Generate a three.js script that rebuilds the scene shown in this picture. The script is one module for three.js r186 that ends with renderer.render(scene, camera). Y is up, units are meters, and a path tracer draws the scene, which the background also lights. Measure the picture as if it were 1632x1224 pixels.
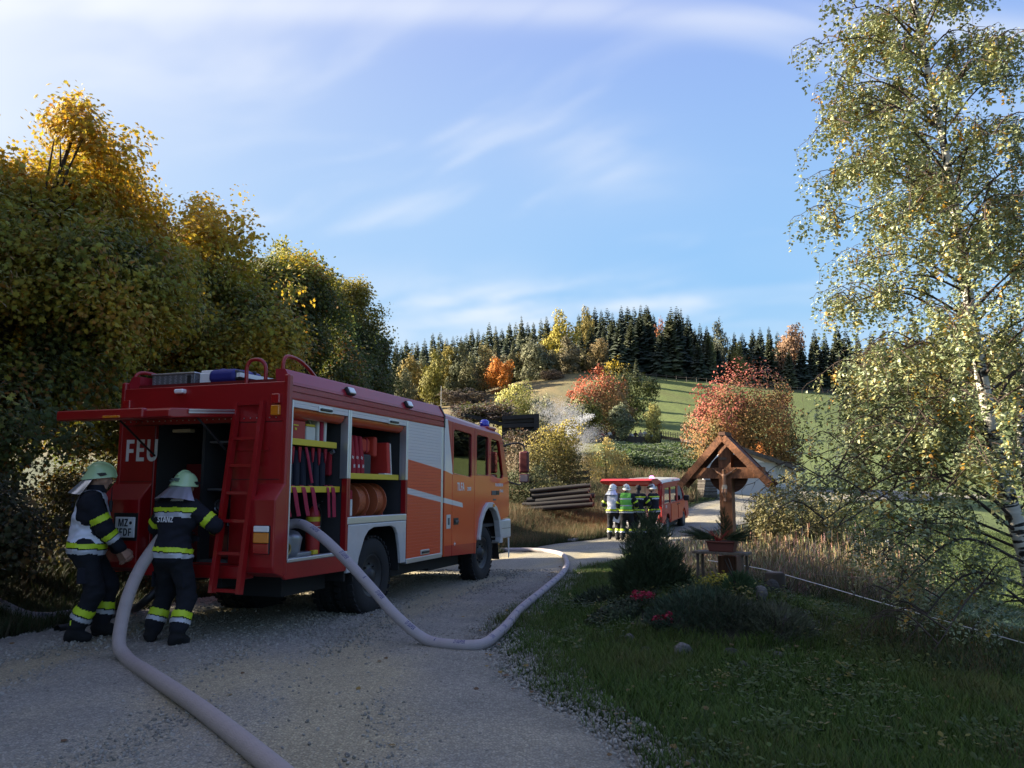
import * as THREE from 'three';
import { mergeGeometries } from 'three/addons/utils/BufferGeometryUtils.js';
import { RoundedBoxGeometry } from 'three/addons/geometries/RoundedBoxGeometry.js';
import { FontLoader } from 'three/addons/loaders/FontLoader.js';

// ---------------------------------------------------------------- camera, sky, sun, exposure
const scene = new THREE.Scene();
const F = 1273, EYE = 1.6, PITCH = Math.atan(170 / F);
const camera = new THREE.PerspectiveCamera(2 * Math.atan(612 / F) * 180 / Math.PI, 4 / 3, 0.1, 2500);
camera.position.set(0, EYE, 0);
camera.rotation.set(PITCH, 0, 0);
scene.add(camera);

const renderer = new THREE.WebGLRenderer({ antialias: true });
renderer.toneMapping = THREE.LinearToneMapping;
const EXPOSURE = 4.4;
renderer.toneMappingExposure = EXPOSURE;
renderer.shadowMap.enabled = true;

const SUN_EL = 23 * Math.PI / 180, SUN_AZ = 77 * Math.PI / 180;   // azimuth to the left of the view
const SUN_DIR = new THREE.Vector3(-Math.sin(SUN_AZ) * Math.cos(SUN_EL), Math.sin(SUN_EL), -Math.cos(SUN_AZ) * Math.cos(SUN_EL));
const sun = new THREE.DirectionalLight(new THREE.Color().setRGB(1.0, 0.87, 0.68), 5);
sun.position.copy(SUN_DIR).multiplyScalar(300);
sun.castShadow = true;
Object.assign(sun.shadow.camera, { left: -160, right: 160, top: 160, bottom: -160, near: 1, far: 700 });
sun.shadow.mapSize.set(4096, 4096);
sun.shadow.radius = 1.2;
scene.add(sun, sun.target);

// ---------------------------------------------------------------- random numbers and noise
function rng(seed) { let a = seed >>> 0; return () => { a |= 0; a = a + 0x6D2B79F5 | 0; let t = Math.imul(a ^ a >>> 15, 1 | a); t = t + Math.imul(t ^ t >>> 7, 61 | t) ^ t; return ((t ^ t >>> 14) >>> 0) / 4294967296; }; }
function hash3(x, y, z) { let h = Math.imul(x, 374761393) + Math.imul(y, 668265263) + Math.imul(z, 2147483647 ^ 0x5bd1e995) | 0; h = Math.imul(h ^ h >>> 13, 1274126177); return ((h ^ h >>> 16) >>> 0) / 4294967296; }
const sm = (t) => t * t * (3 - 2 * t), mix = (a, b, t) => a + (b - a) * t, clamp = (v, a = 0, b = 1) => Math.min(b, Math.max(a, v));
const step = (a, b, v) => sm(clamp((v - a) / (b - a)));
function noise(x, y, z = 0) {
  const i = Math.floor(x), j = Math.floor(y), k = Math.floor(z), u = sm(x - i), v = sm(y - j), w = sm(z - k);
  const c = (a, b, d) => hash3(i + a, j + b, k + d);
  return mix(mix(mix(c(0, 0, 0), c(1, 0, 0), u), mix(c(0, 1, 0), c(1, 1, 0), u), v), mix(mix(c(0, 0, 1), c(1, 0, 1), u), mix(c(0, 1, 1), c(1, 1, 1), u), v), w);
}
function fbm(x, y, z = 0, o = 4) { let s = 0, a = 0.5, n = 0; for (let i = 0; i < o; i++) { s += a * noise(x, y, z); n += a; a *= 0.5; x = x * 2.03 + 17.1; y = y * 2.03 - 9.7; z = z * 2.03 + 5.3; } return s / n; }

// ---------------------------------------------------------------- the sky: blue air with thin streaks of cirrus, whiter towards the sun
{
  const W = 1536, H = 768, data = new Float32Array(W * H * 4), d = new THREE.Vector3();
  const sd = SUN_DIR;
  for (let j = 0; j < H; j++) {
    const el = ((j + 0.5) / H - 0.5) * Math.PI;
    for (let i = 0; i < W; i++) {
      const az = ((i + 0.5) / W - 0.5) * 2 * Math.PI;
      d.set(Math.cos(el) * Math.cos(az), Math.sin(el), Math.cos(el) * Math.sin(az));
      const y = Math.max(d.y, 0.001), toSun = Math.acos(clamp(d.dot(sd), -1, 1)) * 180 / Math.PI;
      const t1 = step(0, 0.30, y), t2 = step(0.18, 0.75, y);
      let r = mix(mix(0.44, 0.270, t1), 0.285, t2), g = mix(mix(0.71, 0.580, t1), 0.370, t2), b = mix(mix(0.92, 0.965, t1), 0.86, t2);
      const glow = Math.exp(-toSun / 9) * 1.6, veilGlow = 0.95 * Math.exp(-Math.max(0, toSun - 34) / 16);      // hazy brightness round the sun
      let c = 0;
      if (d.y > 0.01) {                                                            // cirrus on a high sheet
        const px = d.x / (y + 0.16), pz = d.z / (y + 0.16);
        const wx = fbm(px * 0.9 + 3.1, pz * 0.9, 1.7, 3) - 0.5, wz = fbm(px * 0.9 - 8.2, pz * 0.9 + 4, 9.2, 3) - 0.5;
        const u = px * 0.92 + pz * 0.38 + wx * 1.1, v = -px * 0.38 + pz * 0.92 + wz * 1.1;
        const s1 = fbm(u * 1.1, v * 4.2, 0.3, 5), s2 = fbm(u * 4.2 + 40, v * 11, 2.2, 4);
        const veil = fbm(px * 0.55 + 20, pz * 0.55 - 6, 7.7, 3);
        c = step(0.50, 0.86, s1 * 0.72 + s2 * 0.28) * 0.50 * step(0.35, 0.72, veil + 0.08) + step(0.42, 0.8, veil) * 0.09;
        const streak = Math.abs(pz + 1.185 + 0.045 * px + 0.05 * wx) ;                // one long streak high across the view
        c += 0.40 * Math.exp(-(streak * streak) / 0.0016) * step(0.25, 0.6, s2 * 0.6 + s1 * 0.4 + 0.1);
        const streak2 = Math.abs(pz + 1.06 + 0.30 * px + 0.09 * wx);
        c += 0.07 * Math.exp(-(streak2 * streak2) / 0.003) * step(0.3, 0.65, s2 * 0.7 + s1 * 0.3 + 0.1);
        { const A = Math.atan2(d.x, -d.z) * 57.3, E = Math.asin(d.y) * 57.3, wisp = step(0.30, 0.68, s2 * 0.5 + s1 * 0.3 + veil * 0.2); for (const [a, e, sa, se, k] of [[7, 23.2, 4.5, 2.6, 0.42], [0.5, 13.2, 5, 2.2, 0.5], [10.5, 13.6, 3.5, 1.6, 0.45], [-7, 13, 5, 2.5, 0.3], [-30, 30, 9, 6, 0.35], [-60, 16, 20, 5, 0.3], [50, 20, 14, 4, 0.3]]) c += k * Math.exp(-(((A - a + (E - e) * 0.8) / sa) ** 2) - ((E - e) / se) ** 2) * wisp; }
        c += 0.20 * step(0.45, 0.75, fbm(px * 0.7 + 5, pz * 0.7 + 2, 4.4, 4)) * step(0.5, 0.05, y); c *= step(0.01, 0.12, d.y);
      }
      c = clamp(c + veilGlow * (1 - c) + glow * 0.3, 0, 0.95);
      const white = 1.07 + glow * 0.55;
      r = mix(r, 0.93 * white, c); g = mix(g, 0.96 * white, c); b = mix(b, 1.0 * white, c);
      if (d.y < 0) { r = 0.16; g = 0.17; b = 0.17; }
      const o = (j * W + i) * 4;
      data[o] = r / EXPOSURE; data[o + 1] = g / EXPOSURE; data[o + 2] = b / EXPOSURE; data[o + 3] = 1;
    }
  }
  const tex = new THREE.DataTexture(data, W, H, THREE.RGBAFormat, THREE.FloatType);
  tex.mapping = THREE.EquirectangularReflectionMapping;
  tex.magFilter = THREE.LinearFilter; tex.minFilter = THREE.LinearFilter; tex.needsUpdate = true;
  scene.background = tex; scene.environment = tex;
}

// ---------------------------------------------------------------- helpers
const V = (x, y, z) => new THREE.Vector3(x, y, z);
function ray(u, v) { const x = (u - 816) / F, y = (612 - v) / F, c = Math.cos(PITCH), s = Math.sin(PITCH); return V(x, s + y * c, -c + y * s); }
const at = (u, v, depth) => { const r = ray(u, v); return V(0, EYE, 0).addScaledVector(r, depth / -r.z); };   // a point seen at that pixel, depth metres ahead
const heightAt = (v, depth, u = 816) => at(u, v, depth).y;
const used = new Map();
function numbered(n) { const k = used.get(n) ?? 0; used.set(n, k + 1); return k ? n + '_' + String(k).padStart(3, '0') : n; }
function tag(o, label, category, group, kind) { o.userData = { ...(label && { label }), ...(category && { category }), ...(group && { group }), ...(kind && { kind }) }; return o; }
function thing(name, label, category, pos = [0, 0, 0], turn = 0, group) {
  const o = new THREE.Group(); o.name = numbered(name); scene.add(o);
  o.position.set(...(pos.isVector3 ? pos.toArray() : pos)); o.rotation.y = turn;
  return tag(o, label, category, group);
}
function norm(g) { if (!g.index) { const n = g.attributes.position.count, a = new Uint32Array(n); for (let i = 0; i < n; i++) a[i] = i; g.setIndex(new THREE.BufferAttribute(a, 1)); } for (const k of Object.keys(g.attributes)) if (!['position', 'normal', 'uv', 'color'].includes(k)) g.deleteAttribute(k); if (!g.attributes.uv) g.setAttribute('uv', new THREE.Float32BufferAttribute(new Float32Array(g.attributes.position.count * 2), 2)); return g; }
function join(list) { list = list.flat(9).filter(Boolean).map(norm); if (list.some((g) => g.attributes.color)) for (const g of list) if (!g.attributes.color) paint(g, [1, 1, 1]); return list.length === 1 ? list[0] : mergeGeometries(list); }
function paint(g, c) { const n = g.attributes.position.count, a = new Float32Array(n * 3); for (let i = 0; i < n; i++) { const k = typeof c === 'function' ? c(g.attributes.position.getX(i), g.attributes.position.getY(i), g.attributes.position.getZ(i)) : c; a.set(k, i * 3); } g.setAttribute('color', new THREE.BufferAttribute(a, 3)); return g; }
function part(name, geo, mat, parent, label) {
  const m = new THREE.Mesh(Array.isArray(geo) ? join(geo) : norm(geo), mat); m.castShadow = m.receiveShadow = true; m.name = name; parent.add(m);
  if (label) m.userData.label = label;
  return m;
}
function solo(name, geo, mat, label, category, pos = [0, 0, 0], turn = 0, group) { const m = part(numbered(name), geo, mat, scene); m.position.set(...(pos.isVector3 ? pos.toArray() : pos)); m.rotation.y = turn; return tag(m, label, category, group); }
function struct(name, geo, mat) { const m = part(name, geo, mat, scene); m.userData.kind = 'structure'; return m; }
const lin = (r, g, b) => new THREE.Color().setRGB(r, g, b);
function M(r, g, b, roughness = 0.7, o = {}) { const phys = ['clearcoat', 'transmission', 'sheen'].some((k) => k in o); return new (phys ? THREE.MeshPhysicalMaterial : THREE.MeshStandardMaterial)({ color: lin(r, g, b), roughness, ...o }); }
const mv = (g, x = 0, y = 0, z = 0) => g.translate(x, y, z);
function box(w, h, d, x = 0, y = 0, z = 0, r) { const g = new THREE.BoxGeometry(w, h, d); if (r) g.rotateX(r[0]).rotateY(r[1]).rotateZ(r[2]); return g.translate(x, y, z); }
function rbox(w, h, d, x = 0, y = 0, z = 0, rad = 0.012, seg = 2, r) { const g = new RoundedBoxGeometry(w, h, d, seg, Math.min(rad, w / 2.01, h / 2.01, d / 2.01)); if (r) g.rotateX(r[0]).rotateY(r[1]).rotateZ(r[2]); return g.translate(x, y, z); }
// a box given by its lowest and highest corner
const bb = (x0, x1, y0, y1, z0, z1) => box(x1 - x0, y1 - y0, z1 - z0, (x0 + x1) / 2, (y0 + y1) / 2, (z0 + z1) / 2);
const rb = (x0, x1, y0, y1, z0, z1, rad = 0.01, seg = 2) => rbox(x1 - x0, y1 - y0, z1 - z0, (x0 + x1) / 2, (y0 + y1) / 2, (z0 + z1) / 2, rad, seg);
function bar(p, q, r0, r1 = r0, seg = 8, open = false) { p = p.isVector3 ? p : V(...p); q = q.isVector3 ? q : V(...q); const d = q.clone().sub(p), g = new THREE.CylinderGeometry(r1, r0, d.length(), seg, 1, open); return g.applyQuaternion(new THREE.Quaternion().setFromUnitVectors(V(0, 1, 0), d.clone().normalize())).translate((p.x + q.x) / 2, (p.y + q.y) / 2, (p.z + q.z) / 2); }
function tube(pts, r, n = 40, seg = 8, closed = false) { return new THREE.TubeGeometry(new THREE.CatmullRomCurve3(pts.map((p) => p.isVector3 ? p : V(...p)), closed, 'centripetal'), n, r, seg, closed); }
// a square beam between two points
function beam(p, q, w, h, up = V(0, 1, 0)) { p = p.isVector3 ? p : V(...p); q = q.isVector3 ? q : V(...q); const d = q.clone().sub(p), L = d.length(); d.normalize(); const x = up.clone().cross(d).normalize(), y = d.clone().cross(x), g = new THREE.BoxGeometry(w, h, L); return g.applyMatrix4(new THREE.Matrix4().makeBasis(x, y, d).setPosition(p.clone().add(q).multiplyScalar(0.5))); }
function shapeOf(pts, holes = []) { const s = new THREE.Shape(pts.map((p) => new THREE.Vector2(p[0], p[1]))); for (const h of holes) s.holes.push(new THREE.Path(h.map((p) => new THREE.Vector2(p[0], p[1])))); return s; }
// an outline in x and y, with thickness along z from z0 to z1
function extr(pts, z0, z1, holes = [], bevel = 0) { const g = new THREE.ExtrudeGeometry(shapeOf(pts, holes), { depth: z1 - z0 - 2 * bevel, bevelEnabled: bevel > 0, bevelSize: bevel, bevelThickness: bevel, bevelOffset: -bevel, bevelSegments: 2, curveSegments: 16 }); return g.translate(0, 0, z0 + bevel); }
function mirrorZ(g) { norm(g); g.scale(1, 1, -1); const a = g.index.array; for (let i = 0; i < a.length; i += 3) { const t = a[i]; a[i] = a[i + 1]; a[i + 1] = t; } const n = g.attributes.normal; return g; }
function lathe(pts, seg = 24) { return new THREE.LatheGeometry(pts.map((p) => new THREE.Vector2(p[0], p[1])), seg); }
// a bent tube of varying radius through points, for trunks and limbs
function limb(pts, radii, seg = 8, n = 16) {
  const c = new THREE.CatmullRomCurve3(pts.map((p) => p.isVector3 ? p : V(...p)), false, 'centripetal'), fr = c.computeFrenetFrames(n), pos = [], nor = [], uv = [], idx = [];
  let len = 0, last = null;
  for (let i = 0; i <= n; i++) {
    const t = i / n, p = c.getPointAt(t), k = t * (radii.length - 1), a = Math.min(radii.length - 2, Math.floor(k)), r = mix(radii[a], radii[a + 1], k - a);
    if (last) len += last.distanceTo(p); last = p;
    for (let j = 0; j <= seg; j++) { const an = j / seg * 2 * Math.PI, d = fr.normals[i].clone().multiplyScalar(Math.cos(an)).addScaledVector(fr.binormals[i], Math.sin(an)); pos.push(p.x + d.x * r, p.y + d.y * r, p.z + d.z * r); nor.push(d.x, d.y, d.z); uv.push(j / seg, len); }
  }
  for (let i = 0; i < n; i++) for (let j = 0; j < seg; j++) { const a = i * (seg + 1) + j, b = a + seg + 1; idx.push(a, a + 1, b, b, a + 1, b + 1); }
  const g = new THREE.BufferGeometry(); g.setAttribute('position', new THREE.Float32BufferAttribute(pos, 3)); g.setAttribute('normal', new THREE.Float32BufferAttribute(nor, 3)); g.setAttribute('uv', new THREE.Float32BufferAttribute(uv, 2)); g.setIndex(idx); return g;
}
function rawGeo(pos, idx, col, nor) { const g = new THREE.BufferGeometry(); g.setAttribute('position', new THREE.Float32BufferAttribute(pos, 3)); if (idx) g.setIndex(idx); if (col) g.setAttribute('color', new THREE.Float32BufferAttribute(col, 3)); if (nor) g.setAttribute('normal', new THREE.Float32BufferAttribute(nor, 3)); else g.computeVertexNormals(); return g; }
// computed texture: f(x, y) in 0..1 gives a grey or an [r, g, b] in sRGB 0..1
function texture(n, f, { rep = 1, srgb = true, h = n } = {}) {
  const data = new Uint8Array(n * h * 4);
  for (let j = 0; j < h; j++) for (let i = 0; i < n; i++) { const c = f((i + 0.5) / n, (j + 0.5) / h), o = (j * n + i) * 4; for (let k = 0; k < 3; k++) data[o + k] = clamp(c.length ? c[k] : c) * 255; data[o + 3] = 255; }
  const t = new THREE.DataTexture(data, n, h); t.wrapS = t.wrapT = THREE.RepeatWrapping; t.magFilter = THREE.LinearFilter; t.minFilter = THREE.LinearMipmapLinearFilter; t.generateMipmaps = true; if (srgb) t.colorSpace = THREE.SRGBColorSpace; t.repeat.set(rep, rep); t.needsUpdate = true; return t;
}
// tileable noise: blends the four shifted copies
function tile(f) { return (x, y) => { const g = (a, b) => f(a, b), u = sm(x), v = sm(y); return mix(mix(g(x, y), g(x - 1, y), u), mix(g(x, y - 1), g(x - 1, y - 1), u), v); }; }
function canvasTex(w, h, draw) { const c = document.createElement('canvas'); c.width = w; c.height = h; draw(c.getContext('2d'), w, h); const t = new THREE.CanvasTexture(c); t.colorSpace = THREE.SRGBColorSpace; return t; }
const I4 = new THREE.Matrix4(), Q = new THREE.Quaternion(), EU = new THREE.Euler();
function instances(name, geo, mat, list, parent = scene) {   // list of { p, q or r, s, c }
  const m = new THREE.InstancedMesh(norm(geo), mat, list.length); m.name = name; m.castShadow = m.receiveShadow = true;
  list.forEach((o, i) => { const q = o.q ?? Q.setFromEuler(EU.set(...(o.r ?? [0, 0, 0]))); const s = o.s ?? 1; m.setMatrixAt(i, I4.compose(o.p, q, s.isVector3 ? s : V(s, s, s))); if (o.c) m.setColorAt(i, lin(...o.c)); });
  parent.add(m); m.userData.kind = 'stuff'; return m;
}
const fontBold = await new FontLoader().loadAsync('fonts/droid/droid_sans_bold.typeface.json');
const fontReg = await new FontLoader().loadAsync('fonts/droid/droid_sans_regular.typeface.json');
// flat lettering in x and y, its lower left corner at the origin, squeezed by sx
function lettering(text, size, sx = 1, font = fontBold) { const g = new THREE.ExtrudeGeometry(font.generateShapes(text, size), { depth: 0.002, bevelEnabled: false, curveSegments: 4 }); return g.scale(sx, 1, 1); }

// ---------------------------------------------------------------- the land: height of the ground at any place
const HU = [-900, 0, 400, 700, 900, 1050, 1180, 1350, 1632, 1850, 2400];
const HD = [0, 9, 14, 20, 28, 36, 46, 60, 90, 112, 150, 190, 230, 280, 420, 900];
const HT = [
  [0, 0, 0, 0, 0, 0, 0, 0, 0, 0, -0.1],
  [0, 0, 0, 0, 0, 0, 0, -0.05, -0.35, -0.5, -0.8],
  [0.2, 0.1, 0, 0, 0, 0, -0.02, -0.35, -1.0, -1.2, -1.4],
  [0.4, 0.3, 0.1, 0, 0, 0, 0.0, -0.7, -1.6, -1.9, -2.2],
  [0.6, 0.6, 0.4, 0.2, 0.0, 0.0, 0.05, -0.75, -2.0, -2.6, -3],
  [0.9, 1.0, 0.9, 0.7, 0.5, 0.5, 0.5, -0.3, -1.8, -2.6, -3.2],
  [1.5, 1.6, 1.6, 1.7, 1.8, 1.6, 1.25, 0.5, -1.0, -2.0, -3],
  [2.5, 3.0, 3.0, 2.8, 3.0, 2.8, 1.9, 1.5, 0.6, 1.5, 0.8],
  [5, 6, 6, 5.6, 6.3, 6.2, 5.2, 4.6, 4.0, 5, 4.2],
  [8, 9, 9.3, 8.7, 8.9, 8.7, 7.9, 7.2, 6.4, 8, 7],
  [13, 15, 16, 16.0, 18.0, 17.2, 15.8, 14.2, 12.6, 11, 10],
  [19, 20, 21, 23.4, 29.6, 28.4, 26.6, 24.6, 22.2, 11, 9],
  [24, 25, 26, 30.5, 36, 35, 33, 31, 29, 17, 15],
  [30, 31, 33, 37, 42, 41, 39, 37, 35, 24, 22],
  [42, 44, 46, 50, 54, 53, 50, 47, 45, 36, 34],
  [60, 60, 62, 66, 70, 68, 66, 62, 60, 50, 50],
];
function cubicAt(arr, xs, x) { // monotone enough: Catmull-Rom with clamped ends on uneven knots
  let i = 0; while (i < xs.length - 2 && x > xs[i + 1]) i++;
  const t = clamp((x - xs[i]) / (xs[i + 1] - xs[i])), p1 = arr(i), p2 = arr(i + 1), p0 = i > 0 ? arr(i - 1) : p1, p3 = i < xs.length - 2 ? arr(i + 2) : p2;
  const h = xs[i + 1] - xs[i], m1 = i > 0 ? (p2 - p0) / (xs[i + 1] - xs[i - 1]) * h : (p2 - p1), m2 = i < xs.length - 2 ? (p3 - p1) / (xs[i + 2] - xs[i]) * h : (p2 - p1);
  const t2 = t * t, t3 = t2 * t; return (2 * t3 - 3 * t2 + 1) * p1 + (t3 - 2 * t2 + t) * m1 + (-2 * t3 + 3 * t2) * p2 + (t3 - t2) * m2;
}
function ground(x, z) {
  const d = Math.max(-z, 0.01), u = clamp(816 + F * x / Math.max(d, 9) * 1.0, -900, 2400);
  const h = cubicAt((i) => cubicAt((j) => HT[i][j], HU, u), HD, Math.min(d, 900));
  const rough = step(32, 75, d) * (fbm(x * 0.06, z * 0.06, 3.3, 3) - 0.5) * 1.1 + step(2.5, 9, Math.hypot(x - 7, (z + 9) * 0.6)) * 0;
  const bank = 0.55 * step(-5.8, -8.5, x + 0.10 * (z + 9) - Math.max(0, -z - 9) * 0.30) * step(-40, -30, z);   // rise under the trees left of the road
  return h + rough + bank;
}
const onGround = (x, z, y = 0) => V(x, ground(x, z) + y, z);
function groundAt(u, v) { const r = ray(u, v); const t = -EYE / r.y; return V(r.x * t, 0, r.z * t); }

// road edges: [z, left x, right x]
const ROAD = [[22, -8, 5], [8, -7.4, 3.6], [0, -6.8, 2.0], [-4.5, -6.3, 0.72], [-6.5, -5.9, 0.25], [-8.5, -5.5, 0.0], [-10.3, -5.35, -0.12], [-13, -4.3, 0.42], [-16.3, -2.5, 1.1], [-20, -0.7, 2.7], [-24, 0.9, 4.7], [-29, 3.5, 7.2], [-36, 7.0, 11.2], [-44, 11.4, 16.0], [-52, 16, 22.5], [-60, 24, 32], [-66, 36, 44]];
function roadEdges(z) { let i = 0; while (i < ROAD.length - 2 && z < ROAD[i + 1][0]) i++; const a = ROAD[i], b = ROAD[i + 1], t = sm(clamp((z - a[0]) / (b[0] - a[0]))) * 0.4 + clamp((z - a[0]) / (b[0] - a[0])) * 0.6; return [mix(a[1], b[1], t), mix(a[2], b[2], t)]; }
function edgeNoise(z, side) { return (fbm(z * 0.9, side * 31, 0, 3) - 0.5) * 0.7; }
const onRoad = (x, z, m = 0) => { if (z > 20 || z < -64) return false; const [l, r] = roadEdges(z); return x > l + edgeNoise(z, 0) - m && x < r + edgeNoise(z, 1) + m; };

// colours of the ground cover, linear
function landColor(x, z) {
  const d = -z, u = 816 + F * x / Math.max(d, 9), n = fbm(x * 0.25, z * 0.25, 1.1, 4), n2 = fbm(x * 1.7, z * 1.7, 4.1, 3), n3 = fbm(x * 0.05, z * 0.05, 8.1, 3);
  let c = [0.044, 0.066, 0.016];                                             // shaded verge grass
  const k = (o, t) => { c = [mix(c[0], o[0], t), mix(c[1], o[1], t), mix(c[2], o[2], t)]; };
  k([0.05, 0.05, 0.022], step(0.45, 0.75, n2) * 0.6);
  const meadow = step(5.5, 8.5, x - Math.max(0, (d - 11)) * 0.12) * step(6, 9, d) ; k([0.085, 0.125, 0.075], meadow * 0.9 * step(0.2, 0.6, n + 0.1));   // dewy meadow right of the garden
  const field = step(58, 80, d) * step(820, 960, u + (n3 - 0.5) * 120); k([0.125, 0.170, 0.026], field);
  k([0.15, 0.155, 0.035], field * step(0.45, 0.7, n) * 0.5);
  const far = step(26, 40, d) * step(1230, 1300, u); k([0.105, 0.150, 0.028], far);
  const brown = step(70, 95, d) * (1 - step(880, 1010, u + (n3 - 0.5) * 60)); k([0.205, 0.155, 0.062], brown); k([0.14, 0.125, 0.05], brown * step(0.4, 0.7, n));
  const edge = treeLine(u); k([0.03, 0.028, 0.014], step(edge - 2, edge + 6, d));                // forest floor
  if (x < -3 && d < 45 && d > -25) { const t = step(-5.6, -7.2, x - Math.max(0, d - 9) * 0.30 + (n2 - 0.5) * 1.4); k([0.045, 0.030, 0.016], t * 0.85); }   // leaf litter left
  const v = 0.80 + 0.4 * n2; return [c[0] * v, c[1] * v, c[2] * v];
}
function treeLine(u) { return cubicAt((i) => [150, 160, 168, 185, 192, 190, 188, 186, 180, 122, 105][i], [-900, 300, 640, 800, 930, 1050, 1180, 1310, 1632, 1850, 2400], clamp(u, -900, 2400)); }

const grainTex = texture(512, tile((x, y) => { const a = fbm(x * 40, y * 40, 2, 3), b = fbm(x * 9, y * 9, 5, 3); return 0.90 + 0.42 * (a - 0.5) + 0.34 * (b - 0.5); }), { srgb: true });
const grassBump = texture(512, tile((x, y) => fbm(x * 70, y * 70, 3, 3)), { srgb: false });
{
  const xs = [], zs = [];
  for (let i = -100; i <= 100; i++) { const t = i / 100; xs.push(Math.sign(t) * (16 * Math.abs(t) + 420 * Math.abs(t) ** 3.2) + 2); }
  for (let i = -24; i <= 190; i++) { const t = i / 190; zs.push(t < 0 ? 260 * Math.abs(t) ** 1.25 : -(46 * t + 850 * t ** 3.4)); }
  const pos = [], uv = [], col = [], idx = [], nx = xs.length;
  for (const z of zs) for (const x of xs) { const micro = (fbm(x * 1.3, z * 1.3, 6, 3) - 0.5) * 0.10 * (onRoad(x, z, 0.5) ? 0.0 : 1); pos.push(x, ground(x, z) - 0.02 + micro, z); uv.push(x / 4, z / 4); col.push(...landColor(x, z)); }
  for (let j = 0; j < zs.length - 1; j++) for (let i = 0; i < nx - 1; i++) { const a = j * nx + i, b = a + nx; idx.push(a, a + 1, b, b, a + 1, b + 1); }
  const g = rawGeo(pos, idx, col); g.setAttribute('uv', new THREE.Float32BufferAttribute(uv, 2));
  struct('ground', g, new THREE.MeshStandardMaterial({ vertexColors: true, map: grainTex, roughness: 0.95, bumpMap: grassBump, bumpScale: 0.05 }));
}
// ---- the gravel road: one sheet with worn wheel tracks and loose stones at its edges
const gravelTex = texture(1024, (() => { const cells = 150, r = rng(5), P = []; for (let i = 0; i < cells * cells; i++) P.push([r(), r(), r()]);
  return (x, y) => { const X = x * cells, Y = y * cells, i = Math.floor(X), j = Math.floor(Y); let d1 = 9, d2 = 9, s = 0; for (let a = -1; a <= 1; a++) for (let b = -1; b <= 1; b++) { const k = ((i + a + cells) % cells) + ((j + b + cells) % cells) * cells, p = P[k], dx = i + a + p[0] - X, dy = j + b + p[1] - Y, d = dx * dx + dy * dy; if (d < d1) { d2 = d1; d1 = d; s = p[2]; } else if (d < d2) d2 = d; } const e = clamp((Math.sqrt(d2) - Math.sqrt(d1)) * 2.2); const v = (0.40 + 0.50 * s) * (0.42 + 0.58 * e); const w = 0.56 + 0.44 * v; return [w, w * 0.99, w * 0.98]; }; })(), { srgb: true });
const gravelBump = texture(1024, (() => { const cells = 150, r = rng(5), P = []; for (let i = 0; i < cells * cells; i++) P.push([r(), r(), r()]);
  return (x, y) => { const X = x * cells, Y = y * cells, i = Math.floor(X), j = Math.floor(Y); let d1 = 9, s = 0; for (let a = -1; a <= 1; a++) for (let b = -1; b <= 1; b++) { const k = ((i + a + cells) % cells) + ((j + b + cells) % cells) * cells, p = P[k], dx = i + a + p[0] - X, dy = j + b + p[1] - Y, d = dx * dx + dy * dy; if (d < d1) { d1 = d; s = p[2]; } } return clamp((1 - d1 * 1.1) * (0.4 + 0.6 * s)); }; })(), { srgb: false });
{
  const pos = [], uv = [], col = [], idx = [], N = 120, zs = []; let z = 21;
  while (z > -65) { zs.push(z); z -= z > -14 ? 0.16 : z > -30 ? 0.3 : 0.8; }
  for (const z of zs) { const [l0, r0] = roadEdges(z), l = l0 + edgeNoise(z, 0), r = r0 + edgeNoise(z, 1);
    for (let i = 0; i <= N; i++) { const t = i / N, x = mix(l, r, t), e = Math.min(t, 1 - t) * (r - l), d = -z;
      const across = t * 2 - 1, track = Math.exp(-((Math.abs(across + 0.05) - 0.50) ** 2) / 0.022) + 0.75 * Math.exp(-((across - 0.08) ** 2) / 0.012) * step(2, 5, z + 13);
      const n = fbm(x * 0.9, z * 0.55, 2, 4), n2 = fbm(x * 3.2, z * 3.2, 9, 3);
      const smooth = clamp(track * 0.85 + (n - 0.5) * 2.2 + (n2 - 0.5) * 0.5 - 0.05), lift = step(0, 0.35, e) * 0.035 + 0.006;
      pos.push(x, ground(x, z) + lift - 0.025 * smooth + (n - 0.5) * 0.05 * step(0, 0.5, e) + step(36, 46, d) * 0.05 + (n2 - 0.5) * 0.012, z); uv.push(x / 3.1, z / 3.1);
      const base = mix(0.42, 0.50, smooth), w = (0.86 + 0.28 * n2) * mix(0.72, 1, step(0, 0.7, e + (n2 - 0.5) * 0.7));
      col.push(base * w * mix(1.03, 1.12, smooth), base * w * 0.985, base * w * mix(0.80, 0.62, smooth)); } }
  for (let j = 0; j < zs.length - 1; j++) for (let i = 0; i < N; i++) { const a = j * (N + 1) + i, b = a + N + 1; idx.push(a, a + 1, b, b, a + 1, b + 1); }
  const g = rawGeo(pos, idx, col); g.setAttribute('uv', new THREE.Float32BufferAttribute(uv, 2));
  struct('road', g, new THREE.MeshStandardMaterial({ vertexColors: true, map: gravelTex, roughness: 0.95, bumpMap: gravelBump, bumpScale: 0.014 }));
}

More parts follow.
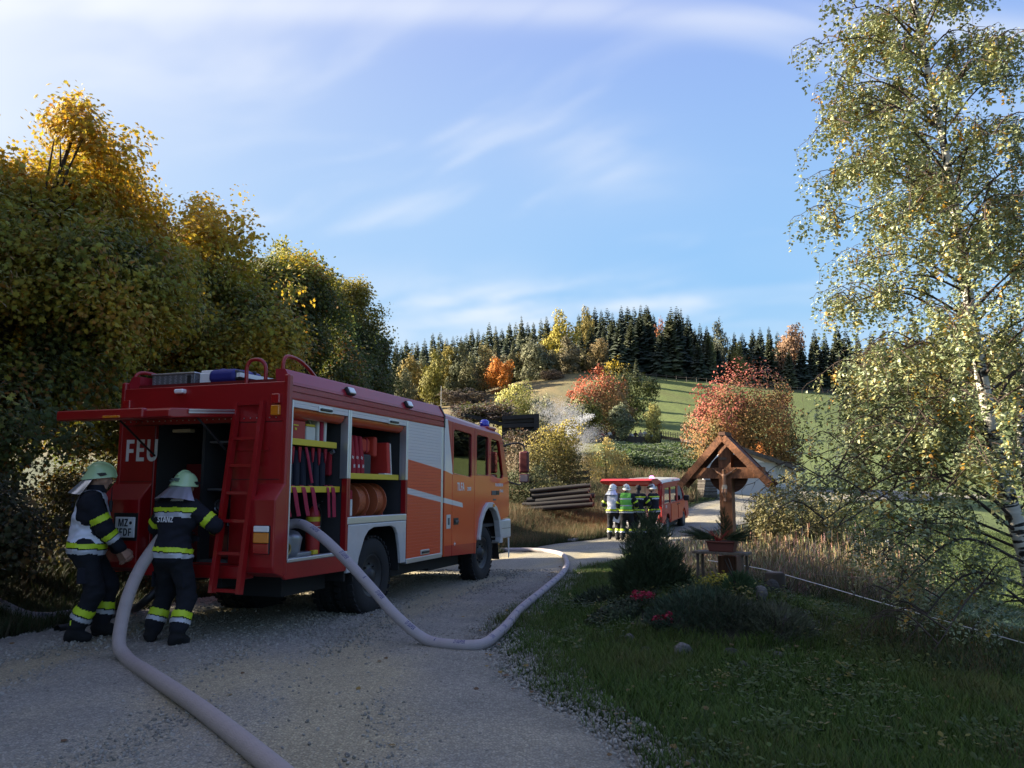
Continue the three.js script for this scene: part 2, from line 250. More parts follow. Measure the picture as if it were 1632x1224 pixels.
// ---------------------------------------------------------------- trees: leaves, crowns, trunks
const leafMat = (o = {}) => new THREE.MeshPhysicalMaterial({ color: 0xffffff, vertexColors: true, roughness: 0.85, transmission: 0.36, thickness: 0, side: THREE.DoubleSide, specularIntensity: 0.5, ...o });
const LEAF = leafMat({ transmission: 0.5 }), LEAFSHINY = leafMat({ roughness: 0.5, specularIntensity: 1.0, transmission: 0.30 }), NEEDLE = leafMat({ transmission: 0.12, roughness: 0.9 });
const barkTex = texture(256, tile((x, y) => 0.45 + 0.8 * (fbm(x * 16, y * 5, 2, 4) - 0.4)), {});
const BARK = new THREE.MeshStandardMaterial({ color: lin(0.14, 0.105, 0.075), roughness: 0.95, map: barkTex, bumpMap: barkTex, bumpScale: 0.02 });
const DARKBARK = new THREE.MeshStandardMaterial({ color: lin(0.05, 0.038, 0.03), roughness: 0.95 });

const MAPLE = [[0, 0], [0.30, -0.10], [0.24, 0.10], [0.58, 0.20], [0.34, 0.36], [0.40, 0.66], [0.14, 0.58], [0, 1.0], [-0.14, 0.58], [-0.40, 0.66], [-0.34, 0.36], [-0.58, 0.20], [-0.24, 0.10], [-0.30, -0.10]];
const OVAL = [[0, 0], [0.26, 0.18], [0.33, 0.42], [0.2, 0.75], [0, 1.0], [-0.2, 0.75], [-0.33, 0.42], [-0.26, 0.18]];
const BIRCHLEAF = [[0, 0], [0.40, 0.22], [0.26, 0.58], [0, 1.0], [-0.26, 0.58], [-0.40, 0.22]];
// a cluster of leaves round a point: each leaf a folded outline with its own tone
function leafCluster(seed, outline, n, size, spread, { droop = 0.35, flat = 0.6, tone = 0.25, string = 0 } = {}) {
  const r = rng(seed), pos = [], idx = [], col = [], m = new THREE.Matrix4(), p = new THREE.Vector3();
  for (let i = 0; i < n; i++) {
    const a = r() * 6.283, rr = Math.sqrt(r()) * spread, s = size * (0.65 + 0.6 * r());
    const c = string ? V((r() - 0.5) * spread * 0.5, -string * (i + r()) / n, (r() - 0.5) * spread * 0.5) : V(Math.cos(a) * rr, (r() - 0.5) * spread * (1 - flat) * 2, Math.sin(a) * rr);
    EU.set(-Math.PI / 2 + droop + (r() - 0.5) * 1.5 + (string ? -0.9 : 0), 0, (r() - 0.5) * 1.5, 'YXZ'); EU.y = string ? r() * 6.283 : -a + Math.PI / 2 + (r() - 0.5) * 1.2;
    m.compose(c, Q.setFromEuler(EU), V(s, s, s));
    const b = pos.length / 3, k = 1 - tone / 2 + tone * r(), h = (r() - 0.5) * tone * 0.6;
    p.set(0, 0.32, 0.06).applyMatrix4(m); pos.push(p.x, p.y, p.z); col.push(k * (1 + h), k, k * (1 - h));
    for (const [x, y] of outline) { p.set(x, y, -Math.abs(x) * 0.22 - y * y * 0.14).applyMatrix4(m); pos.push(p.x, p.y, p.z); col.push(k * (1 + h), k, k * (1 - h)); }
    for (let j = 0; j < outline.length; j++) idx.push(b, b + 1 + j, b + 1 + (j + 1) % outline.length);
  }
  EU.set(0, 0, 0, 'XYZ');
  return rawGeo(pos, idx, col);
}
// points in a crown made of lobes [x, y, z, rx, ry, rz], denser near the outside and in clumps
function crownPoints(seed, lobes, n, { inner = 0.35, gap = 0.505, freq = 0.75, fly = 0.10 } = {}) {
  const r = rng(seed), out = [], vol = lobes.map((l) => (l[3] * l[4] * l[5]) ** 0.72), tot = vol.reduce((a, b) => a + b, 0); let guard = 0;
  while (out.length < n && guard++ < n * 30) {
    let k = r() * tot, i = 0; while (k > vol[i]) k -= vol[i++]; const l = lobes[i];
    const z = r() * 2 - 1, a = r() * 6.283, q = Math.sqrt(1 - z * z), d = Math.cbrt(mix(inner ** 3, 1, r())) * (r() < fly ? 1.02 + 0.17 * r() : 1) * (0.74 + 0.5 * noise(z * 3 + seed, a * 1.6, i * 3.1));
    const p = V(l[0] + q * Math.cos(a) * d * l[3], l[1] + z * d * l[4], l[2] + q * Math.sin(a) * d * l[5]);
    if (fbm(p.x * freq + seed, p.y * freq, p.z * freq, 2) < gap && d > 0.55) continue;
    out.push({ p, n: V(p.x - l[0], (p.y - l[1]) * 1.0, p.z - l[2]).normalize(), d, lobe: i });
  }
  return out;
}
// limbs from the trunk to the lobes
function limbsTo(seed, lobes, trunkTop, r0, { sub = 4, base = 0.35 } = {}) {
  const r = rng(seed + 99), out = [];
  for (const l of lobes) {
    const y0 = Math.max(0.3, Math.min(trunkTop, l[1] - l[4] * 0.3) * mix(base, 0.9, r())), tip = V(l[0], l[1] + l[4] * 0.3, l[2]);
    out.push(limb([V(0, y0, 0), V(l[0] * 0.45, mix(y0, tip.y, 0.5) - 0.05 * l[4], l[2] * 0.45), tip], [r0 * 0.5, r0 * 0.3, r0 * 0.12], 6, 8));
    for (let k = 0; k < sub; k++) { const a = r() * 6.283, z = r() * 1.6 - 0.7, e = V(l[0] + Math.cos(a) * l[3] * 0.85, l[1] + z * l[4] * 0.8, l[2] + Math.sin(a) * l[5] * 0.85), t = 0.4 + 0.5 * r(), s = V(l[0] * t, mix(y0, tip.y, t), l[2] * t); out.push(limb([s, s.clone().lerp(e, 0.5).add(V(0, 0.15 * l[4], 0)), e], [r0 * 0.2, r0 * 0.1, r0 * 0.03], 5, 6)); }
  }
  return join(out);
}
const mapleTwigs = leafCluster(11, MAPLE, 24, 0.056, 0.30, { tone: 0.55, flat: 0.3 });
const ovalTwigs = leafCluster(12, OVAL, 18, 0.070, 0.25, { tone: 0.4 });
function leafyTree(name, label, group, pos, seed, lobes, n, r0, trunkH, colorOf, twigs = mapleTwigs, scale = [0.85, 1.5], opt = {}) {
  const t = thing(name, label, opt.category ?? 'tree', pos, 0, group), r = rng(seed + 7);
  const lean = opt.lean ?? 0.15;
  part('trunk', [limb([V(0, -0.3, 0), V(0.04, trunkH * 0.4, 0.03), V(lean, trunkH * 0.8, -0.05), V(lean * 1.4, trunkH, 0)], [r0 * 1.25, r0, r0 * 0.7, r0 * 0.25], 9, 14), limbsTo(seed, lobes, trunkH, r0, opt)], opt.bark ?? DARKBARK, t);
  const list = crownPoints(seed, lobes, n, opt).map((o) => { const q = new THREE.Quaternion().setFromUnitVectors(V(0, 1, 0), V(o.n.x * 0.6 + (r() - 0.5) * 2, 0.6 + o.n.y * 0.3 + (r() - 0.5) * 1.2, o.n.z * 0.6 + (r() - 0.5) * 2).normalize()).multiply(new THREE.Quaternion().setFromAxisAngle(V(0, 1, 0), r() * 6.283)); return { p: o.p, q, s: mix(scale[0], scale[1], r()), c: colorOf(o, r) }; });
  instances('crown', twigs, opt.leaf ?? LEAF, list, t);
  return t;
}
function leaders(seed, lobes, n, h = 0.8) { const r = rng(seed), out = lobes.slice(); for (let i = 0; i < n; i++) { const l = lobes[Math.floor(r() * lobes.length)]; if (l[1] + l[4] < 4.5) { i -= 0.5; continue; } const a = r() * 6.283, q = 0.75 * Math.sqrt(r()); out.push([l[0] + Math.cos(a) * q * l[3], l[1] + l[4] * Math.sqrt(1 - q * q), l[2] + Math.sin(a) * q * l[5], 0.22 + 0.2 * r(), h * (0.5 + 0.7 * r()), 0.22 + 0.2 * r()]); } return out; }
const tones = (a, b, t) => [mix(a[0], b[0], t), mix(a[1], b[1], t), mix(a[2], b[2], t)];
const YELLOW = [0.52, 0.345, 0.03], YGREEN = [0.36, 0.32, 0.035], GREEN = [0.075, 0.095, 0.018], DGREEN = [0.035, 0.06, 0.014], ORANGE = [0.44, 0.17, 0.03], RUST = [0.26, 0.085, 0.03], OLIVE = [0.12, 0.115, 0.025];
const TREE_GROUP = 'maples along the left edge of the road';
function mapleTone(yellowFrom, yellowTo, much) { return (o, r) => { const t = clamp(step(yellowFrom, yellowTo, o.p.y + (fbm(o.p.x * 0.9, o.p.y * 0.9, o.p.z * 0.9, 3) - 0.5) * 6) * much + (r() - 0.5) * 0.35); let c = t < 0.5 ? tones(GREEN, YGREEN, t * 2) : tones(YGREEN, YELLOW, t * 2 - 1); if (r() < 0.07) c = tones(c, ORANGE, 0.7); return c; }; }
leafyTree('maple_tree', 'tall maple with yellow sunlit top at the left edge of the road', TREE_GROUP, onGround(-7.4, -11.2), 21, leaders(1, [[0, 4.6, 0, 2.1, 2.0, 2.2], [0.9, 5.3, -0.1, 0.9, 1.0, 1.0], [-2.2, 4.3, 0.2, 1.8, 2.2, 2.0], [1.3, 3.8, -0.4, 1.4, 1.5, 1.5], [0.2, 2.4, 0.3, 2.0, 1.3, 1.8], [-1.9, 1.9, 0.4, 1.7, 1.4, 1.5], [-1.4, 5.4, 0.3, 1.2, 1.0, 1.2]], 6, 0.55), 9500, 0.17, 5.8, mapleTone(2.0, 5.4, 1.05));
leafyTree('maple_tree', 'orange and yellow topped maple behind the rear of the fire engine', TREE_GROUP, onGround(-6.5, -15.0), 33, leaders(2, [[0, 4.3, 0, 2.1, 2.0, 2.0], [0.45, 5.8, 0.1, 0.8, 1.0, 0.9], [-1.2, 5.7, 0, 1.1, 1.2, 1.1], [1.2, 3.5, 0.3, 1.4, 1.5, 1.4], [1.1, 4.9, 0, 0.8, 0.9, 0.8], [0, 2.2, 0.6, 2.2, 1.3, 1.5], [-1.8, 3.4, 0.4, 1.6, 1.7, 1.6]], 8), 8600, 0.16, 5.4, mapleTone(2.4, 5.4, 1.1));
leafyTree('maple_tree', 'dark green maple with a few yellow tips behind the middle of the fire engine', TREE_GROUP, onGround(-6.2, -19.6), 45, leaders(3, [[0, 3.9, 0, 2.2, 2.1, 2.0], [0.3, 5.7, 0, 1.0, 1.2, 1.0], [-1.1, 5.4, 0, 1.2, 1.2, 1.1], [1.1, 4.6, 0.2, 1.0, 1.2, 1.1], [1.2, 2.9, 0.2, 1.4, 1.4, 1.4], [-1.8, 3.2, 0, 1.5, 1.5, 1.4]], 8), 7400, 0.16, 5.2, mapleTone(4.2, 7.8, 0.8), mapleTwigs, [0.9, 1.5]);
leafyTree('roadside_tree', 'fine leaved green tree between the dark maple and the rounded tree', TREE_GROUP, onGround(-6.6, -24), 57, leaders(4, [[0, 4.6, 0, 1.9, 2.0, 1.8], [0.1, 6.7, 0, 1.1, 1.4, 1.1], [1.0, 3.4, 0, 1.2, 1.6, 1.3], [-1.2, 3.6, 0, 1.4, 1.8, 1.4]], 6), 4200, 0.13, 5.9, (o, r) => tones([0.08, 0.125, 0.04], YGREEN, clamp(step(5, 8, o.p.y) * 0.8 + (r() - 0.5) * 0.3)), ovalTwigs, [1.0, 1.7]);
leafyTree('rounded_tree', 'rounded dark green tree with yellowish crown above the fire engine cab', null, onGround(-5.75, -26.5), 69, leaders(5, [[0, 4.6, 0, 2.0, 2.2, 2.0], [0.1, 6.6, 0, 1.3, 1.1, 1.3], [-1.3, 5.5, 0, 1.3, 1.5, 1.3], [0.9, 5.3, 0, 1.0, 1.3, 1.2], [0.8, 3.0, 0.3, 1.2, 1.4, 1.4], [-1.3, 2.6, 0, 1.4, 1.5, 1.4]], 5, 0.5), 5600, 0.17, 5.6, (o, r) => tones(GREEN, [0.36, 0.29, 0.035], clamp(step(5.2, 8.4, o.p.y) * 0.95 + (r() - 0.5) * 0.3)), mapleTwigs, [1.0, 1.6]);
// the row goes on to the left of the view and behind it: these shade the road
for (const [x, z, s, seed, lab] of [[-10.4, -6.6, 1.0, 3, 'nearest maple beyond the left edge of the view'], [-11.2, -9.2, 0.80, 12, 'maple between the tall yellow maple and the left edge of the view'], [-9.6, -2.9, 1.02, 4, 'maple standing beside the camera left of the road'], [-9.8, 1.6, 1.05, 6, 'maple behind the camera left of the road'], [-11.6, -5.3, 1.05, 10, 'maple of the second row left of the camera'], [-13.4, -0.8, 1.15, 9, 'big maple of the second row beside the camera']])
  leafyTree('maple_tree', lab, TREE_GROUP, onGround(x, z), 80 + seed, [[0, 5.2 * s, 0, 2.4, 2.3, 2.4], [0.3, 7.0 * s, -0.1, 1.6, 1.5, 1.6], [-1.9, 4.6 * s, 0.2, 1.8, 2.2, 2.0], [1.6, 4.2 * s, -0.4, 1.7, 1.8, 1.7], [0.2, 2.4, 0.3, 2.2, 1.4, 2.0]], 4200, 0.17, 6.2, mapleTone(5.5, 8.5, 0.6), mapleTwigs, [1.0, 1.7]);
// dark undergrowth below them
for (const [x, z, s, seed, lab] of [[-6.9, -9.4, 0.9, 1, 'dark leafy undergrowth bush behind the firefighter in the white vest'], [-8.4, -9.2, 1.1, 2, 'dark undergrowth bush at the left edge of the picture'], [-5.9, -12.6, 0.9, 3, 'dark undergrowth bush behind the left rear corner of the fire engine'], [-5.2, -17.5, 1.0, 4, 'low dark bush behind the fire engine cab']])
  leafyTree('undergrowth_bush', lab, null, onGround(x, z), 120 + seed, [[0, 1.0 * s, 0, 1.2, 1.0 * s, 1.1], [0.7, 0.7, 0.2, 0.8, 0.7, 0.8], [-0.8, 0.8, 0, 0.9, 0.8, 0.8]], 900, 0.05, 1.0, (o, r) => tones([0.05, 0.06, 0.018], [0.20, 0.11, 0.03], r() < 0.25 ? r() : r() * 0.25), mapleTwigs, [0.7, 1.2], { category: 'bush' });

// ---------------------------------------------------------------- the birch on the right
{
  const d = 8.6, path = [[1664, 1010], [1640, 900], [1606, 790], [1574, 650], [1557, 560], [1541, 460], [1528, 380], [1515, 290], [1498, 200], [1478, 110], [1462, 30], [1440, -80], [1428, -180]].map(([u, v]) => at(u, v, d));
  const b0 = path[0].clone(); b0.y = ground(b0.x, b0.z);
  const loc = path.map((p) => p.clone().sub(b0)); loc[0].y = Math.min(loc[0].y, 0.3); loc.unshift(V(loc[0].x + 0.06, -0.25, 0));
  const t = thing('birch_tree', 'tall white barked birch with small pale green leaves at the right edge', 'tree', b0);
  const birchBark = texture(256, (() => { const r = rng(77), marks = []; for (let i = 0; i < 60; i++) marks.push([r(), r(), 0.04 + 0.16 * r(), 0.004 + 0.012 * r()]); for (let i = 0; i < 5; i++) marks.push([r(), r(), 0.10 + 0.08 * r(), 0.03 + 0.03 * r()]); return (x, y) => { let v = 0.80 + 0.2 * (fbm(x * 6, y * 40, 2, 3) - 0.5); for (const m of marks) { const dx = Math.abs(((x - m[0] + 1.5) % 1) - 0.5) / m[2], dy = Math.abs(((y - m[1] + 1.5) % 1) - 0.5) / m[3]; const e = dx * dx + dy * dy + (noise(x * 30, y * 60) - 0.5) * 0.7; if (e < 1) v = Math.min(v, 0.10 + 0.45 * clamp(e * 1.2 - 0.3)); } return [v, v * 0.985, v * 0.95]; }; })(), { h: 256 });
  const WHITEBARK = new THREE.MeshStandardMaterial({ color: lin(0.95, 0.93, 0.90), map: birchBark, roughness: 0.8, bumpMap: birchBark, bumpScale: 0.004 });
  part('trunk', limb(loc, [0.125, 0.105, 0.09, 0.08, 0.068, 0.060, 0.052, 0.046, 0.040, 0.034, 0.028, 0.022, 0.015], 16, 90), WHITEBARK, t);
  // second thin stem behind, to the right
  part('stem', limb([at(1660, 900, 9).sub(b0), at(1628, 700, 9).sub(b0), at(1640, 560, 9).sub(b0), at(1680, 380, 9).sub(b0)], [0.05, 0.045, 0.035, 0.02], 8, 20), WHITEBARK, t);
  const curve = new THREE.CatmullRomCurve3(loc, false, 'centripetal'), r = rng(401), twigs = [], thin = [], leaves = [];
  const twigGeoAt = (pts, r0) => thin.push(limb(pts, [r0, r0 * 0.5, r0 * 0.2], 4, 5));
  function hang(p, len, dir) { // a hanging twig with leaves along it
    const e = p.clone().addScaledVector(dir, len * 0.35).add(V((r() - 0.5) * 0.1, -len, (r() - 0.5) * 0.1)), m = p.clone().addScaledVector(dir, len * 0.35).add(V(0, -len * 0.25, 0)); twigGeoAt([p, m, e], 0.0035);
    const n = Math.max(1, Math.round(len / 0.07)); for (let k = 0; k < n; k++) { const f = (k + 0.4) / n, q = p.clone().lerp(m, Math.min(1, f * 2)).lerp(e, Math.max(0, f * 2 - 1)); { const wy = q.y + b0.y, wx = q.x + b0.x; if ((q.y > 3.0 || r() < (wx > 4.1 ? 0.85 : 0.55)) && !(wy < 1.75 && wx < 3.0 + (1.6 - wy) * 0.84)) leaves.push(q); } }
  }
  function branch(s, dir, len, depth) {
    const droop = depth ? 0.25 : 0.16, e = s.clone().addScaledVector(dir, len).add(V(0, -droop * len * (0.6 + 0.8 * r()), 0)), m = s.clone().addScaledVector(dir, len * 0.5).add(V(0, len * (0.10 + 0.08 * r()), 0)), r0 = depth ? 0.007 + 0.004 * r() : 0.008 + len * 0.0055;
    (depth ? thin : twigs).push(limb([s, m, e], [r0, r0 * 0.6, r0 * 0.22], depth ? 4 : 6, depth ? 6 : 12));
    const c = new THREE.CatmullRomCurve3([s, m, e]), n = Math.round(len * (depth ? 11 : 7.5));
    for (let k = 0; k < n; k++) { const f = mix(depth ? 0.1 : 0.26, 1, (k + r()) / n), p = c.getPoint(f), a = r() * 6.283, sd = V(Math.cos(a), 0.15 + 0.3 * r(), Math.sin(a)).addScaledVector(dir, 0.7).normalize();
      if (!depth && r() < 0.55) branch(p, sd, len * (0.22 + 0.3 * r()) * (1.15 - f * 0.4), 1); else hang(p, 0.12 + 0.24 * r() * r() + (r() < 0.08 ? 0.3 : 0), sd); }
    hang(e, 0.2 + 0.25 * r(), dir);
  }
  const nb = 92;
  for (let i = 0; i < nb; i++) { const f = mix(0.21, 0.99, (i + 0.5 * r()) / nb), p = curve.getPoint(f), a = i * 2.4 + r() * 0.8, h = p.y, len = mix(1.75, 1.05, f) * (0.6 + 0.6 * r()) * (h < 1.6 ? 0.75 : 1), up = mix(0.10, 0.75, f) + (r() - 0.5) * 0.3; branch(p, V(Math.cos(a), up, Math.sin(a)).normalize(), len, 0); }
  // long branches reaching left over the meadow, seen against the sky and the grass
  for (const [u, v, u2, v2, dd] of [[1540, 385, 1310, 350, -0.2], [1525, 300, 1325, 265, 0.3], [1556, 560, 1360, 610, -0.5], [1552, 470, 1370, 470, 0.1], [1597, 760, 1300, 690, 0.2], [1612, 810, 1300, 800, -0.4], [1628, 860, 1390, 870, 0.1], [1640, 900, 1420, 930, -0.6], [1650, 940, 1440, 985, -0.5], [1655, 980, 1490, 1010, -1.0], [1660, 960, 1540, 1000, 0.3], [1580, 680, 1320, 640, 0.5], [1600, 740, 1290, 760, 0.7], [1505, 210, 1350, 190, -0.4], [1480, 110, 1345, 90, 0.2], [1640, 880, 1380, 850, 0.8], [1590, 700, 1400, 720, -0.9], [1620, 830, 1420, 790, -0.7], [1600, 770, 1310, 730, -0.6], [1590, 720, 1340, 670, 1.0], [1655, 960, 1450, 980, 0.2], [1625, 850, 1330, 800, -0.9], [1560, 600, 1400, 560, 0.8]]) { const s = at(u, v, d).sub(b0), e = at(u2, v2, d + dd).sub(b0), dv = e.clone().sub(s), L = dv.length(); branch(s, dv.normalize().add(V(0, 0.06, 0)).normalize(), L, 0); }
  part('branch', twigs, new THREE.MeshStandardMaterial({ color: lin(0.05, 0.035, 0.03), roughness: 0.9 }), t);
  const tw = part('twig', thin, new THREE.MeshStandardMaterial({ color: lin(0.06, 0.04, 0.03), roughness: 0.9 }), t); tw.userData.kind = 'stuff';
  const sets = [[], []], geos = [leafCluster(201, BIRCHLEAF, 7, 0.040, 0.13, { string: 0.17, tone: 0.35 }), leafCluster(202, BIRCHLEAF, 9, 0.037, 0.17, { string: 0.2, tone: 0.35 })];
  for (const p of leaves) { const k = r(), c = k < 0.72 ? tones([0.18, 0.22, 0.09], [0.36, 0.40, 0.21], r()) : k < 0.95 ? tones([0.27, 0.28, 0.10], [0.38, 0.35, 0.11], r()) : tones(YELLOW, ORANGE, r() * 0.7); sets[r() < 0.5 ? 0 : 1].push({ p, q: new THREE.Quaternion().setFromEuler(new THREE.Euler((r() - 0.5) * 0.5, r() * 6.283, (r() - 0.5) * 0.5)), s: 0.8 + 0.5 * r(), c }); }
  sets.forEach((l, i) => instances('crown', geos[i], LEAFSHINY, l, t));
}

// ---------------------------------------------------------------- far trees: crowns of small leafy faces
function farCrown(seed, n, size, lobes, colorOf, soft = 0.5) {
  const own_gap = n > 10000 ? 0.33 : 0.39;
  const pts = crownPoints(seed, lobes, n, { inner: 0.5, gap: own_gap, freq: 6, fly: 0 }), r = rng(seed + 1), pos = [], idx = [], nor = [], col = [];
  for (const o of pts) {
    const up = V(o.n.x + (r() - 0.5) * 1.5, o.n.y + (r() - 0.5) * 1.5 + 0.15, o.n.z + (r() - 0.5) * 1.5).normalize(), x = V(r() - 0.5, r() - 0.5, r() - 0.5).cross(up).normalize(), y = up.clone().cross(x), s = size * (0.55 + 0.9 * r()), b = pos.length / 3, nn = up.clone().lerp(o.n, soft).normalize(), k = 0.7 + 0.6 * r(), c = colorOf ? colorOf(o.p, r) : [1, 1, 1];
    for (const [a, q] of [[-0.5, -0.1], [0.05, -0.6], [0.55, 0.05], [-0.05, 0.6]]) { const p = o.p.clone().addScaledVector(x, a * s).addScaledVector(y, q * s); pos.push(p.x, p.y, p.z); nor.push(nn.x, nn.y, nn.z); col.push(c[0] * k, c[1] * k, c[2] * k); }
    idx.push(b, b + 1, b + 2, b, b + 2, b + 3);
  }
  return rawGeo(pos, idx, col, nor);
}
// crowns one unit high (their foot at 0) and about one wide, leafy down to the ground
const lumpy = (seed, n, r0, lobes) => { const r = rng(seed), out = lobes.slice(); for (let i = 0; i < n; i++) { const l = lobes[Math.floor(r() * lobes.length)], a = r() * 6.283, z = r() * 1.5 - 0.5, q = Math.sqrt(Math.max(0, 1 - z * z)); out.push([l[0] + Math.cos(a) * q * l[3] * 0.9, Math.max(0.05, l[1] + z * l[4] * 0.9), l[2] + Math.sin(a) * q * l[5] * 0.9, r0 * (0.6 + 0.8 * r()), r0 * (0.6 + 0.9 * r()), r0 * (0.6 + 0.8 * r())]); } return out; };
const ROUND = [[0, 0.52, 0, 0.34, 0.36, 0.34], [0.1, 0.72, 0.05, 0.24, 0.26, 0.24], [-0.16, 0.58, 0.1, 0.26, 0.26, 0.26], [0.2, 0.42, -0.1, 0.24, 0.24, 0.24], [-0.12, 0.3, -0.1, 0.28, 0.26, 0.28], [0, 0.16, 0.1, 0.32, 0.2, 0.32]];
const TALL = [[0, 0.5, 0, 0.26, 0.36, 0.26], [0.05, 0.78, 0, 0.16, 0.22, 0.16], [-0.12, 0.55, 0.05, 0.18, 0.25, 0.18], [0.13, 0.45, -0.04, 0.19, 0.25, 0.19], [0, 0.2, 0.05, 0.24, 0.22, 0.24]];
const DOME = [[0, 0.45, 0, 0.5, 0.52, 0.5], [0.18, 0.4, 0.1, 0.36, 0.4, 0.36], [-0.2, 0.36, 0, 0.34, 0.38, 0.34], [0, 0.16, 0, 0.44, 0.2, 0.44]];
const LOBES = { round: (s) => lumpy(s, 16, 0.13, ROUND), tall: (s) => lumpy(s, 16, 0.10, TALL), dome: (s) => lumpy(s, 22, 0.13, DOME) };
const CROWNS = { round: [1, 2, 3].map((i) => farCrown(300 + i, 4600, 0.034, LOBES.round(i))), tall: [4, 5, 6].map((i) => farCrown(300 + i, 4400, 0.030, LOBES.tall(i))), dome: [7, 8].map((i) => farCrown(300 + i, 5200, 0.034, LOBES.dome(i))) };
const FARTRUNK = limb([V(0, -0.05, 0), V(0.01, 0.3, 0), V(-0.01, 0.75, 0)], [0.025, 0.02, 0.006], 6, 6);
const farMats = new Map();
function farMat(c) { const k = c.join(); if (!farMats.has(k)) farMats.set(k, leafMat({ color: lin(...c), transmission: 0.22 })); return farMats.get(k); }
// a tree seen with its crown from v0 (top) to v1 (foot), half width hw, at a distance; own = { n, size, color(p, r) } gives it leaves of its own
function farTree(name, label, kind, u, v0, v1, hw, depth, color, { group, own, turn = 0, category = 'tree' } = {}) {
  const foot = at(u, v1, depth), gy = ground(foot.x, foot.z), y0 = Math.min(gy, foot.y), h = at(u, v0, depth).y - y0, w = hw * 2 * depth / F * 1.12;
  const t = thing(name, label, category, V(foot.x, y0, foot.z), turn, group), list = CROWNS[kind];
  const wide = kind === 'dome' ? 1.0 : kind === 'tall' ? 0.62 : 0.86, g = own ? farCrown(Math.floor(u * 3 + v0), own.n, own.size, LOBES[kind](Math.floor(u)), own.color) : list[Math.floor(u + v0) % list.length];
  const c = part('crown', g, farMat(color), t); c.scale.set(w / wide, h, w / wide); c.userData.kind = 'stuff'; if (!own) c.rotation.y = u * 1.3;
  const k = part('trunk', FARTRUNK, BARK, t); k.scale.set(h * 0.9, h, h * 0.9); return t;
}
// spruce: whorls of drooping boughs, one unit high
function spruceGeo(seed, whorls, thin = 0) {
  const r = rng(seed), pos = [], idx = [], col = [];
  for (let i = 0; i < whorls; i++) {
    const f = i / whorls, y = 0.07 + 0.93 * f, R = 0.165 * (1 - f) ** 0.82 * (0.8 + 0.4 * r()) + 0.006, n = f > 0.9 ? 5 : 9;
    for (let k = 0; k < n; k++) {
      if (r() < thin) continue;
      const a = k / n * 6.283 + r() * 0.9 + i, L = R * (0.7 + 0.5 * r()), dr = mix(0.55, -0.3, f) + (r() - 0.5) * 0.3, ca = Math.cos(a), sa = Math.sin(a), b = pos.length / 3, t = 0.7 + 0.6 * r();
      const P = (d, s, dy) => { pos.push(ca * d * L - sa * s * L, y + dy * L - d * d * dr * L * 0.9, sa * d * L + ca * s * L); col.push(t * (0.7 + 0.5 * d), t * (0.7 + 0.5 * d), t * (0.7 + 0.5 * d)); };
      P(0.02, 0, 0.06); P(0.35, 0.24, -0.10); P(0.5, 0, 0.10); P(0.35, -0.24, -0.10); P(0.8, 0.20, -0.12); P(1, 0, 0); P(0.8, -0.20, -0.12); P(0.55, 0.1, -0.34); P(0.55, -0.1, -0.36);
      idx.push(b, b + 1, b + 2, b, b + 2, b + 3, b + 2, b + 1, b + 4, b + 2, b + 4, b + 5, b + 2, b + 5, b + 6, b + 2, b + 6, b + 3, b + 1, b + 7, b + 4, b + 3, b + 8, b + 6);
    }
  }
  return rawGeo(pos, idx, col);
}
const SPRUCES = [spruceGeo(1, 42), spruceGeo(2, 38), spruceGeo(3, 46, 0.1), spruceGeo(4, 34, 0.2)], SPRUCETRUNK = bar([0, -0.04, 0], [0, 0.98, 0], 0.012, 0.001, 6);
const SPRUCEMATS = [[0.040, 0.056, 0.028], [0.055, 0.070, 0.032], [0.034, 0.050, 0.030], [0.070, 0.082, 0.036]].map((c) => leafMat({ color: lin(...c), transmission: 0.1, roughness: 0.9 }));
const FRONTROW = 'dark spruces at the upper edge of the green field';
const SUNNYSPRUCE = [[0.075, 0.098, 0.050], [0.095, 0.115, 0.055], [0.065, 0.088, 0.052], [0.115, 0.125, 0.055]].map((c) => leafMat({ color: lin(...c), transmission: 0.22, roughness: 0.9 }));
function spruce(u, v0, depth, i, label, group, fat = 1, v1) {
  const p = at(u, v0, depth), gy = v1 ? at(u, v1, depth).y : ground(p.x, p.z), h = Math.max(6, p.y - gy), t = thing('spruce_tree', label, 'tree', V(p.x, gy, p.z), i * 1.7, group);
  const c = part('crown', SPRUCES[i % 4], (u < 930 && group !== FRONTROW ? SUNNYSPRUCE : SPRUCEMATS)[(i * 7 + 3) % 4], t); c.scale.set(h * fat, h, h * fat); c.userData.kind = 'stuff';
  part('trunk', SPRUCETRUNK, DARKBARK, t).scale.set(h, h, h); return t;
}
const ORD = ['first', 'second', 'third', 'fourth', 'fifth', 'sixth', 'seventh', 'eighth', 'ninth', 'tenth', 'eleventh', 'twelfth', 'thirteenth', 'fourteenth', 'fifteenth', 'sixteenth', 'seventeenth', 'eighteenth'];
const MARKS = [[692, 'big rounded yellow green tree'], [795, 'bright orange tree'], [896, 'bright yellow tree'], [1053, 'rusty orange treetop'], [1186, 'red maple'], [1262, 'rusty brown tree'], [1592, 'golden tree']];
function ordinals(list, what) { const seen = new Map(), order = list.map((e, i) => [e[0], i]), out = []; const near = order.map(([u, i]) => { const m = MARKS.reduce((a, b) => Math.abs(b[0] - u) < Math.abs(a[0] - u) ? b : a); return [Math.abs(u - m[0]), i, m[1] + (u < m[0] ? ' to its left' : ' to its right'), u]; }).sort((a, b) => a[0] - b[0]);
  for (const [, i, k, u] of near) { const n = seen.get(k) ?? 0; seen.set(k, n + 1); out[i] = u > 1650 ? what + ' beyond the right edge of the view' : ORD[n] + ' ' + what + ' counted from the ' + k; } return out; }
const RIDGE = 'spruces along the skyline of the hill';
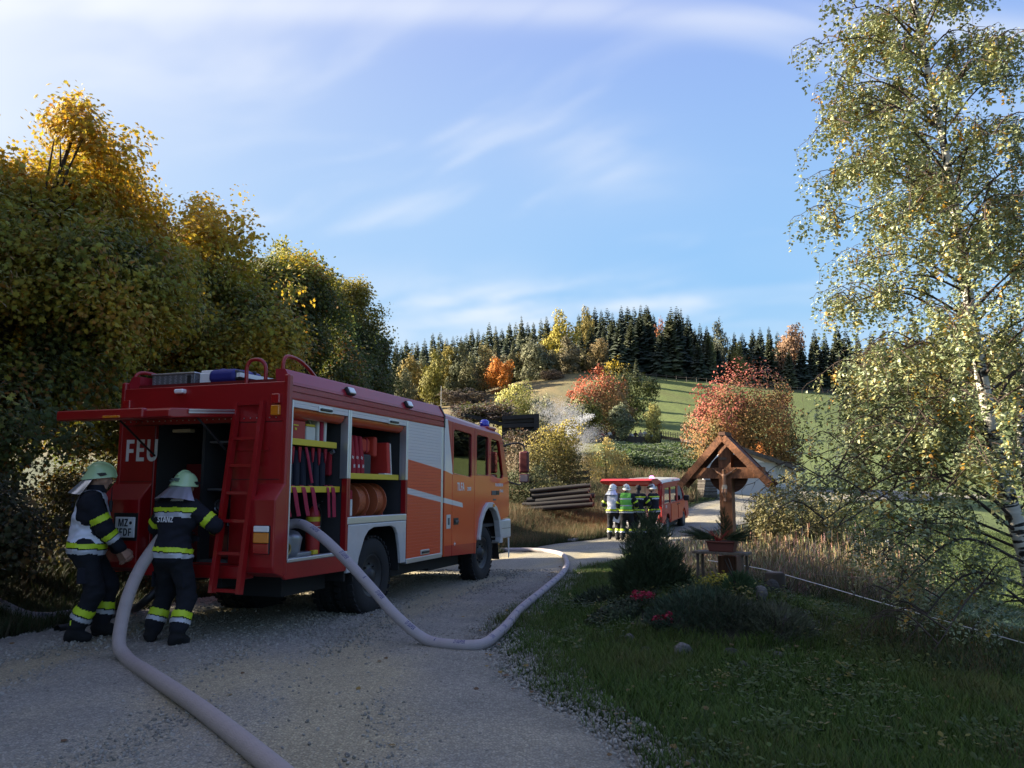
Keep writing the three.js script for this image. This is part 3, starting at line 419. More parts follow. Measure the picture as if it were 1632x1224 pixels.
const SKYLINE = [[632, 545], [640, 548], [648, 537], [657, 546], [665, 542], [677, 540], [690, 529], [702, 526], [712, 538], [722, 533], [735, 536], [744, 530], [752, 519], [762, 524], [771, 528], [780, 514], [790, 518], [800, 520], [812, 514], [822, 511], [831, 504], [841, 512], [850, 510], [862, 507], [871, 502], [884, 510], [922, 499], [929, 495], [937, 489], [948, 486], [958, 494], [967, 489], [976, 495], [990, 486], [1000, 486], [1010, 489], [1021, 484], [1030, 482], [1041, 500], [1069, 486], [1085, 492], [1096, 500], [1107, 519], [1115, 514], [1126, 517], [1138, 530], [1170, 528], [1183, 527], [1199, 524], [1211, 519], [1225, 521], [1239, 527], [1297, 521], [1314, 530], [1333, 516], [1348, 522], [1366, 530], [1388, 524], [1404, 530], [1423, 526], [1446, 533], [1465, 529], [1490, 536], [1512, 533], [1538, 540], [1560, 536], [1640, 538], [1665, 530], [1690, 541], [1720, 531], [1755, 538], [1790, 526], [1830, 538], [1870, 529], [1910, 535], [1960, 520], [2010, 530], [2070, 515], [2130, 525], [2200, 510], [2270, 520], [2350, 505]];
const SKYL = ordinals(SKYLINE, 'dark skyline spruce');
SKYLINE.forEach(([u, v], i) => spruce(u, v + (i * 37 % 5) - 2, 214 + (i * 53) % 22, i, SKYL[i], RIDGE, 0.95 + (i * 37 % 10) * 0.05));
const FRONT = [[962, 520], [985, 505], [1004, 512], [1019, 498], [1032, 487], [1052, 520], [1066, 497], [1078, 486], [1094, 515], [1112, 540], [1128, 530], [1142, 545], [1164, 548], [1178, 540], [1192, 552], [1208, 534], [1224, 540], [1240, 548], [1256, 556], [1276, 550], [1292, 545], [1310, 540], [1326, 548], [1345, 545], [1362, 552], [1384, 546], [1410, 556], [1432, 550], [1462, 560], [1490, 552], [1520, 562], [1556, 556], [1600, 562], [1640, 552], [1690, 560], [1740, 548], [1800, 552], [1870, 545], [1940, 550], [2020, 540], [2100, 545], [2190, 530], [2290, 540]];
const FRONTL = ordinals(FRONT, 'shaded spruce at the field edge');
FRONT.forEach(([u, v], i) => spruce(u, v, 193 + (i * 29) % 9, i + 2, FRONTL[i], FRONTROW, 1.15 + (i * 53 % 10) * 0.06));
[[976, 580, 146, 'spruce standing behind the reddish orange round tree'], [996, 584, 160, 'spruce standing behind the round yellow crowned tree'], [1014, 588, 174, 'spruce behind the right side of the round yellow crowned tree'], [962, 588, 134, 'small spruce behind the top of the reddish orange tree']].forEach(([u, v, d, lab], i) => spruce(u, v, d, i, lab, null, 1.3));
const RIGHTL = []; for (let i = 0; i < 34; i++) RIGHTL.push([1690 + i * 20 + (i * 37 % 11), 556 + (i * 53 % 30)]);
RIGHTL.forEach(([u, v], i) => spruce(u, v, 112 + (i * 31) % 14, i, 'dark spruce of the forest beyond the right edge of the view', 'spruces beyond the right edge of the view', 1.3));
const MID = 'spruces behind the autumn trees on the hill';
const MIDS = [[640, 570], [655, 575], [672, 560], [700, 548], [716, 552], [742, 545], [768, 545], [790, 540], [806, 535], [818, 540], [828, 530], [846, 528], [868, 525], [890, 535], [925, 520], [940, 515], [958, 512], [975, 508], [590, 560], [560, 555], [610, 565], [530, 560]], MIDL = ordinals(MIDS, 'greenish hillside spruce');
MIDS.forEach(([u, v], i) => spruce(u, v, 203 + (i * 17) % 8, i + 1, MIDL[i], MID, 1.15));

const A = farTree;
A('hill_tree', 'pale yellow tree at the left end of the hillside forest beside the rounded roadside tree', 'tall', 655, 560, 640, 17, 178, [0.30, 0.225, 0.06]);
A('hill_tree', 'grey green bushy tree low at the left end of the hillside forest', 'round', 643, 590, 650, 16, 165, [0.12, 0.125, 0.06]);
A('hill_tree', 'big rounded yellow green tree left on the hillside above the fire engine', 'round', 692, 562, 640, 24, 172, [0.18, 0.165, 0.030]);
A('hill_tree', 'yellow topped slender tree behind the big rounded yellow green tree', 'tall', 714, 550, 610, 14, 184, [0.27, 0.215, 0.04]);
A('hill_tree', 'grey green tall tree right of the yellow topped slender tree', 'tall', 729, 544, 620, 18, 182, [0.11, 0.12, 0.058]);
A('hill_tree', 'olive bush tree left of the pale yellow tree and the orange tree', 'round', 748, 574, 630, 19, 176, [0.12, 0.115, 0.045]);
A('hill_tree', 'pale straw yellow tree just left of the bright orange tree', 'tall', 772, 549, 612, 17, 182, [0.215, 0.185, 0.07]);
A('hill_tree', 'bright orange tree on the hillside', 'round', 795, 566, 614, 21, 175, [0.52, 0.20, 0.03]);
A('hill_tree', 'grey leaved drooping tree right of the bright orange tree', 'round', 854, 536, 606, 30, 184, [0.15, 0.155, 0.085]);
A('hill_tree', 'bright yellow tree high on the hill among spruces', 'round', 896, 499, 575, 26, 205, [0.36, 0.30, 0.05]);
A('hill_tree', 'yellow olive tree at the skyline right of the bright yellow tree', 'round', 934, 494, 545, 15, 212, [0.25, 0.20, 0.05]);
A('hill_tree', 'brownish grey tree below the bright yellow tree', 'tall', 911, 536, 602, 18, 188, [0.17, 0.145, 0.08]);
A('hill_tree', 'tan beech shaped tree left of the dark spruces', 'round', 953, 536, 598, 22, 187, [0.22, 0.16, 0.065]);
A('hill_tree', 'olive tree between the grey drooping tree and the brownish tree', 'round', 880, 560, 606, 15, 186, [0.14, 0.125, 0.055]);
A('hill_tree', 'rusty orange treetop between two tall dark spruces', 'round', 1053, 503, 560, 11, 222, [0.38, 0.15, 0.06]);
A('hill_tree', 'rusty brown tree at the skyline right of the red maple top', 'round', 1262, 512, 600, 28, 200, [0.24, 0.145, 0.085]);
A('hill_tree', 'tall thin pine with open grey green crown on the skyline', 'tall', 1152, 511, 600, 14, 208, [0.085, 0.095, 0.06]);
A('hill_tree', 'light green tree in front of the dark spruces left of the red maple', 'tall', 1134, 535, 590, 10, 196, [0.16, 0.17, 0.05]);
A('hill_tree', 'yellow green rounded tree below the skyline above the red maple', 'round', 1178, 550, 600, 13, 194, [0.17, 0.16, 0.045]);
A('hill_tree', 'golden tree at the skyline seen right of the birch trunk', 'round', 1592, 524, 620, 34, 185, [0.30, 0.215, 0.05]);
A('hill_tree', 'green broad tree at the right edge of the picture below the golden tree', 'round', 1640, 560, 650, 40, 165, [0.10, 0.12, 0.03]);
A('hill_tree', 'olive tree at the skyline seen through the birch crown', 'round', 1500, 535, 620, 26, 186, [0.19, 0.16, 0.05]);
A('hill_bush', 'brown bush at the foot of the grey drooping tree', 'dome', 880, 588, 606, 16, 180, [0.12, 0.085, 0.055], { category: 'bush' });
A('hill_bush', 'grey brown bush row at the upper edge of the tan field', 'dome', 740, 618, 636, 34, 168, [0.13, 0.10, 0.07], { category: 'bush' });
{ const r = rng(515), FILL = 'autumn trees filling the hillside forest'; const C = [[0.13, 0.125, 0.05], [0.16, 0.13, 0.06], [0.21, 0.17, 0.05], [0.12, 0.13, 0.06], [0.17, 0.115, 0.05]], names = ['olive', 'brownish', 'straw coloured', 'grey green', 'tan'];
  const spots = []; for (let u = 540; u < 945; u += 12.5) spots.push([u + (r() - 0.5) * 8, mix(580, 553, (u - 600) / 340) + (r() - 0.5) * 22, 10 + r() * 7, 190 + r() * 6, Math.floor(r() * 5)]);
  const labs = C.map((_, k) => ordinals(spots.filter((s) => s[4] === k), names[k] + ' forest tree')), n = [0, 0, 0, 0, 0];
  for (const [u, v, hw, d, k] of spots) { const p = at(u, 600, d), vg = 612 - (ground(p.x, p.z) - p.y) / d * F - 12 + 0; A('hill_tree', labs[k][n[k]++], r() < 0.5 ? 'tall' : 'round', u, v, Math.min(650, vg + 8), hw, d, C[k], { group: FILL }); } }
// nearer single trees
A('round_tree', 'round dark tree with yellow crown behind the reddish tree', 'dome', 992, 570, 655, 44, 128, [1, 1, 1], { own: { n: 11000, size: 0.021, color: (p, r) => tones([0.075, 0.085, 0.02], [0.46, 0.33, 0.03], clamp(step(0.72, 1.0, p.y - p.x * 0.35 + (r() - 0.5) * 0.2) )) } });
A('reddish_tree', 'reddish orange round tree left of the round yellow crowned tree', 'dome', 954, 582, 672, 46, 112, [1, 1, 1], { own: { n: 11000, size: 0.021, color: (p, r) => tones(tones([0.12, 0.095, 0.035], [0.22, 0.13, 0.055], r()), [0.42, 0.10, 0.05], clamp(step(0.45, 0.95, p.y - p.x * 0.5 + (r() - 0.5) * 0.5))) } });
A('small_tree', 'small green tree beside the water spray under the reddish tree', 'round', 932, 626, 684, 30, 104, [0.13, 0.135, 0.035]);
A('pine_tree', 'young grey green pine behind the row of onlookers', 'tall', 990, 638, 698, 21, 104, [1, 1, 1], { own: { n: 6000, size: 0.026, color: (p, r) => tones([0.115, 0.13, 0.075], [0.115, 0.13, 0.075].map((v) => v * 1.7), clamp(r() * 0.6 + step(0.6, 1, p.y) * 0.4)) } });
A('young_birch', 'slim yellowish young birch right of the grey green pine', 'tall', 1042, 640, 698, 15, 103, [1, 1, 1], { own: { n: 5000, size: 0.024, color: (p, r) => tones([0.22, 0.20, 0.06], [0.22, 0.20, 0.06].map((v) => v * 1.7), clamp(r() * 0.6 + step(0.6, 1, p.y) * 0.4)) } });
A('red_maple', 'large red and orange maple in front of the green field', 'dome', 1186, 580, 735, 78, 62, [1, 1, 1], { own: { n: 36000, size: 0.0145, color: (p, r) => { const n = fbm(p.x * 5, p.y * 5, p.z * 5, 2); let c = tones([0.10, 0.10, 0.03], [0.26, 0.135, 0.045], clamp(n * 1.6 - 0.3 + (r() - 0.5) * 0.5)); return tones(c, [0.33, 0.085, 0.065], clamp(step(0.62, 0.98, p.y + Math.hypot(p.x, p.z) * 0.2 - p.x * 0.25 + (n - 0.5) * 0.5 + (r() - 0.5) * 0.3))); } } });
A('orange_shrub', 'small orange shrub below the red maple beside the house roof', 'dome', 1212, 706, 735, 20, 58, [0.50, 0.20, 0.05], { category: 'bush' });
A('pale_willow_bush', 'pale yellow green bush on the tan slope above the charred beams', 'round', 822, 600, 672, 34, 84, [1, 1, 1], { own: { n: 8000, size: 0.024, color: (p, r) => tones([0.30, 0.285, 0.085], [0.30, 0.285, 0.085].map((v) => v * 1.7), clamp(r() * 0.6 + step(0.6, 1, p.y) * 0.4)) }, category: 'bush' });
A('grey_bush', 'grey green rounded bush right of the pale bush beside the smoke', 'dome', 862, 622, 672, 26, 82, [1, 1, 1], { own: { n: 6000, size: 0.028, color: (p, r) => tones([0.155, 0.16, 0.08], [0.155, 0.16, 0.08].map((v) => v * 1.7), clamp(r() * 0.6 + step(0.6, 1, p.y) * 0.4)) }, category: 'bush' });
A('leafy_bush', 'leafy dark bush with yellow tips in front of the smoke', 'round', 884, 668, 800, 52, 38, [1, 1, 1], { own: { n: 14000, size: 0.016, color: (p, r) => tones(tones([0.08, 0.08, 0.026], [0.15, 0.13, 0.04], r()), [0.36, 0.29, 0.05], clamp(step(0.55, 0.95, p.y + (r() - 0.5) * 0.4))) }, category: 'bush' });
A('straw_bush', 'straw yellow feathery bush above the tailgate of the red van', 'dome', 966, 698, 790, 34, 47, [1, 1, 1], { own: { n: 8000, size: 0.02, color: (p, r) => tones([0.36, 0.275, 0.085], [0.36, 0.275, 0.085].map((v) => v * 1.7), clamp(r() * 0.6 + step(0.6, 1, p.y) * 0.4)) }, category: 'bush' });
A('low_bush', 'dark low bush between the log pile and the leafy bush', 'dome', 845, 730, 800, 40, 34, [1, 1, 1], { own: { n: 7000, size: 0.024, color: (p, r) => tones([0.05, 0.06, 0.022], [0.05, 0.06, 0.022].map((v) => v * 1.7), clamp(r() * 0.6 + step(0.6, 1, p.y) * 0.4)) }, category: 'bush' });
A('low_bush', 'brownish weeds bush behind the mirror of the fire engine', 'dome', 840, 690, 760, 34, 40, [1, 1, 1], { own: { n: 7000, size: 0.022, color: (p, r) => tones([0.13, 0.095, 0.055], [0.13, 0.095, 0.055].map((v) => v * 1.7), clamp(r() * 0.6 + step(0.6, 1, p.y) * 0.4)) }, category: 'bush' });
// the green thicket on the bank under the onlookers
{ const r = rng(611), list = [];
  for (let i = 0; i < 8000; i++) { const u = mix(968, 1118, r()), d = mix(58, 84, r()), x = (u - 816) / F * d, z = -d; if (fbm(x * 0.5, z * 0.5, 4, 2) < 0.30) continue; const h = (0.35 + 1.3 * fbm(x * 0.35, z * 0.35, 7, 2)); list.push({ p: onGround(x, z, h * (0.35 + 0.65 * Math.sqrt(r()))), r: [(r() - 0.5) * 1.1, r() * 6.28, (r() - 0.5) * 1.1], s: 2.0 + 1.6 * r(), c: tones([0.06, 0.105, 0.030], [0.13, 0.18, 0.05], r()) }); }
  tag(instances('shrub_thicket', leafCluster(14, OVAL, 12, 0.09, 0.24, { tone: 0.4 }), LEAF, list), 'dense green shrubs covering the bank below the wooden fence', 'shrubs', null, 'stuff'); }

// ---------------------------------------------------------------- the fire engine: x forward, y up, z to its right side (the side seen)
const TA = 18.9 * Math.PI / 180, TD = V(Math.sin(TA), 0, -Math.cos(TA)), TN = V(Math.cos(TA), 0, Math.sin(TA));
const T0 = groundAt(592, 982).addScaledVector(TN, -1.17), TTURN = Math.PI / 2 - TA;
const inTruck = (x, y, z) => T0.clone().addScaledVector(TD, x).addScaledVector(TN, z).add(V(0, y, 0));   // truck coordinates to the world
const dirtMap = texture(512, tile((x, y) => { const n = fbm(x * 5, y * 5, 3, 4), m = fbm(x * 30, y * 30, 5, 3); const v = 0.93 + 0.10 * (n - 0.5) + 0.07 * (m - 0.5); return v; }));
const roughMap = texture(256, tile((x, y) => 0.75 + 0.9 * (fbm(x * 6, y * 6, 8, 4) - 0.5)), { srgb: false });
const paintMat = (r, g, b, rough = 0.34, o = {}) => new THREE.MeshPhysicalMaterial({ color: lin(r, g, b), roughness: rough, map: dirtMap, clearcoat: 0.6, clearcoatRoughness: 0.08, ...o });
const RED = paintMat(0.33, 0.004, 0.006, 0.42, { clearcoat: 0.3 }), REDDARK = paintMat(0.16, 0.004, 0.005, 0.5, { clearcoat: 0.2 }), FLAME = paintMat(0.66, 0.085, 0.020, 0.4), WHITEP = paintMat(0.58, 0.58, 0.59, 0.4);
const MIRRORRED = paintMat(0.10, 0.004, 0.006, 0.5, { clearcoat: 0.2 }), RAILRED = paintMat(0.36, 0.010, 0.022, 0.45, { clearcoat: 0.35 });
const ALU = M(0.62, 0.63, 0.65, 0.38, { metalness: 0.85 }), STEEL = M(0.5, 0.5, 0.52, 0.3, { metalness: 0.95 }), GREYM = M(0.09, 0.092, 0.095, 0.6, { metalness: 0.2 }), INNER = M(0.030, 0.030, 0.032, 0.8), BLACK = M(0.012, 0.012, 0.013, 0.5), CHASSIS = M(0.008, 0.008, 0.009, 0.8), YEL = M(0.60, 0.46, 0.02, 0.5), RUBBER = new THREE.MeshStandardMaterial({ color: lin(0.010, 0.010, 0.011), roughness: 0.82, bumpMap: grassBump, bumpScale: 0.002 });
const GLASS = new THREE.MeshPhysicalMaterial({ color: lin(0.20, 0.23, 0.22), roughness: 0.02, transmission: 1, thickness: 0, ior: 1.75, specularIntensity: 1 });
const AMBER = M(0.62, 0.19, 0.01, 0.25, { clearcoat: 1 }), REDLENS = M(0.35, 0.01, 0.01, 0.25, { clearcoat: 1 }), BLUELENS = M(0.01, 0.02, 0.40, 0.15, { clearcoat: 1 }), WHITELENS = M(0.75, 0.76, 0.74, 0.3, { clearcoat: 1 }), LETTER = M(0.72, 0.72, 0.72, 0.5), DARKLETTER = M(0.03, 0.03, 0.035, 0.6);

// side paint: white above a falling line, flame red below with a white stripe (x along the truck, y up, in metres)
const SX0 = -2, SX1 = 5.6, SY0 = 0.5, SY1 = 2.8;
const sideTex = canvasTex(2048, 640, (c, w, h) => {
  const X = (x) => (x - SX0) / (SX1 - SX0) * w, Y = (y) => h - (y - SY0) / (SY1 - SY0) * h, poly = (p, f) => { c.fillStyle = f; c.beginPath(); p.forEach(([x, y], i) => i ? c.lineTo(X(x), Y(y)) : c.moveTo(X(x), Y(y))); c.fill(); };
  c.fillStyle = '#dc5016'; c.fillRect(0, 0, w, h);
  poly([[2.3, 2.9], [5.7, 2.9], [5.7, 1.86], [2.62, 1.86], [2.3, 1.95]], '#a5120f');      // red round the windows
  poly([[2.3, 0.4], [5.7, 0.4], [5.7, 0.66], [2.3, 0.74]], '#b01c12');
  poly([[-2, 2.9], [2.35, 2.9], [2.62, 1.86], [2.19, 1.93], [0.97, 2.05], [-2, 2.36]], '#d9dcdc');
  poly([[0.9, 1.655], [3.03, 1.40], [3.06, 1.32], [0.9, 1.565]], '#d9dcdc');
});
const sideUV = (g) => { const p = g.attributes.position, n = p.count, a = new Float32Array(n * 2); for (let i = 0; i < n; i++) { a[2 * i] = (p.getX(i) - SX0) / (SX1 - SX0); a[2 * i + 1] = (p.getY(i) - SY0) / (SY1 - SY0); } g.setAttribute('uv', new THREE.BufferAttribute(a, 2)); return g; };
const SIDEPAINT = new THREE.MeshPhysicalMaterial({ map: sideTex, color: lin(0.98, 0.92, 0.90), roughness: 0.42, clearcoat: 0.6, clearcoatRoughness: 0.08 });
const SHUTTERPAINT = new THREE.MeshPhysicalMaterial({ map: sideTex, color: lin(0.88, 0.80, 0.78), roughness: 0.5, clearcoat: 0.2, clearcoatRoughness: 0.3 });

const truck = thing('fire_engine', 'large red and orange fire engine on the gravel road with open side lockers', 'fire engine', T0, TTURN);
const HW = 1.17;
{
  // the superstructure: skin, walls of the lockers, floors
  const rail = (m) => { const pts = [[HW - 0.005, 2.60], [HW, 2.62], [HW, 2.675], [HW - 0.014, 2.68], [HW - 0.014, 2.69], [HW, 2.695], [HW, 2.745], [HW - 0.014, 2.75], [HW - 0.014, 2.76], [HW, 2.765], [HW - 0.012, 2.80], [HW - 0.085, 2.925], [HW - 0.10, 2.945], [HW - 0.13, 2.95], [HW - 0.22, 2.95], [HW - 0.22, 2.86], [HW - 0.12, 2.60]]; return extr(pts.map(([z, y]) => [-z * m, y]), -1.925, 2.24).rotateY(Math.PI / 2); };
  part('roof_rail', rail(1), RAILRED, truck); part('roof_rail', rail(-1), RAILRED, truck);
  part('roof', [bb(-1.92, 2.24, 2.80, 2.84, -0.98, 0.98), bb(2.2, 2.24, 2.5, 2.9, -0.95, 0.95)], REDDARK, truck);
  // rear wall
  part('rear_wall', [rb(-1.98, -1.93, 0.80, 2.36, -1.17, -0.62, 0.012), rb(-1.98, -1.93, 0.80, 2.36, 0.46, 1.165, 0.012), rb(-1.98, -1.93, 2.355, 2.80, -1.17, 1.165, 0.012), rb(-1.97, -1.93, 0.70, 0.81, -1.15, 1.15)], RED, truck);
  part('corner_post', [rb(-1.985, -1.895, 0.70, 2.88, 1.10, 1.172, 0.025, 3)], RED, truck); part('corner_post', [rb(-1.985, -1.895, 0.70, 2.88, -1.172, -1.10, 0.025, 3)], RED, truck);
  // side pods low at the rear corners, with a sloped top
  const pod = (z0, z1) => extr([[-1.96, 0.68], [-2.13, 0.74], [-2.15, 0.80], [-2.15, 1.50], [-1.96, 1.70]], z0, z1, [], 0.015);
  part('rear_pod', pod(0.80, 1.17), RED, truck); part('rear_pod', pod(-1.20, -0.635), RED, truck);
  part('rear_skirt', [rb(-2.12, -1.95, 0.66, 0.80, -0.64, 0.80, 0.02), extr([[-1.95, 0.83], [-1.95, 0.68], [-1.9, 0.65], [-0.66, 0.63], [-0.66, 0.825]], HW - 0.05, HW - 0.006, [], 0.008)], RED, truck);
  part('locker_wall', [bb(-1.90, 2.24, 0.62, 2.62, -0.02, 0.02), bb(-0.675, -0.645, 0.84, 2.62, 0.02, 1.08), bb(0.95, 0.975, 0.64, 2.62, 0.02, 1.08), bb(2.19, 2.22, 0.62, 2.62, -1.15, 1.10), bb(-1.9, 2.24, 2.62, 2.64, -1.1, 1.05), bb(-1.93, -1.9, 0.8, 2.62, 0.46, 1.1), bb(-1.93, -0.72, 0.8, 2.36, -0.63, -0.62), bb(-0.74, -0.70, 0.8, 2.4, -0.62, 0.02), bb(-1.93, -0.72, 0.80, 2.36, 0.455, 0.46)], INNER, truck);
  part('locker_floor', [bb(-1.90, -0.66, 0.805, 0.835, 0.02, 1.10), bb(-0.65, 0.96, 1.16, 1.19, 0.02, 1.06), bb(-1.93, -0.7, 0.78, 0.80, -0.62, 0.46)], GREYM, truck);
  part('left_side', [bb(-1.9, 2.24, 0.66, 2.62, -1.165, -1.13)], SIDEPAINT, truck);
  // sills and mud guard panel
  part('sill', [rb(-1.895, -0.655, 0.828, 0.868, 1.09, 1.178, 0.008), rb(0.97, 2.20, 0.575, 0.645, 1.08, 1.176, 0.008), rb(-0.655, 0.955, 1.185, 1.275, 1.04, 1.174, 0.01)], ALU, truck);
  const arch = [[-0.40, 0.57], [-0.36, 0.76], [-0.22, 1.01], [-0.12, 1.09], [0.02, 1.125], [0.50, 1.125], [0.62, 1.09], [0.69, 1.01], [0.76, 0.80], [0.80, 0.57]];
  part('fender_panel', extr([[-0.645, 0.60], ...arch.map(([x, y]) => [x, y === 0.57 ? 0.60 : y]).slice(0), [0.955, 0.60], [0.955, 1.183], [-0.645, 1.183]], 1.125, 1.172, [], 0.012), WHITEP, truck);
  part('wheel_arch', [bb(-0.62, 0.93, 1.13, 1.16, 0.3, 1.12), bb(0.82, 0.86, 0.5, 1.16, 0.3, 1.12), bb(-0.64, -0.60, 0.5, 1.16, 0.3, 1.12)], CHASSIS, truck);
  // aluminium door posts, painted red below
  for (const [x, w] of [[-0.65, 0.085], [0.955, 0.06], [2.20, 0.07]]) { part('door_post', [rb(x - w / 2, x - 0.004, 1.75, 2.60, 1.09, 1.168, 0.006), rb(x + 0.004, x + w / 2, 1.75, 2.60, 1.09, 1.168, 0.006), bb(x - w / 2, x + w / 2, 1.75, 2.6, 1.06, 1.10)], ALU, truck); part('door_post', [rb(x - w / 2, x - 0.004, x < 0 ? 0.66 : x < 1 ? 1.28 : 0.6, 1.748, 1.09, 1.168, 0.006), rb(x + 0.004, x + w / 2, x < 0 ? 0.66 : x < 1 ? 1.28 : 0.6, 1.748, 1.09, 1.168, 0.006)], x < 2 ? RED : ALU, truck); }
  part('door_post', rb(-1.897, -1.877, 0.86, 2.60, 1.10, 1.170, 0.006), ALU, truck);
  // roller shutters: two rolled up, one closed
  const slats = (x0, x1, y0, y1, zf = 1.150) => { const out = [], n = Math.round((y1 - y0) / 0.045), s = (y1 - y0) / n; for (let i = 0; i < n; i++) { const y = y0 + i * s; out.push(extr([[-0.0095, 0.0004], [-0.012, 0.0034], [-0.012, s - 0.0034], [-0.0095, s - 0.0004], [0.012, s - 0.0004], [0.012, 0.0004]], x0, x1).rotateY(Math.PI / 2).translate(0, y, zf)); } return out.map(sideUV); };
  const shut = (x0, x1, y0, y1) => slats(x0, x1, y0, y1).map((g) => part('slat', g, SHUTTERPAINT, truck));
  shut(0.99, 2.165, 0.645, 2.60); shut(-1.875, -0.70, 2.52, 2.61); shut(-0.605, 0.92, 2.52, 2.61);
  for (const [x, y] of [[-1.22, 2.545], [0.52, 2.545], [1.60, 0.70]]) { const b = part('shutter_handle', [rb(x - 0.15, x + 0.15, y - 0.035, y + 0.035, 1.160, 1.172, 0.006)], ALU, truck); part('grip', rb(x - 0.12, x + 0.12, y - 0.018, y + 0.014, 1.172, 1.192, 0.01), BLACK, b); }
  const drum = (x0, x1) => { const g = new THREE.CylinderGeometry(0.10, 0.10, x1 - x0, 20); return g.rotateZ(Math.PI / 2).translate((x0 + x1) / 2, 2.52, 1.02); };
  part('shutter_roll', drum(-1.87, -0.71), FLAME, truck); part('shutter_roll', drum(-0.60, 0.92), FLAME, truck);
  // shelves with yellow lips
  for (const [x0, x1, y] of [[-1.875, -0.80, 2.15], [-1.875, -0.70, 1.615], [-0.60, 0.88, 1.785]]) { const s = part('shelf', [bb(x0, x1, y - 0.012, y + 0.012, 0.06, 1.05)], GREYM, truck); part('shelf_edge', rb(x0, x1, y - 0.037, y + 0.037, 1.05, 1.075, 0.006), YEL, s); }
  // side lamps on the roof rail, rear lamps
  for (const x of [-0.67, 0.97]) { const b = part('side_lamp', rbox(0.17, 0.105, 0.05, x, 2.835, HW - 0.005, 0.015, 2, [-0.5, 0, 0]), BLACK, truck); part('lens', rbox(0.135, 0.085, 0.03, x, 2.842, HW + 0.018, 0.012, 2, [-0.5, 0, 0]), WHITELENS, b); }
  for (const z of [1.02, -1.05]) { part('rear_lamp', rb(-2.02, -1.975, 2.55, 2.66, z - 0.055, z + 0.055, 0.012), REDLENS, truck); part('rear_lamp', rb(-2.02, -1.975, 2.42, 2.535, z - 0.055, z + 0.055, 0.012), AMBER, truck); }
  for (const z of [1.025, -1.09]) { const t = part('tail_light', rb(-2.17, -2.145, 0.935, 1.235, z - 0.10, z + 0.10, 0.012), BLACK, truck); part('reverse_lamp', rb(-2.185, -2.165, 1.165, 1.23, z - 0.095, z + 0.095, 0.01), WHITELENS, t); part('indicator', rb(-2.185, -2.165, 1.05, 1.16, z - 0.095, z + 0.095, 0.01), AMBER, t); part('brake_lamp', rb(-2.185, -2.165, 0.94, 1.045, z - 0.095, z + 0.095, 0.01), REDLENS, t); }
  // lettering and plate at the rear
  const rearText = (g, z, y, x = -1.983) => g.rotateY(-Math.PI / 2).translate(x, y, z);
  part('lettering', rearText(lettering('FEU', 0.255, 0.78), -1.06, 1.94), LETTER, truck, 'white letters FEU on the rear wall');
  const plate = part('number_plate', rb(-2.175, -2.155, 1.075, 1.305, -0.945, -0.665, 0.01), M(0.72, 0.73, 0.72, 0.4), truck);
  part('plate_recess', rb(-2.154, -2.148, 1.04, 1.35, -0.985, -0.642, 0.004), BLACK, truck);
  part('plate_text', [rearText(lettering('MZ', 0.085, 0.85), -0.90, 1.20, -2.1765), rearText(lettering('6FDF', 0.085, 0.85), -0.935, 1.095, -2.1765), new THREE.CylinderGeometry(0.018, 0.018, 0.003, 12).rotateZ(Math.PI / 2).translate(-2.1765, 1.24, -0.72)], DARKLETTER, truck);
  // raised rear flap with its aluminium edge, reflector, struts
  const flap = part('rear_flap', [extr([[-1.97, 2.42], [-2.98, 2.325], [-3.02, 2.34], [-3.02, 2.40], [-2.98, 2.425], [-1.97, 2.50]], -0.94, 0.50, [], 0.012), rb(-3.06, -2.985, 2.325, 2.43, -0.94, 0.20, 0.02)], RED, truck);
  part('flap_edge', [beam([-2.02, 2.462, 0.512], [-2.76, 2.400, 0.512], 0.012, 0.02), beam([-2.02, 2.492, 0.512], [-2.76, 2.425, 0.512], 0.012, 0.016)], ALU, flap);
  part('reflector', rb(-3.075, -3.058, 2.335, 2.36, -0.30, -0.08, 0.005), AMBER, flap);
  part('gas_strut', [bar([-2.0, 2.0, -0.60], [-2.55, 2.37, -0.60], 0.012), bar([-2.0, 2.0, 0.44], [-2.55, 2.37, 0.44], 0.012)], BLACK, truck);
  part('edge_lamp', [rbox(0.09, 0.055, 0.13, -2.0, 2.735, -0.28, 0.02)], WHITELENS, truck);
  // pump in the rear bay: panel, gauges, valves
  const pump = part('pump_panel', [rb(-1.50, -1.44, 0.82, 1.92, -0.58, 0.42, 0.01), rb(-1.75, -1.5, 0.82, 1.2, -0.4, 0.3, 0.04)], REDDARK, truck);
  for (const [z, y] of [[-0.08, 1.84], [0.13, 1.86], [0.33, 1.83]]) { const g = part('gauge', bar([-1.50, y, z], [-1.545, y, z], 0.075, 0.075, 20), STEEL, pump); part('dial', bar([-1.545, y, z], [-1.549, y, z], 0.06, 0.06, 20), M(0.5, 0.5, 0.48, 0.5), g); }
  for (const [z, y] of [[-0.25, 1.35], [0.08, 1.45], [0.28, 1.25]]) part('valve', [bar([-1.5, y, z], [-1.66, y - 0.03, z], 0.055, 0.06, 14), new THREE.TorusGeometry(0.07, 0.012, 6, 18).rotateY(Math.PI / 2).translate(-1.68, y - 0.03, z)], STEEL, pump);
  part('bay_lamp', [rb(-1.80, -1.70, 2.28, 2.32, -0.55, -0.30, 0.01)], M(0.5, 0.42, 0.25, 0.4), truck);
  part('outlet', [bar([-1.62, 0.98, -0.48], [-1.95, 1.0, -0.50], 0.075, 0.07, 16)], STEEL, truck);
  // ladder hung from the rear wall, leaning out at its foot
  const L0 = V(-2.00, 2.58, 0.52), L1 = V(-2.00, 2.58, 0.86), B0 = V(-2.27, 0.53, 0.51), B1 = V(-2.28, 0.53, 0.86), lad = part('ladder', [beam(L0, B0, 0.05, 0.07), beam(L1, B1, 0.05, 0.07)], RED, truck);
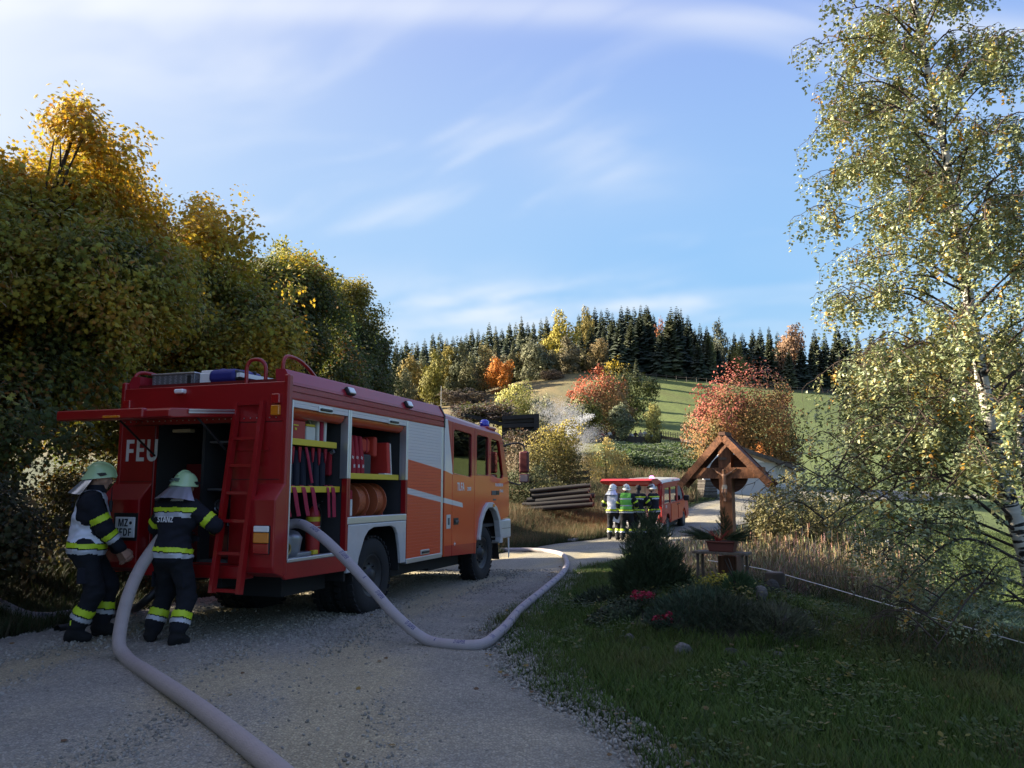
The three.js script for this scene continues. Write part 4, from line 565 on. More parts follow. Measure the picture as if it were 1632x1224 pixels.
  for (const f of [0.01, 0.20, 0.345, 0.49, 0.635, 0.80, 0.985]) part('rung', beam(L0.clone().lerp(B0, f), L1.clone().lerp(B1, f), 0.032, 0.042, V(1, 0, 0)), RED, lad);
  part('bracket', [bb(-2.0, -1.96, 2.04, 2.08, 0.5, 0.95), bb(-2.1, -1.98, 1.32, 1.35, 0.9, 1.0)], RED, truck);
  part('grab_handle', [tube([[-1.99, 1.46, 0.86], [-2.05, 1.46, 0.86], [-2.05, 1.46, 0.98], [-1.99, 1.46, 0.98]], 0.012, 16, 6), rb(-1.995, -1.98, 1.43, 1.49, 0.84, 1.0, 0.005)], STEEL, truck); part('panel_seam', [bb(-1.985, -1.981, 2.352, 2.357, -1.1, 1.1), bb(-1.985, -1.981, 0.83, 2.352, 0.455, 0.461), bb(-1.985, -1.981, 0.83, 2.352, -0.632, -0.626), bb(-1.985, -1.981, 1.70, 1.706, -1.1, -0.64), bb(-1.985, -1.981, 1.72, 1.726, 0.47, 1.09)], BLACK, truck); { const rv = []; for (let k = 0; k < 26; k++) rv.push(new THREE.CylinderGeometry(0.007, 0.007, 0.006, 8).rotateZ(Math.PI / 2).translate(-1.984, 2.40, -1.08 + k * 0.084)); const m = part('rivet', rv, STEEL, truck); m.userData.kind = 'stuff'; }
  // roof hoops
  const hoop = (p) => tube(p, 0.022, 28, 8);
  part('roof_hoop', hoop([[-1.9, 2.76, -1.07], [-1.9, 2.93, -1.06], [-1.86, 3.0, -1.04], [-1.6, 3.0, -0.98], [-1.3, 2.90, -0.98], [-1.25, 2.82, -0.98]]), RED, truck);
  part('roof_hoop', hoop([[-1.94, 2.78, 0.58], [-1.94, 3.0, 0.58], [-1.93, 3.06, 0.62], [-1.92, 3.06, 0.74], [-1.90, 3.0, 0.79], [-1.9, 2.78, 0.80]]), RED, truck);
  part('roof_hoop', hoop([[-1.9, 2.82, 1.03], [-1.9, 3.02, 1.03], [-1.86, 3.09, 1.03], [-1.65, 3.10, 1.03], [-1.40, 3.03, 1.02], [-1.22, 2.93, 1.02]]), RED, truck);
  part('spotlight', [rbox(0.16, 0.13, 0.12, -1.72, 2.93, 0.28, 0.03)], BLACK, truck); 
  part('white_rail', [beam([-1.8, 2.93, 0.35], [-0.2, 2.90, 0.62], 0.06, 0.05), bar([-1.72, 2.84, 0.9], [-1.72, 2.90, 0.9], 0.06, 0.05, 12)], WHITELENS, truck);
  part('frame', [bb(-2.0, 5.2, 0.55, 0.80, -0.42, -0.32), bb(-2.0, 5.2, 0.55, 0.80, 0.32, 0.42), bb(0.95, 2.2, 0.40, 0.62, 0.25, 0.95), bb(0.95, 2.2, 0.40, 0.62, -0.95, -0.25), bb(-1.6, -0.7, 0.42, 0.66, 0.2, 0.9), bb(2.3, 3.5, 0.35, 0.55, -0.9, 0.9), bar([0.17, 0.5, -0.9], [0.17, 0.5, 0.9], 0.10, 0.10, 12), bar([4.2, 0.5, -0.9], [4.2, 0.5, 0.9], 0.08, 0.08, 12), bar([0.17, 0.5, -0.22], [0.17, 0.5, 0.22], 0.2, 0.2, 16)], CHASSIS, truck);
}
{
  // the cab: side panels with doors, windows, arch; front, roof
  const zs = [1.13, 1.17];
  const w1 = [[2.67, 1.885], [3.42, 1.83], [3.44, 1.86], [3.44, 2.53], [3.40, 2.57], [2.70, 2.60], [2.65, 2.56], [2.65, 1.90]].reverse(), w2 = [[3.70, 1.88], [4.24, 1.875], [4.26, 1.90], [4.26, 2.53], [4.22, 2.565], [3.72, 2.58], [3.68, 2.54], [3.68, 1.90]].reverse(), w3 = [[4.40, 1.90], [4.75, 1.83], [5.02, 1.83], [5.06, 1.90], [4.86, 2.46], [4.80, 2.53], [4.44, 2.55], [4.40, 2.52]].reverse();
  const arch = [[3.64, 0.52], [3.70, 0.80], [3.80, 1.10], [3.98, 1.30], [4.15, 1.39], [4.40, 1.39], [4.62, 1.30], [4.80, 1.10], [4.90, 0.84]];
  const rearStrip = [[2.29, 0.575], [2.595, 0.565], [2.595, 2.72], [2.29, 2.745]], door1 = [[2.609, 0.56], [3.63, 0.53], [3.69, 0.80], [3.69, 0.82], [3.60, 0.84], [3.60, 2.69], [2.609, 2.72]];
  const d1 = [[2.609, 0.565], [3.575, 0.535], [3.575, 2.69], [2.609, 2.72]];
  const front = [[3.589, 0.535], ...arch, [4.93, 1.06], [5.36, 1.10], [5.40, 1.16], [5.40, 1.74], [5.34, 1.86], [5.08, 2.44], [4.98, 2.62], [4.86, 2.655], [3.589, 2.69]];
  for (const m of [1, -1]) {
    const flip = (g) => m > 0 ? g : mirrorZ(g);
    const S = (p, h) => sideUV(flip(extr(p, zs[0], zs[1], h, 0.006)));
    part('cab_side', S(rearStrip), SIDEPAINT, truck);
    const a = part('crew_door', S(d1, [w1]), SIDEPAINT, truck), b = part('front_door', S(front, [w2, w3]), SIDEPAINT, truck);
    for (const [w, o] of [[w1, a], [w2, b], [w3, b]]) { part('window', flip(extr(w, 1.135, 1.139)), GLASS, o); const cx = w.reduce((q, p) => q + p[0], 0) / w.length, cy = w.reduce((q, p) => q + p[1], 0) / w.length; part('window_seal', flip(extr(w.map(([x, y]) => [cx + (x - cx) * 1.03 + Math.sign(x - cx) * 0.012, cy + (y - cy) * 1.0 + Math.sign(y - cy) * 0.018]), 1.128, 1.150, [w.slice().map(([x, y]) => [x, y])])), BLACK, o); }
    if (m > 0) {
      const h1 = part('door_handle', [rb(2.66, 2.86, 1.05, 1.16, 1.168, 1.176, 0.005)], BLACK, a); part('grip', rb(2.70, 2.84, 1.08, 1.125, 1.176, 1.196, 0.01), GREYM, h1);
      part('door_handle', [rb(4.42, 4.66, 1.52, 1.60, 1.168, 1.182, 0.006)], GREYM, b); part('lock', rb(4.68, 4.82, 1.52, 1.60, 1.168, 1.180, 0.005), BLACK, b); part('badge', rb(4.50, 4.66, 1.42, 1.45, 1.169, 1.176, 0.003), GREYM, b);
      part('lettering', lettering('TLFA', 0.135, 0.72).translate(2.80, 1.60, 1.171), LETTER, a, 'white letters TLFA'); part('lettering', lettering('2000', 0.062, 0.95).translate(3.235, 1.60, 1.171), LETTER, a, 'small white number 2000');
      part('lettering', [lettering('FEUERWEHR', 0.055, 0.95).translate(4.62, 1.68, 1.171), lettering('STANZ', 0.05, 0.95).translate(4.86, 1.57, 1.171)], LETTER, b, 'small white letters on the front door');
      part('step_light', [rb(2.37, 2.53, 1.00, 1.22, 1.168, 1.176, 0.004)], M(0.55, 0.55, 0.5, 0.5), truck); part('step_switch', rb(2.42, 2.48, 1.06, 1.17, 1.176, 1.182, 0.003), GREYM, truck);
      part('sticker', lettering('+', 0.10, 1).translate(2.68, 0.70, 1.171), LETTER, a);
    }
    // white lip of the wheel arch
    const inner = arch.map(([x, y], i) => { const cx = 4.28, cy = 0.80, k = i === 0 || i === 8 ? 0.86 : 0.84; return [cx + (x - cx) * k, i === 0 ? 0.52 : i === 8 ? 0.74 : cy + (y - cy) * k]; });
    part('arch_lip', flip(extr([...arch.slice(1), [4.90, 0.70], [4.80, 0.66], ...inner.slice(1, 9).reverse(), [3.80, 0.74], [3.70, 0.76]], 1.10, 1.215, [], 0.012)), WHITEP, truck);
    if (m > 0) part('arch_lamp', rbox(0.09, 0.06, 0.03, 4.42, 1.335, 1.215, 0.012), AMBER, truck);
  }
  part('arch_inner', [bb(3.66, 3.70, 0.52, 1.3, 0.35, 1.1), bb(3.7, 4.9, 1.30, 1.33, 0.35, 1.1), bb(4.88, 4.92, 0.75, 1.3, 0.35, 1.1)], CHASSIS, truck);
  // front face, roof
  const prof = [[4.93, 1.06], [5.36, 1.09], [5.43, 1.16], [5.43, 1.76], [5.34, 1.80]];
  part('front_panel', extr(prof, -1.125, 1.125, [], 0.01), RED, truck);
  part('a_pillar', [beam([5.36, 1.80, 1.12], [5.0, 2.62, 1.10], 0.07, 0.08), beam([5.36, 1.80, -1.12], [5.0, 2.62, -1.10], 0.07, 0.08)], RED, truck);
  const ws = rawGeo([5.41, 1.77, 1.08, 5.41, 1.77, -1.08, 5.03, 2.62, -1.06, 5.03, 2.62, 1.06], [0, 1, 2, 0, 2, 3]); part('windscreen', ws, GLASS, truck);
  const roofP = [[1.165, 2.66], [1.12, 2.735], [1.02, 2.80], [0.6, 2.84], [-0.6, 2.84], [-1.02, 2.80], [-1.12, 2.735], [-1.165, 2.66], [-1.10, 2.66], [-0.98, 2.74], [0.98, 2.74], [1.10, 2.66]];
  const roofG = extr(roofP.map(([z, y]) => [-z, y]), 2.285, 5.02, [], 0.006).rotateY(Math.PI / 2); { const p = roofG.attributes.position; for (let i = 0; i < p.count; i++) { const x = p.getX(i), t = clamp((x - 2.3) / 2.7); p.setY(i, p.getY(i) + 0.075 * (1 - t) - 0.06 * t * t); } roofG.computeVertexNormals(); }
  part('cab_roof', roofG, RED, truck);
  part('roof_edge', [extr([[2.245, 2.56], [2.30, 2.56], [2.36, 2.80], [2.30, 2.95], [2.245, 2.95]], -0.95, 0.95)], RED, truck);
  part('roof_seam', extr([[-1.175, 2.60], [-1.175, 2.79], [-1.09, 2.945], [-1.05, 2.945], [-1.05, 2.6]], 2.243, 2.285).rotateY(Math.PI / 2), BLACK, truck);
  part('cab_floor', [bb(2.3, 5.3, 0.95, 1.0, -1.1, 1.1), bb(2.4, 2.6, 1.0, 2.2, -1.0, 1.0), bb(3.3, 3.75, 1.0, 1.55, -1.0, 1.0), bb(3.62, 3.76, 1.5, 2.1, 0.25, 0.85), bb(4.9, 5.35, 1.5, 1.74, -1.05, 1.05)], M(0.03, 0.03, 0.032, 0.8), truck);
  const bea = part('beacon_base', rb(4.55, 4.98, 2.735, 2.80, 0.45, 1.06, 0.03), RED, truck); part('beacon', [lathe([[0, 0.15], [0.05, 0.148], [0.085, 0.12], [0.095, 0.06], [0.10, 0.0], [0, 0]], 20).translate(4.86, 2.80, 0.86)], BLUELENS, bea);
  part('blue_light', [lathe([[0, 0.15], [0.05, 0.148], [0.085, 0.12], [0.095, 0.06], [0.10, 0.0], [0, 0]], 20).translate(4.80, 2.80, -0.86)], BLUELENS, truck);
  part('sun_visor', [rbox(0.18, 0.03, 2.1, 5.14, 2.58, 0, 0.012, 2, [0, 0, -0.5])], BLACK, truck);
  part('bumper', [rb(4.92, 5.56, 0.70, 1.06, -1.16, 1.16, 0.04, 3), rb(4.93, 5.12, 0.62, 0.75, 0.9, 1.15, 0.02)], WHITEP, truck);
  part('bumper_slot', [bb(4.98, 5.02, 0.72, 0.80, 1.158, 1.166), bb(5.0, 5.5, 0.885, 0.892, 1.157, 1.164)], BLACK, truck);
  part('headlight', rb(5.55, 5.575, 0.80, 0.98, 0.7, 1.05, 0.02), WHITELENS, truck); part('headlight', rb(5.55, 5.575, 0.80, 0.98, -1.05, -0.7, 0.02), WHITELENS, truck);
  part('corner_pole', [bar([5.45, 0.70, 1.14], [5.47, 0.32, 1.14], 0.02, 0.012)], WHITELENS, truck); part('mud_flap', [rbox(0.02, 0.42, 0.5, 4.99, 0.52, 0.85, 0.008, 1, [0, 0, 0.3])], BLACK, truck);
  const arm = part('mirror_arm', [tube([[5.16, 2.45, 1.10], [5.42, 2.52, 1.36], [5.46, 2.46, 1.46], [5.45, 2.3, 1.47]], 0.016, 16, 6), tube([[5.36, 1.80, 1.10], [5.45, 1.72, 1.38], [5.45, 1.86, 1.46]], 0.014, 12, 6)], BLACK, truck);
  part('mirror', [rbox(0.09, 0.42, 0.20, 5.44, 2.15, 1.47, 0.04, 3)], MIRRORRED, arm); part('mirror', [rbox(0.07, 0.17, 0.19, 5.44, 1.84, 1.47, 0.025, 2)], MIRRORRED, arm); part('mirror_glass', rbox(0.006, 0.13, 0.15, 5.402, 1.84, 1.47, 0.002, 1), STEEL, arm);
  const arm2 = part('mirror_arm', tube([[5.16, 2.45, -1.10], [5.42, 2.52, -1.36], [5.46, 2.3, -1.46]], 0.016, 16, 6), BLACK, truck); part('mirror', [rbox(0.09, 0.42, 0.20, 5.44, 2.15, -1.47, 0.04, 3)], RED, arm2);
  // wheels
  const wheel = (x, z, r = 0.505) => {
    const w = 0.30, prof = [[r * 0.56, -w / 2 + 0.02], [r * 0.64, -w / 2], [r * 0.86, -w / 2 - 0.005], [r * 0.96, -w / 2 + 0.03], [r, -w / 2 + 0.07], [r, -0.055], [r - 0.014, -0.05], [r - 0.014, -0.035], [r, -0.03], [r, 0.03], [r - 0.014, 0.035], [r - 0.014, 0.05], [r, 0.055], [r, w / 2 - 0.07], [r * 0.96, w / 2 - 0.03], [r * 0.86, w / 2 + 0.005], [r * 0.64, w / 2], [r * 0.56, w / 2 - 0.02]];
    const g = lathe(prof, 44).rotateX(Math.PI / 2).translate(x, r - 0.015, z), blocks = [];
    for (let k = 0; k < 34; k++) for (const s of [-1, 1]) { const a = (k + (s > 0 ? 0.5 : 0)) / 34 * 6.283; blocks.push(box(0.06, 0.022, 0.085).rotateY(0.2 * s).translate(0, r + 0.004, s * 0.095).rotateZ(a).translate(x, r - 0.015, z)); }
    const o = part('wheel', bar([x, r - 0.015, z - 0.02 * Math.sign(z)], [x, r - 0.015, z + 0.02 * Math.sign(z)], 0.28, 0.28, 28), CHASSIS, truck);
    part('tyre', [g, ...blocks], RUBBER, o);
    const s = Math.sign(z), zz = z + s * 0.09, rim = lathe([[0.0, 0.07], [0.07, 0.07], [0.085, 0.03], [0.12, 0.01], [0.20, 0.0], [0.235, 0.03], [0.265, 0.055], [0.29, 0.055], [0.295, 0.0], [0.29, -0.15]], 32).rotateX(Math.PI / 2 * s).translate(x, r - 0.015, zz - s * 0.02), nuts = [];
    for (let k = 0; k < 8; k++) { const a = k / 8 * 6.283; nuts.push(new THREE.CylinderGeometry(0.014, 0.014, 0.03, 6).rotateX(Math.PI / 2).translate(x + Math.cos(a) * 0.155, r - 0.015 + Math.sin(a) * 0.155, zz)); }
    part('rim', [rim, ...nuts], M(0.03, 0.03, 0.032, 0.5, { metalness: 0.3 }), o);
  };
  for (const z of [0.94, -0.94]) { wheel(0.17, z); wheel(4.22, z); } wheel(0.17, 0.60); wheel(0.17, -0.60);
}

// ---------------------------------------------------------------- what the fire engine carries, each thing of its own
const inside = (name, label, category, x, y, z, group, turn = 0) => thing(name, label, category, inTruck(x, y, z), TTURN + turn, group);
const CRATE = M(0.36, 0.018, 0.014, 0.5), FABRICRED = M(0.30, 0.010, 0.022, 0.85), MAGENTA = M(0.32, 0.014, 0.045, 0.8), NAVYH = M(0.006, 0.008, 0.020, 0.85), WHITEPL = M(0.62, 0.62, 0.58, 0.5), ORANGEP = M(0.36, 0.085, 0.03, 0.55), GREENISH = M(0.22, 0.27, 0.16, 0.6);
{
  let t = inside('tool_box', 'red plastic tool box with yellow clasp on the upper locker shelf', 'box', -1.62, 2.165, 0.84);
  part('box_body', rbox(0.44, 0.24, 0.36, 0, 0.12, 0, 0.02), CRATE, t); part('lid', rbox(0.47, 0.06, 0.39, 0, 0.27, 0, 0.02), CRATE, t); part('handle', tube([[-0.1, 0.29, 0], [-0.09, 0.335, 0], [0.09, 0.335, 0], [0.1, 0.29, 0]], 0.012, 16, 6), BLACK, t); part('clasp', [rb(-0.035, 0.06, 0.17, 0.185, 0.18, 0.188, 0.002), rb(-0.01, 0.03, 0.12, 0.15, 0.18, 0.188, 0.003)], YEL, t);
  t = inside('canister', 'small white canister with yellow straps beside the red tool box', 'canister', -1.22, 2.165, 0.90);
  part('tank', rbox(0.20, 0.19, 0.15, 0, 0.095, 0, 0.02), WHITEPL, t); part('cap', [rbox(0.19, 0.03, 0.14, 0, 0.205, 0, 0.01), bar([-0.05, 0.2, 0], [-0.05, 0.25, 0], 0.02)], YEL, t); part('handle', tube([[-0.09, 0.2, 0.02], [-0.06, 0.29, 0.02], [0.04, 0.26, 0.02], [0.08, 0.2, 0.02]], 0.01, 14, 6), WHITEPL, t);
  const roll = (n, label, x, y, z, mat, h, w, tilt = 0, grp) => { const t = inside(n, label, 'folded hose', x, y, z, grp); part('hose_fold', [rbox(w, h, 0.34, 0, h / 2, 0, w * 0.45, 3, [0, 0, tilt])], mat, t); part('coupling', [bar([0, h * 0.93, 0.15], [0, h * 1.02, 0.20], w * 0.4, w * 0.42, 12)], ALU, t); return t; };
  roll('folded_hose', 'white folded hose standing left of the magenta folded hose on the upper shelf', -1.045, 2.165, 0.80, WHITEPL, 0.36, 0.05, 0.03); roll('folded_hose', 'magenta folded hose between two white ones on the upper shelf', -0.985, 2.165, 0.82, MAGENTA, 0.37, 0.055, 0.02); roll('folded_hose', 'white folded hose right of the magenta folded hose on the upper shelf', -0.915, 2.165, 0.82, WHITEPL, 0.36, 0.05, -0.02);
  for (let i = 0; i < 3; i++) roll('folded_hose', ['brown folded hose farthest left behind the tool box', 'brown folded hose in the middle behind the tool box', 'brown folded hose right behind the tool box'][i], -1.33 + i * 0.085, 2.165, 0.52, M(0.16, 0.07, 0.04, 0.8), 0.36, 0.06, 0);
  // dark blue folded hoses between the shelves, magenta ends on top
  const nh = ['first dark blue folded hose at the rear corner between the shelves', 'second dark blue folded hose from the rear corner', 'third dark blue folded hose from the rear corner', 'fourth dark blue folded hose with a long magenta strap hanging in front', 'fifth dark blue folded hose from the rear corner', 'sixth dark blue folded hose from the rear corner', 'seventh dark blue folded hose nearest to the door post'];
  for (let i = 0; i < 7; i++) { const x = -1.80 + i * 0.135, t = inside('folded_hose', nh[i], 'folded hose', x, 1.63, 0.82, 'dark blue hoses hung in the rear locker'); part('hose_fold', [rbox(0.10, 0.44, 0.40, 0, 0.22, 0, 0.03, 2, [0, 0, 0.03])], NAVYH, t); part('hose_end', i === 3 ? [tube([[-0.01, 0.47, 0.20], [0.01, 0.36, 0.225], [0.05, 0.2, 0.225], [0.09, 0.06, 0.22]], 0.022, 14, 6).scale(1.35, 1, 0.5).translate(0, 0, 0.115)] : [extr([[-0.03, 0.47], [0.03, 0.47], [0.012, 0.33 - 0.02 * (i % 3)], [0, 0.30 - 0.03 * (i % 2)]], 0.205, 0.22)], i === 3 ? MAGENTA : FABRICRED, t); }
  // straps hanging over the lower shelf edge
  const strapLab = ['first magenta strap at the rear corner over the lower yellow shelf', 'second magenta strap over the lower yellow shelf', 'third magenta strap over the lower yellow shelf', 'fourth magenta strap over the lower yellow shelf', 'narrow red strap left above the fire extinguisher', 'red strap right above the fire extinguisher'];
  [-1.865, -1.685, -1.50, -1.32, -0.985, -0.87].forEach((x, i) => { const long = i > 3, pts = [[0, 0.02, 0], [0, 0.01, 0.06], [0.01, -0.06, 0.085], [0.05, -0.19, 0.085], [0.11, -0.33, 0.08]].map(([a, b, c]) => V(long ? a * 0.4 : a, b * (long ? 1.1 : 1), c)), c = new THREE.CatmullRomCurve3(pts), pos = [], idx = [], n = 14, w = i === 4 ? 0.026 : 0.038; for (let k = 0; k <= n; k++) { const p = c.getPoint(k / n); for (const [dx, dz] of [[-w, 0], [w, 0], [w, -0.006], [-w, -0.006]]) pos.push(p.x + dx, p.y, p.z + dz); } for (let k = 0; k < n; k++) for (let j = 0; j < 4; j++) { const a = k * 4 + j, b = k * 4 + (j + 1) % 4; idx.push(a, b, a + 4, b, b + 4, a + 4); } const g = rawGeo(pos, idx).toNonIndexed(); g.computeVertexNormals(); const m = solo('strap', g, MAGENTA, strapLab[i], 'strap', inTruck(x, 1.645, 1.005), TTURN, 'straps over the lower shelf'); });
  // extinguishers
  const ext = (label, x, y, z, h, r) => { const t = inside('fire_extinguisher', label, 'fire extinguisher', x, y, z); part('cylinder', lathe([[0, 0], [r * 0.95, 0], [r, 0.02], [r, h * 0.78], [r * 0.85, h * 0.86], [r * 0.4, h * 0.92], [r * 0.3, h * 0.95], [0, h * 0.95]], 22), CRATE, t); part('valve', [rbox(0.05, 0.05, 0.12, 0, h * 0.97, 0.02, 0.01), beam([0, h, -0.03], [0, h * 1.05, 0.12], 0.025, 0.012)], BLACK, t); part('label_band', new THREE.CylinderGeometry(r + 0.002, r + 0.002, h * 0.09, 22, 1, true).translate(0, h * 0.70, 0), YEL, t); part('print', [0.55, 0.5, 0.45, 0.40].map((k) => new THREE.CylinderGeometry(r + 0.002, r + 0.002, h * 0.012, 10, 1, true, -0.7, 1.4).translate(0, h * k, 0)), WHITEPL, t); part('hose', tube([[0.03, h * 0.97, 0.03], [r + 0.03, h * 0.85, 0.03], [r + 0.02, h * 0.4, 0.03]], 0.012, 14, 6), BLACK, t); return t; };
  ext('red fire extinguisher with a yellow band standing by the door post', -0.94, 0.84, 0.86, 0.60, 0.085); ext('red fire extinguisher with a yellow label far left in the dark locker', -1.78, 0.98, 0.62, 0.46, 0.075); ext('second red extinguisher beside the one far left in the locker', -1.58, 0.98, 0.58, 0.46, 0.075);
  t = inside('portable_pump', 'grey metal portable pump with brass valves low in the rear locker', 'pump', -1.45, 0.84, 0.78);
  part('housing', [lathe([[0, 0], [0.17, 0], [0.19, 0.03], [0.19, 0.26], [0.14, 0.31], [0, 0.31]], 24).rotateX(0.2), rbox(0.34, 0.05, 0.4, 0.18, 0.03, 0, 0.01)], M(0.30, 0.31, 0.34, 0.4, { metalness: 0.6 }), t); part('valve', [bar([-0.28, 0.12, 0.1], [-0.28, 0.12, 0.26], 0.065, 0.065, 16), new THREE.TorusGeometry(0.06, 0.012, 6, 18).translate(-0.28, 0.12, 0.27), bar([-0.28, 0.28, 0.1], [-0.30, 0.05, 0.16], 0.03, 0.03, 10)], M(0.35, 0.27, 0.12, 0.4, { metalness: 0.7 }), t); part('foot', [rbox(0.10, 0.05, 0.06, 0.36, 0.04, 0.2, 0.01)], YEL, t);
  roll('folded_hose', 'red folded hose hanging behind the door post of the rear locker', -0.74, 1.78, 0.8, FABRICRED, 0.3, 0.06, 0);
  // second locker: red bags, cases, reels
  const bagLab = ['first red hose bag beside the door post', 'second red hose bag from the door post', 'third red hose bag from the door post', 'fourth red hose bag from the door post', 'fifth red hose bag in the row'];
  for (let i = 0; i < 5; i++) { const t = inside('hose_bag', bagLab[i], 'hose bag', -0.50 + i * 0.115, 1.805, 0.84, 'red hose bags on the middle shelf'); part('bag', extr([[-0.05, 0], [0.045, 0], [0.05, 0.05], [0.035, 0.2], [-0.02, 0.42], [-0.045, 0.50], [-0.085, 0.51], [-0.10, 0.47], [-0.09, 0.3], [-0.055, 0.12]], -0.18, 0.18, [], 0.02), FABRICRED, t); part('print', [lettering('H', 0.045).translate(-0.025, 0.09, 0.181), lettering('ZZ', 0.04, 0.6).rotateZ(1.3).translate(-0.03, 0.2, 0.181)], LETTER, t); part('handle', tube([[-0.02, 0.0, 0.17], [-0.01, -0.03, 0.2], [0.03, -0.02, 0.2], [0.04, 0.01, 0.17]], 0.009, 10, 5), FABRICRED, t); }
  t = inside('rescue_bag', 'orange red rescue bag on top of the dark case', 'bag', 0.24, 2.10, 0.72); part('bag', rbox(0.30, 0.20, 0.34, 0, 0.11, 0, 0.05, 3), M(0.50, 0.045, 0.02, 0.7), t); part('strap', rbox(0.04, 0.205, 0.345, 0.04, 0.11, 0, 0.01), FABRICRED, t);
  solo('dark_case', rbox(0.28, 0.29, 0.36, 0, 0.147, 0, 0.03), M(0.025, 0.026, 0.03, 0.6), 'dark grey case under the orange red rescue bag', 'case', inTruck(0.22, 1.80, 0.74), TTURN);
  t = inside('rescue_bag', 'upright red bag right of the orange red rescue bag', 'bag', 0.44, 2.06, 0.78); part('bag', rbox(0.10, 0.28, 0.32, 0, 0.14, 0, 0.03), M(0.48, 0.04, 0.02, 0.7), t);
  t = inside('flat_pack', 'flat red pack with a white edge leaning on the middle shelf', 'pack', 0.66, 1.805, 0.86); part('pack', rbox(0.09, 0.46, 0.34, 0, 0.235, 0, 0.02, 2, [0, 0, 0.12]), M(0.5, 0.03, 0.02, 0.6), t); part('edge', rbox(0.025, 0.45, 0.345, 0.062, 0.23, 0, 0.01, 2, [0, 0, 0.12]), WHITEPL, t);
  solo('paper_box', rbox(0.22, 0.03, 0.1, 0, 0.018, 0, 0.005), WHITEPL, 'flat white box on the middle yellow shelf', 'box', inTruck(0.62, 1.805, 1.0), TTURN);
  for (const [x, mat, h, lab] of [[-0.52, WHITEPL, 0.40, 'white canister by the door post in the middle locker'], [-0.40, GREENISH, 0.44, 'grey green canister with a white label in the middle locker'], [-0.28, FABRICRED, 0.42, 'red and white canister left of the cable reels']]) { const t = inside('canister', lab, 'canister', x, 1.195, 0.84); part('tank', rbox(0.10, h, 0.30, 0, h / 2, 0, 0.03, 3), mat, t); part('label', rb(-0.025, 0.025, h * 0.2, h * 0.7, 0.15, 0.156, 0.002), WHITEPL, t); part('cap', bar([0, h, 0.08], [0, h + 0.03, 0.08], 0.025, 0.02, 10), BLACK, t); }
  for (const [x, lab] of [[-0.02, 'orange cable reel left in the middle locker'], [0.46, 'orange cable reel right in the middle locker']]) { const t = inside('cable_reel', lab, 'cable reel', x, 1.195, 0.80), r = 0.245; const disc = (dx) => new THREE.CylinderGeometry(r, r, 0.018, 36).rotateZ(Math.PI / 2).translate(dx, r + 0.02, 0); part('disc', disc(-0.12), ORANGEP, t); part('disc', disc(0.12), ORANGEP, t); part('cable', [0, 1, 2, 3, 4, 5].map((k) => new THREE.TorusGeometry(0.19, 0.02, 8, 36).rotateY(Math.PI / 2).translate(-0.095 + k * 0.038, r + 0.02, 0)), M(0.40, 0.10, 0.03, 0.6), t); part('stand', [tube([[0.15, 0.0, 0.2], [0.17, 0.3, 0.05], [0.16, 0.5, 0], [0.17, 0.3, -0.05], [0.15, 0, -0.2]], 0.014, 24, 6), bar([-0.15, r + 0.02, 0], [0.17, r + 0.02, 0], 0.03), rbox(0.03, 0.22, 0.10, 0.155, 0.14, 0.12, 0.01)], M(0.30, 0.02, 0.03, 0.5), t); }
  // on the roof
  const treadTex = texture(128, (x, y) => { const X = (x * 4) % 1, Y = (y * 4) % 1, k = (Math.floor(x * 4) + Math.floor(y * 4)) % 2, a = (X - 0.5) * (k ? 1 : -1) + (Y - 0.5), b = (X - 0.5) * (k ? -1 : 1) + (Y - 0.5); return Math.abs(a) < 0.1 && Math.abs(b) < 0.42 ? 1 : 0.6; }, { rep: 2 });
  t = inside('equipment_box', 'aluminium chequer plate equipment box on the roof at the rear', 'box', -1.35, 2.845, -0.58); part('box_body', rbox(0.9, 0.13, 0.62, 0, 0.065, 0, 0.008), new THREE.MeshStandardMaterial({ color: lin(0.6, 0.6, 0.62), metalness: 0.6, roughness: 0.4, map: treadTex, bumpMap: treadTex, bumpScale: 0.004 }), t); part('lid', rbox(0.92, 0.018, 0.64, 0, 0.14, 0, 0.005), ALU, t); part('bracket', rbox(0.02, 0.1, 0.05, -0.452, 0.06, 0.24, 0.004), BLACK, t);
  t = inside('white_case', 'white case between the chequer plate box and the blue bag on the roof', 'case', -1.5, 2.845, -0.12); part('case_body', rbox(0.5, 0.14, 0.24, 0, 0.07, 0, 0.015), WHITELENS, t); part('lid', rbox(0.48, 0.04, 0.22, 0, 0.15, 0, 0.015), WHITELENS, t);
  t = inside('blue_bag', 'dark blue tarpaulin bag lying on the roof behind the rear edge', 'bag', -1.55, 2.845, 0.13); part('bag', [rbox(0.55, 0.17, 0.40, 0, 0.08, 0, 0.07, 4), rbox(0.3, 0.12, 0.34, -0.05, 0.12, 0.02, 0.05, 3, [0.1, 0.3, 0.1])], M(0.012, 0.016, 0.16, 0.6), t); part('strap', rbox(0.03, 0.176, 0.41, 0.1, 0.085, 0, 0.06, 3), BLACK, t);
}

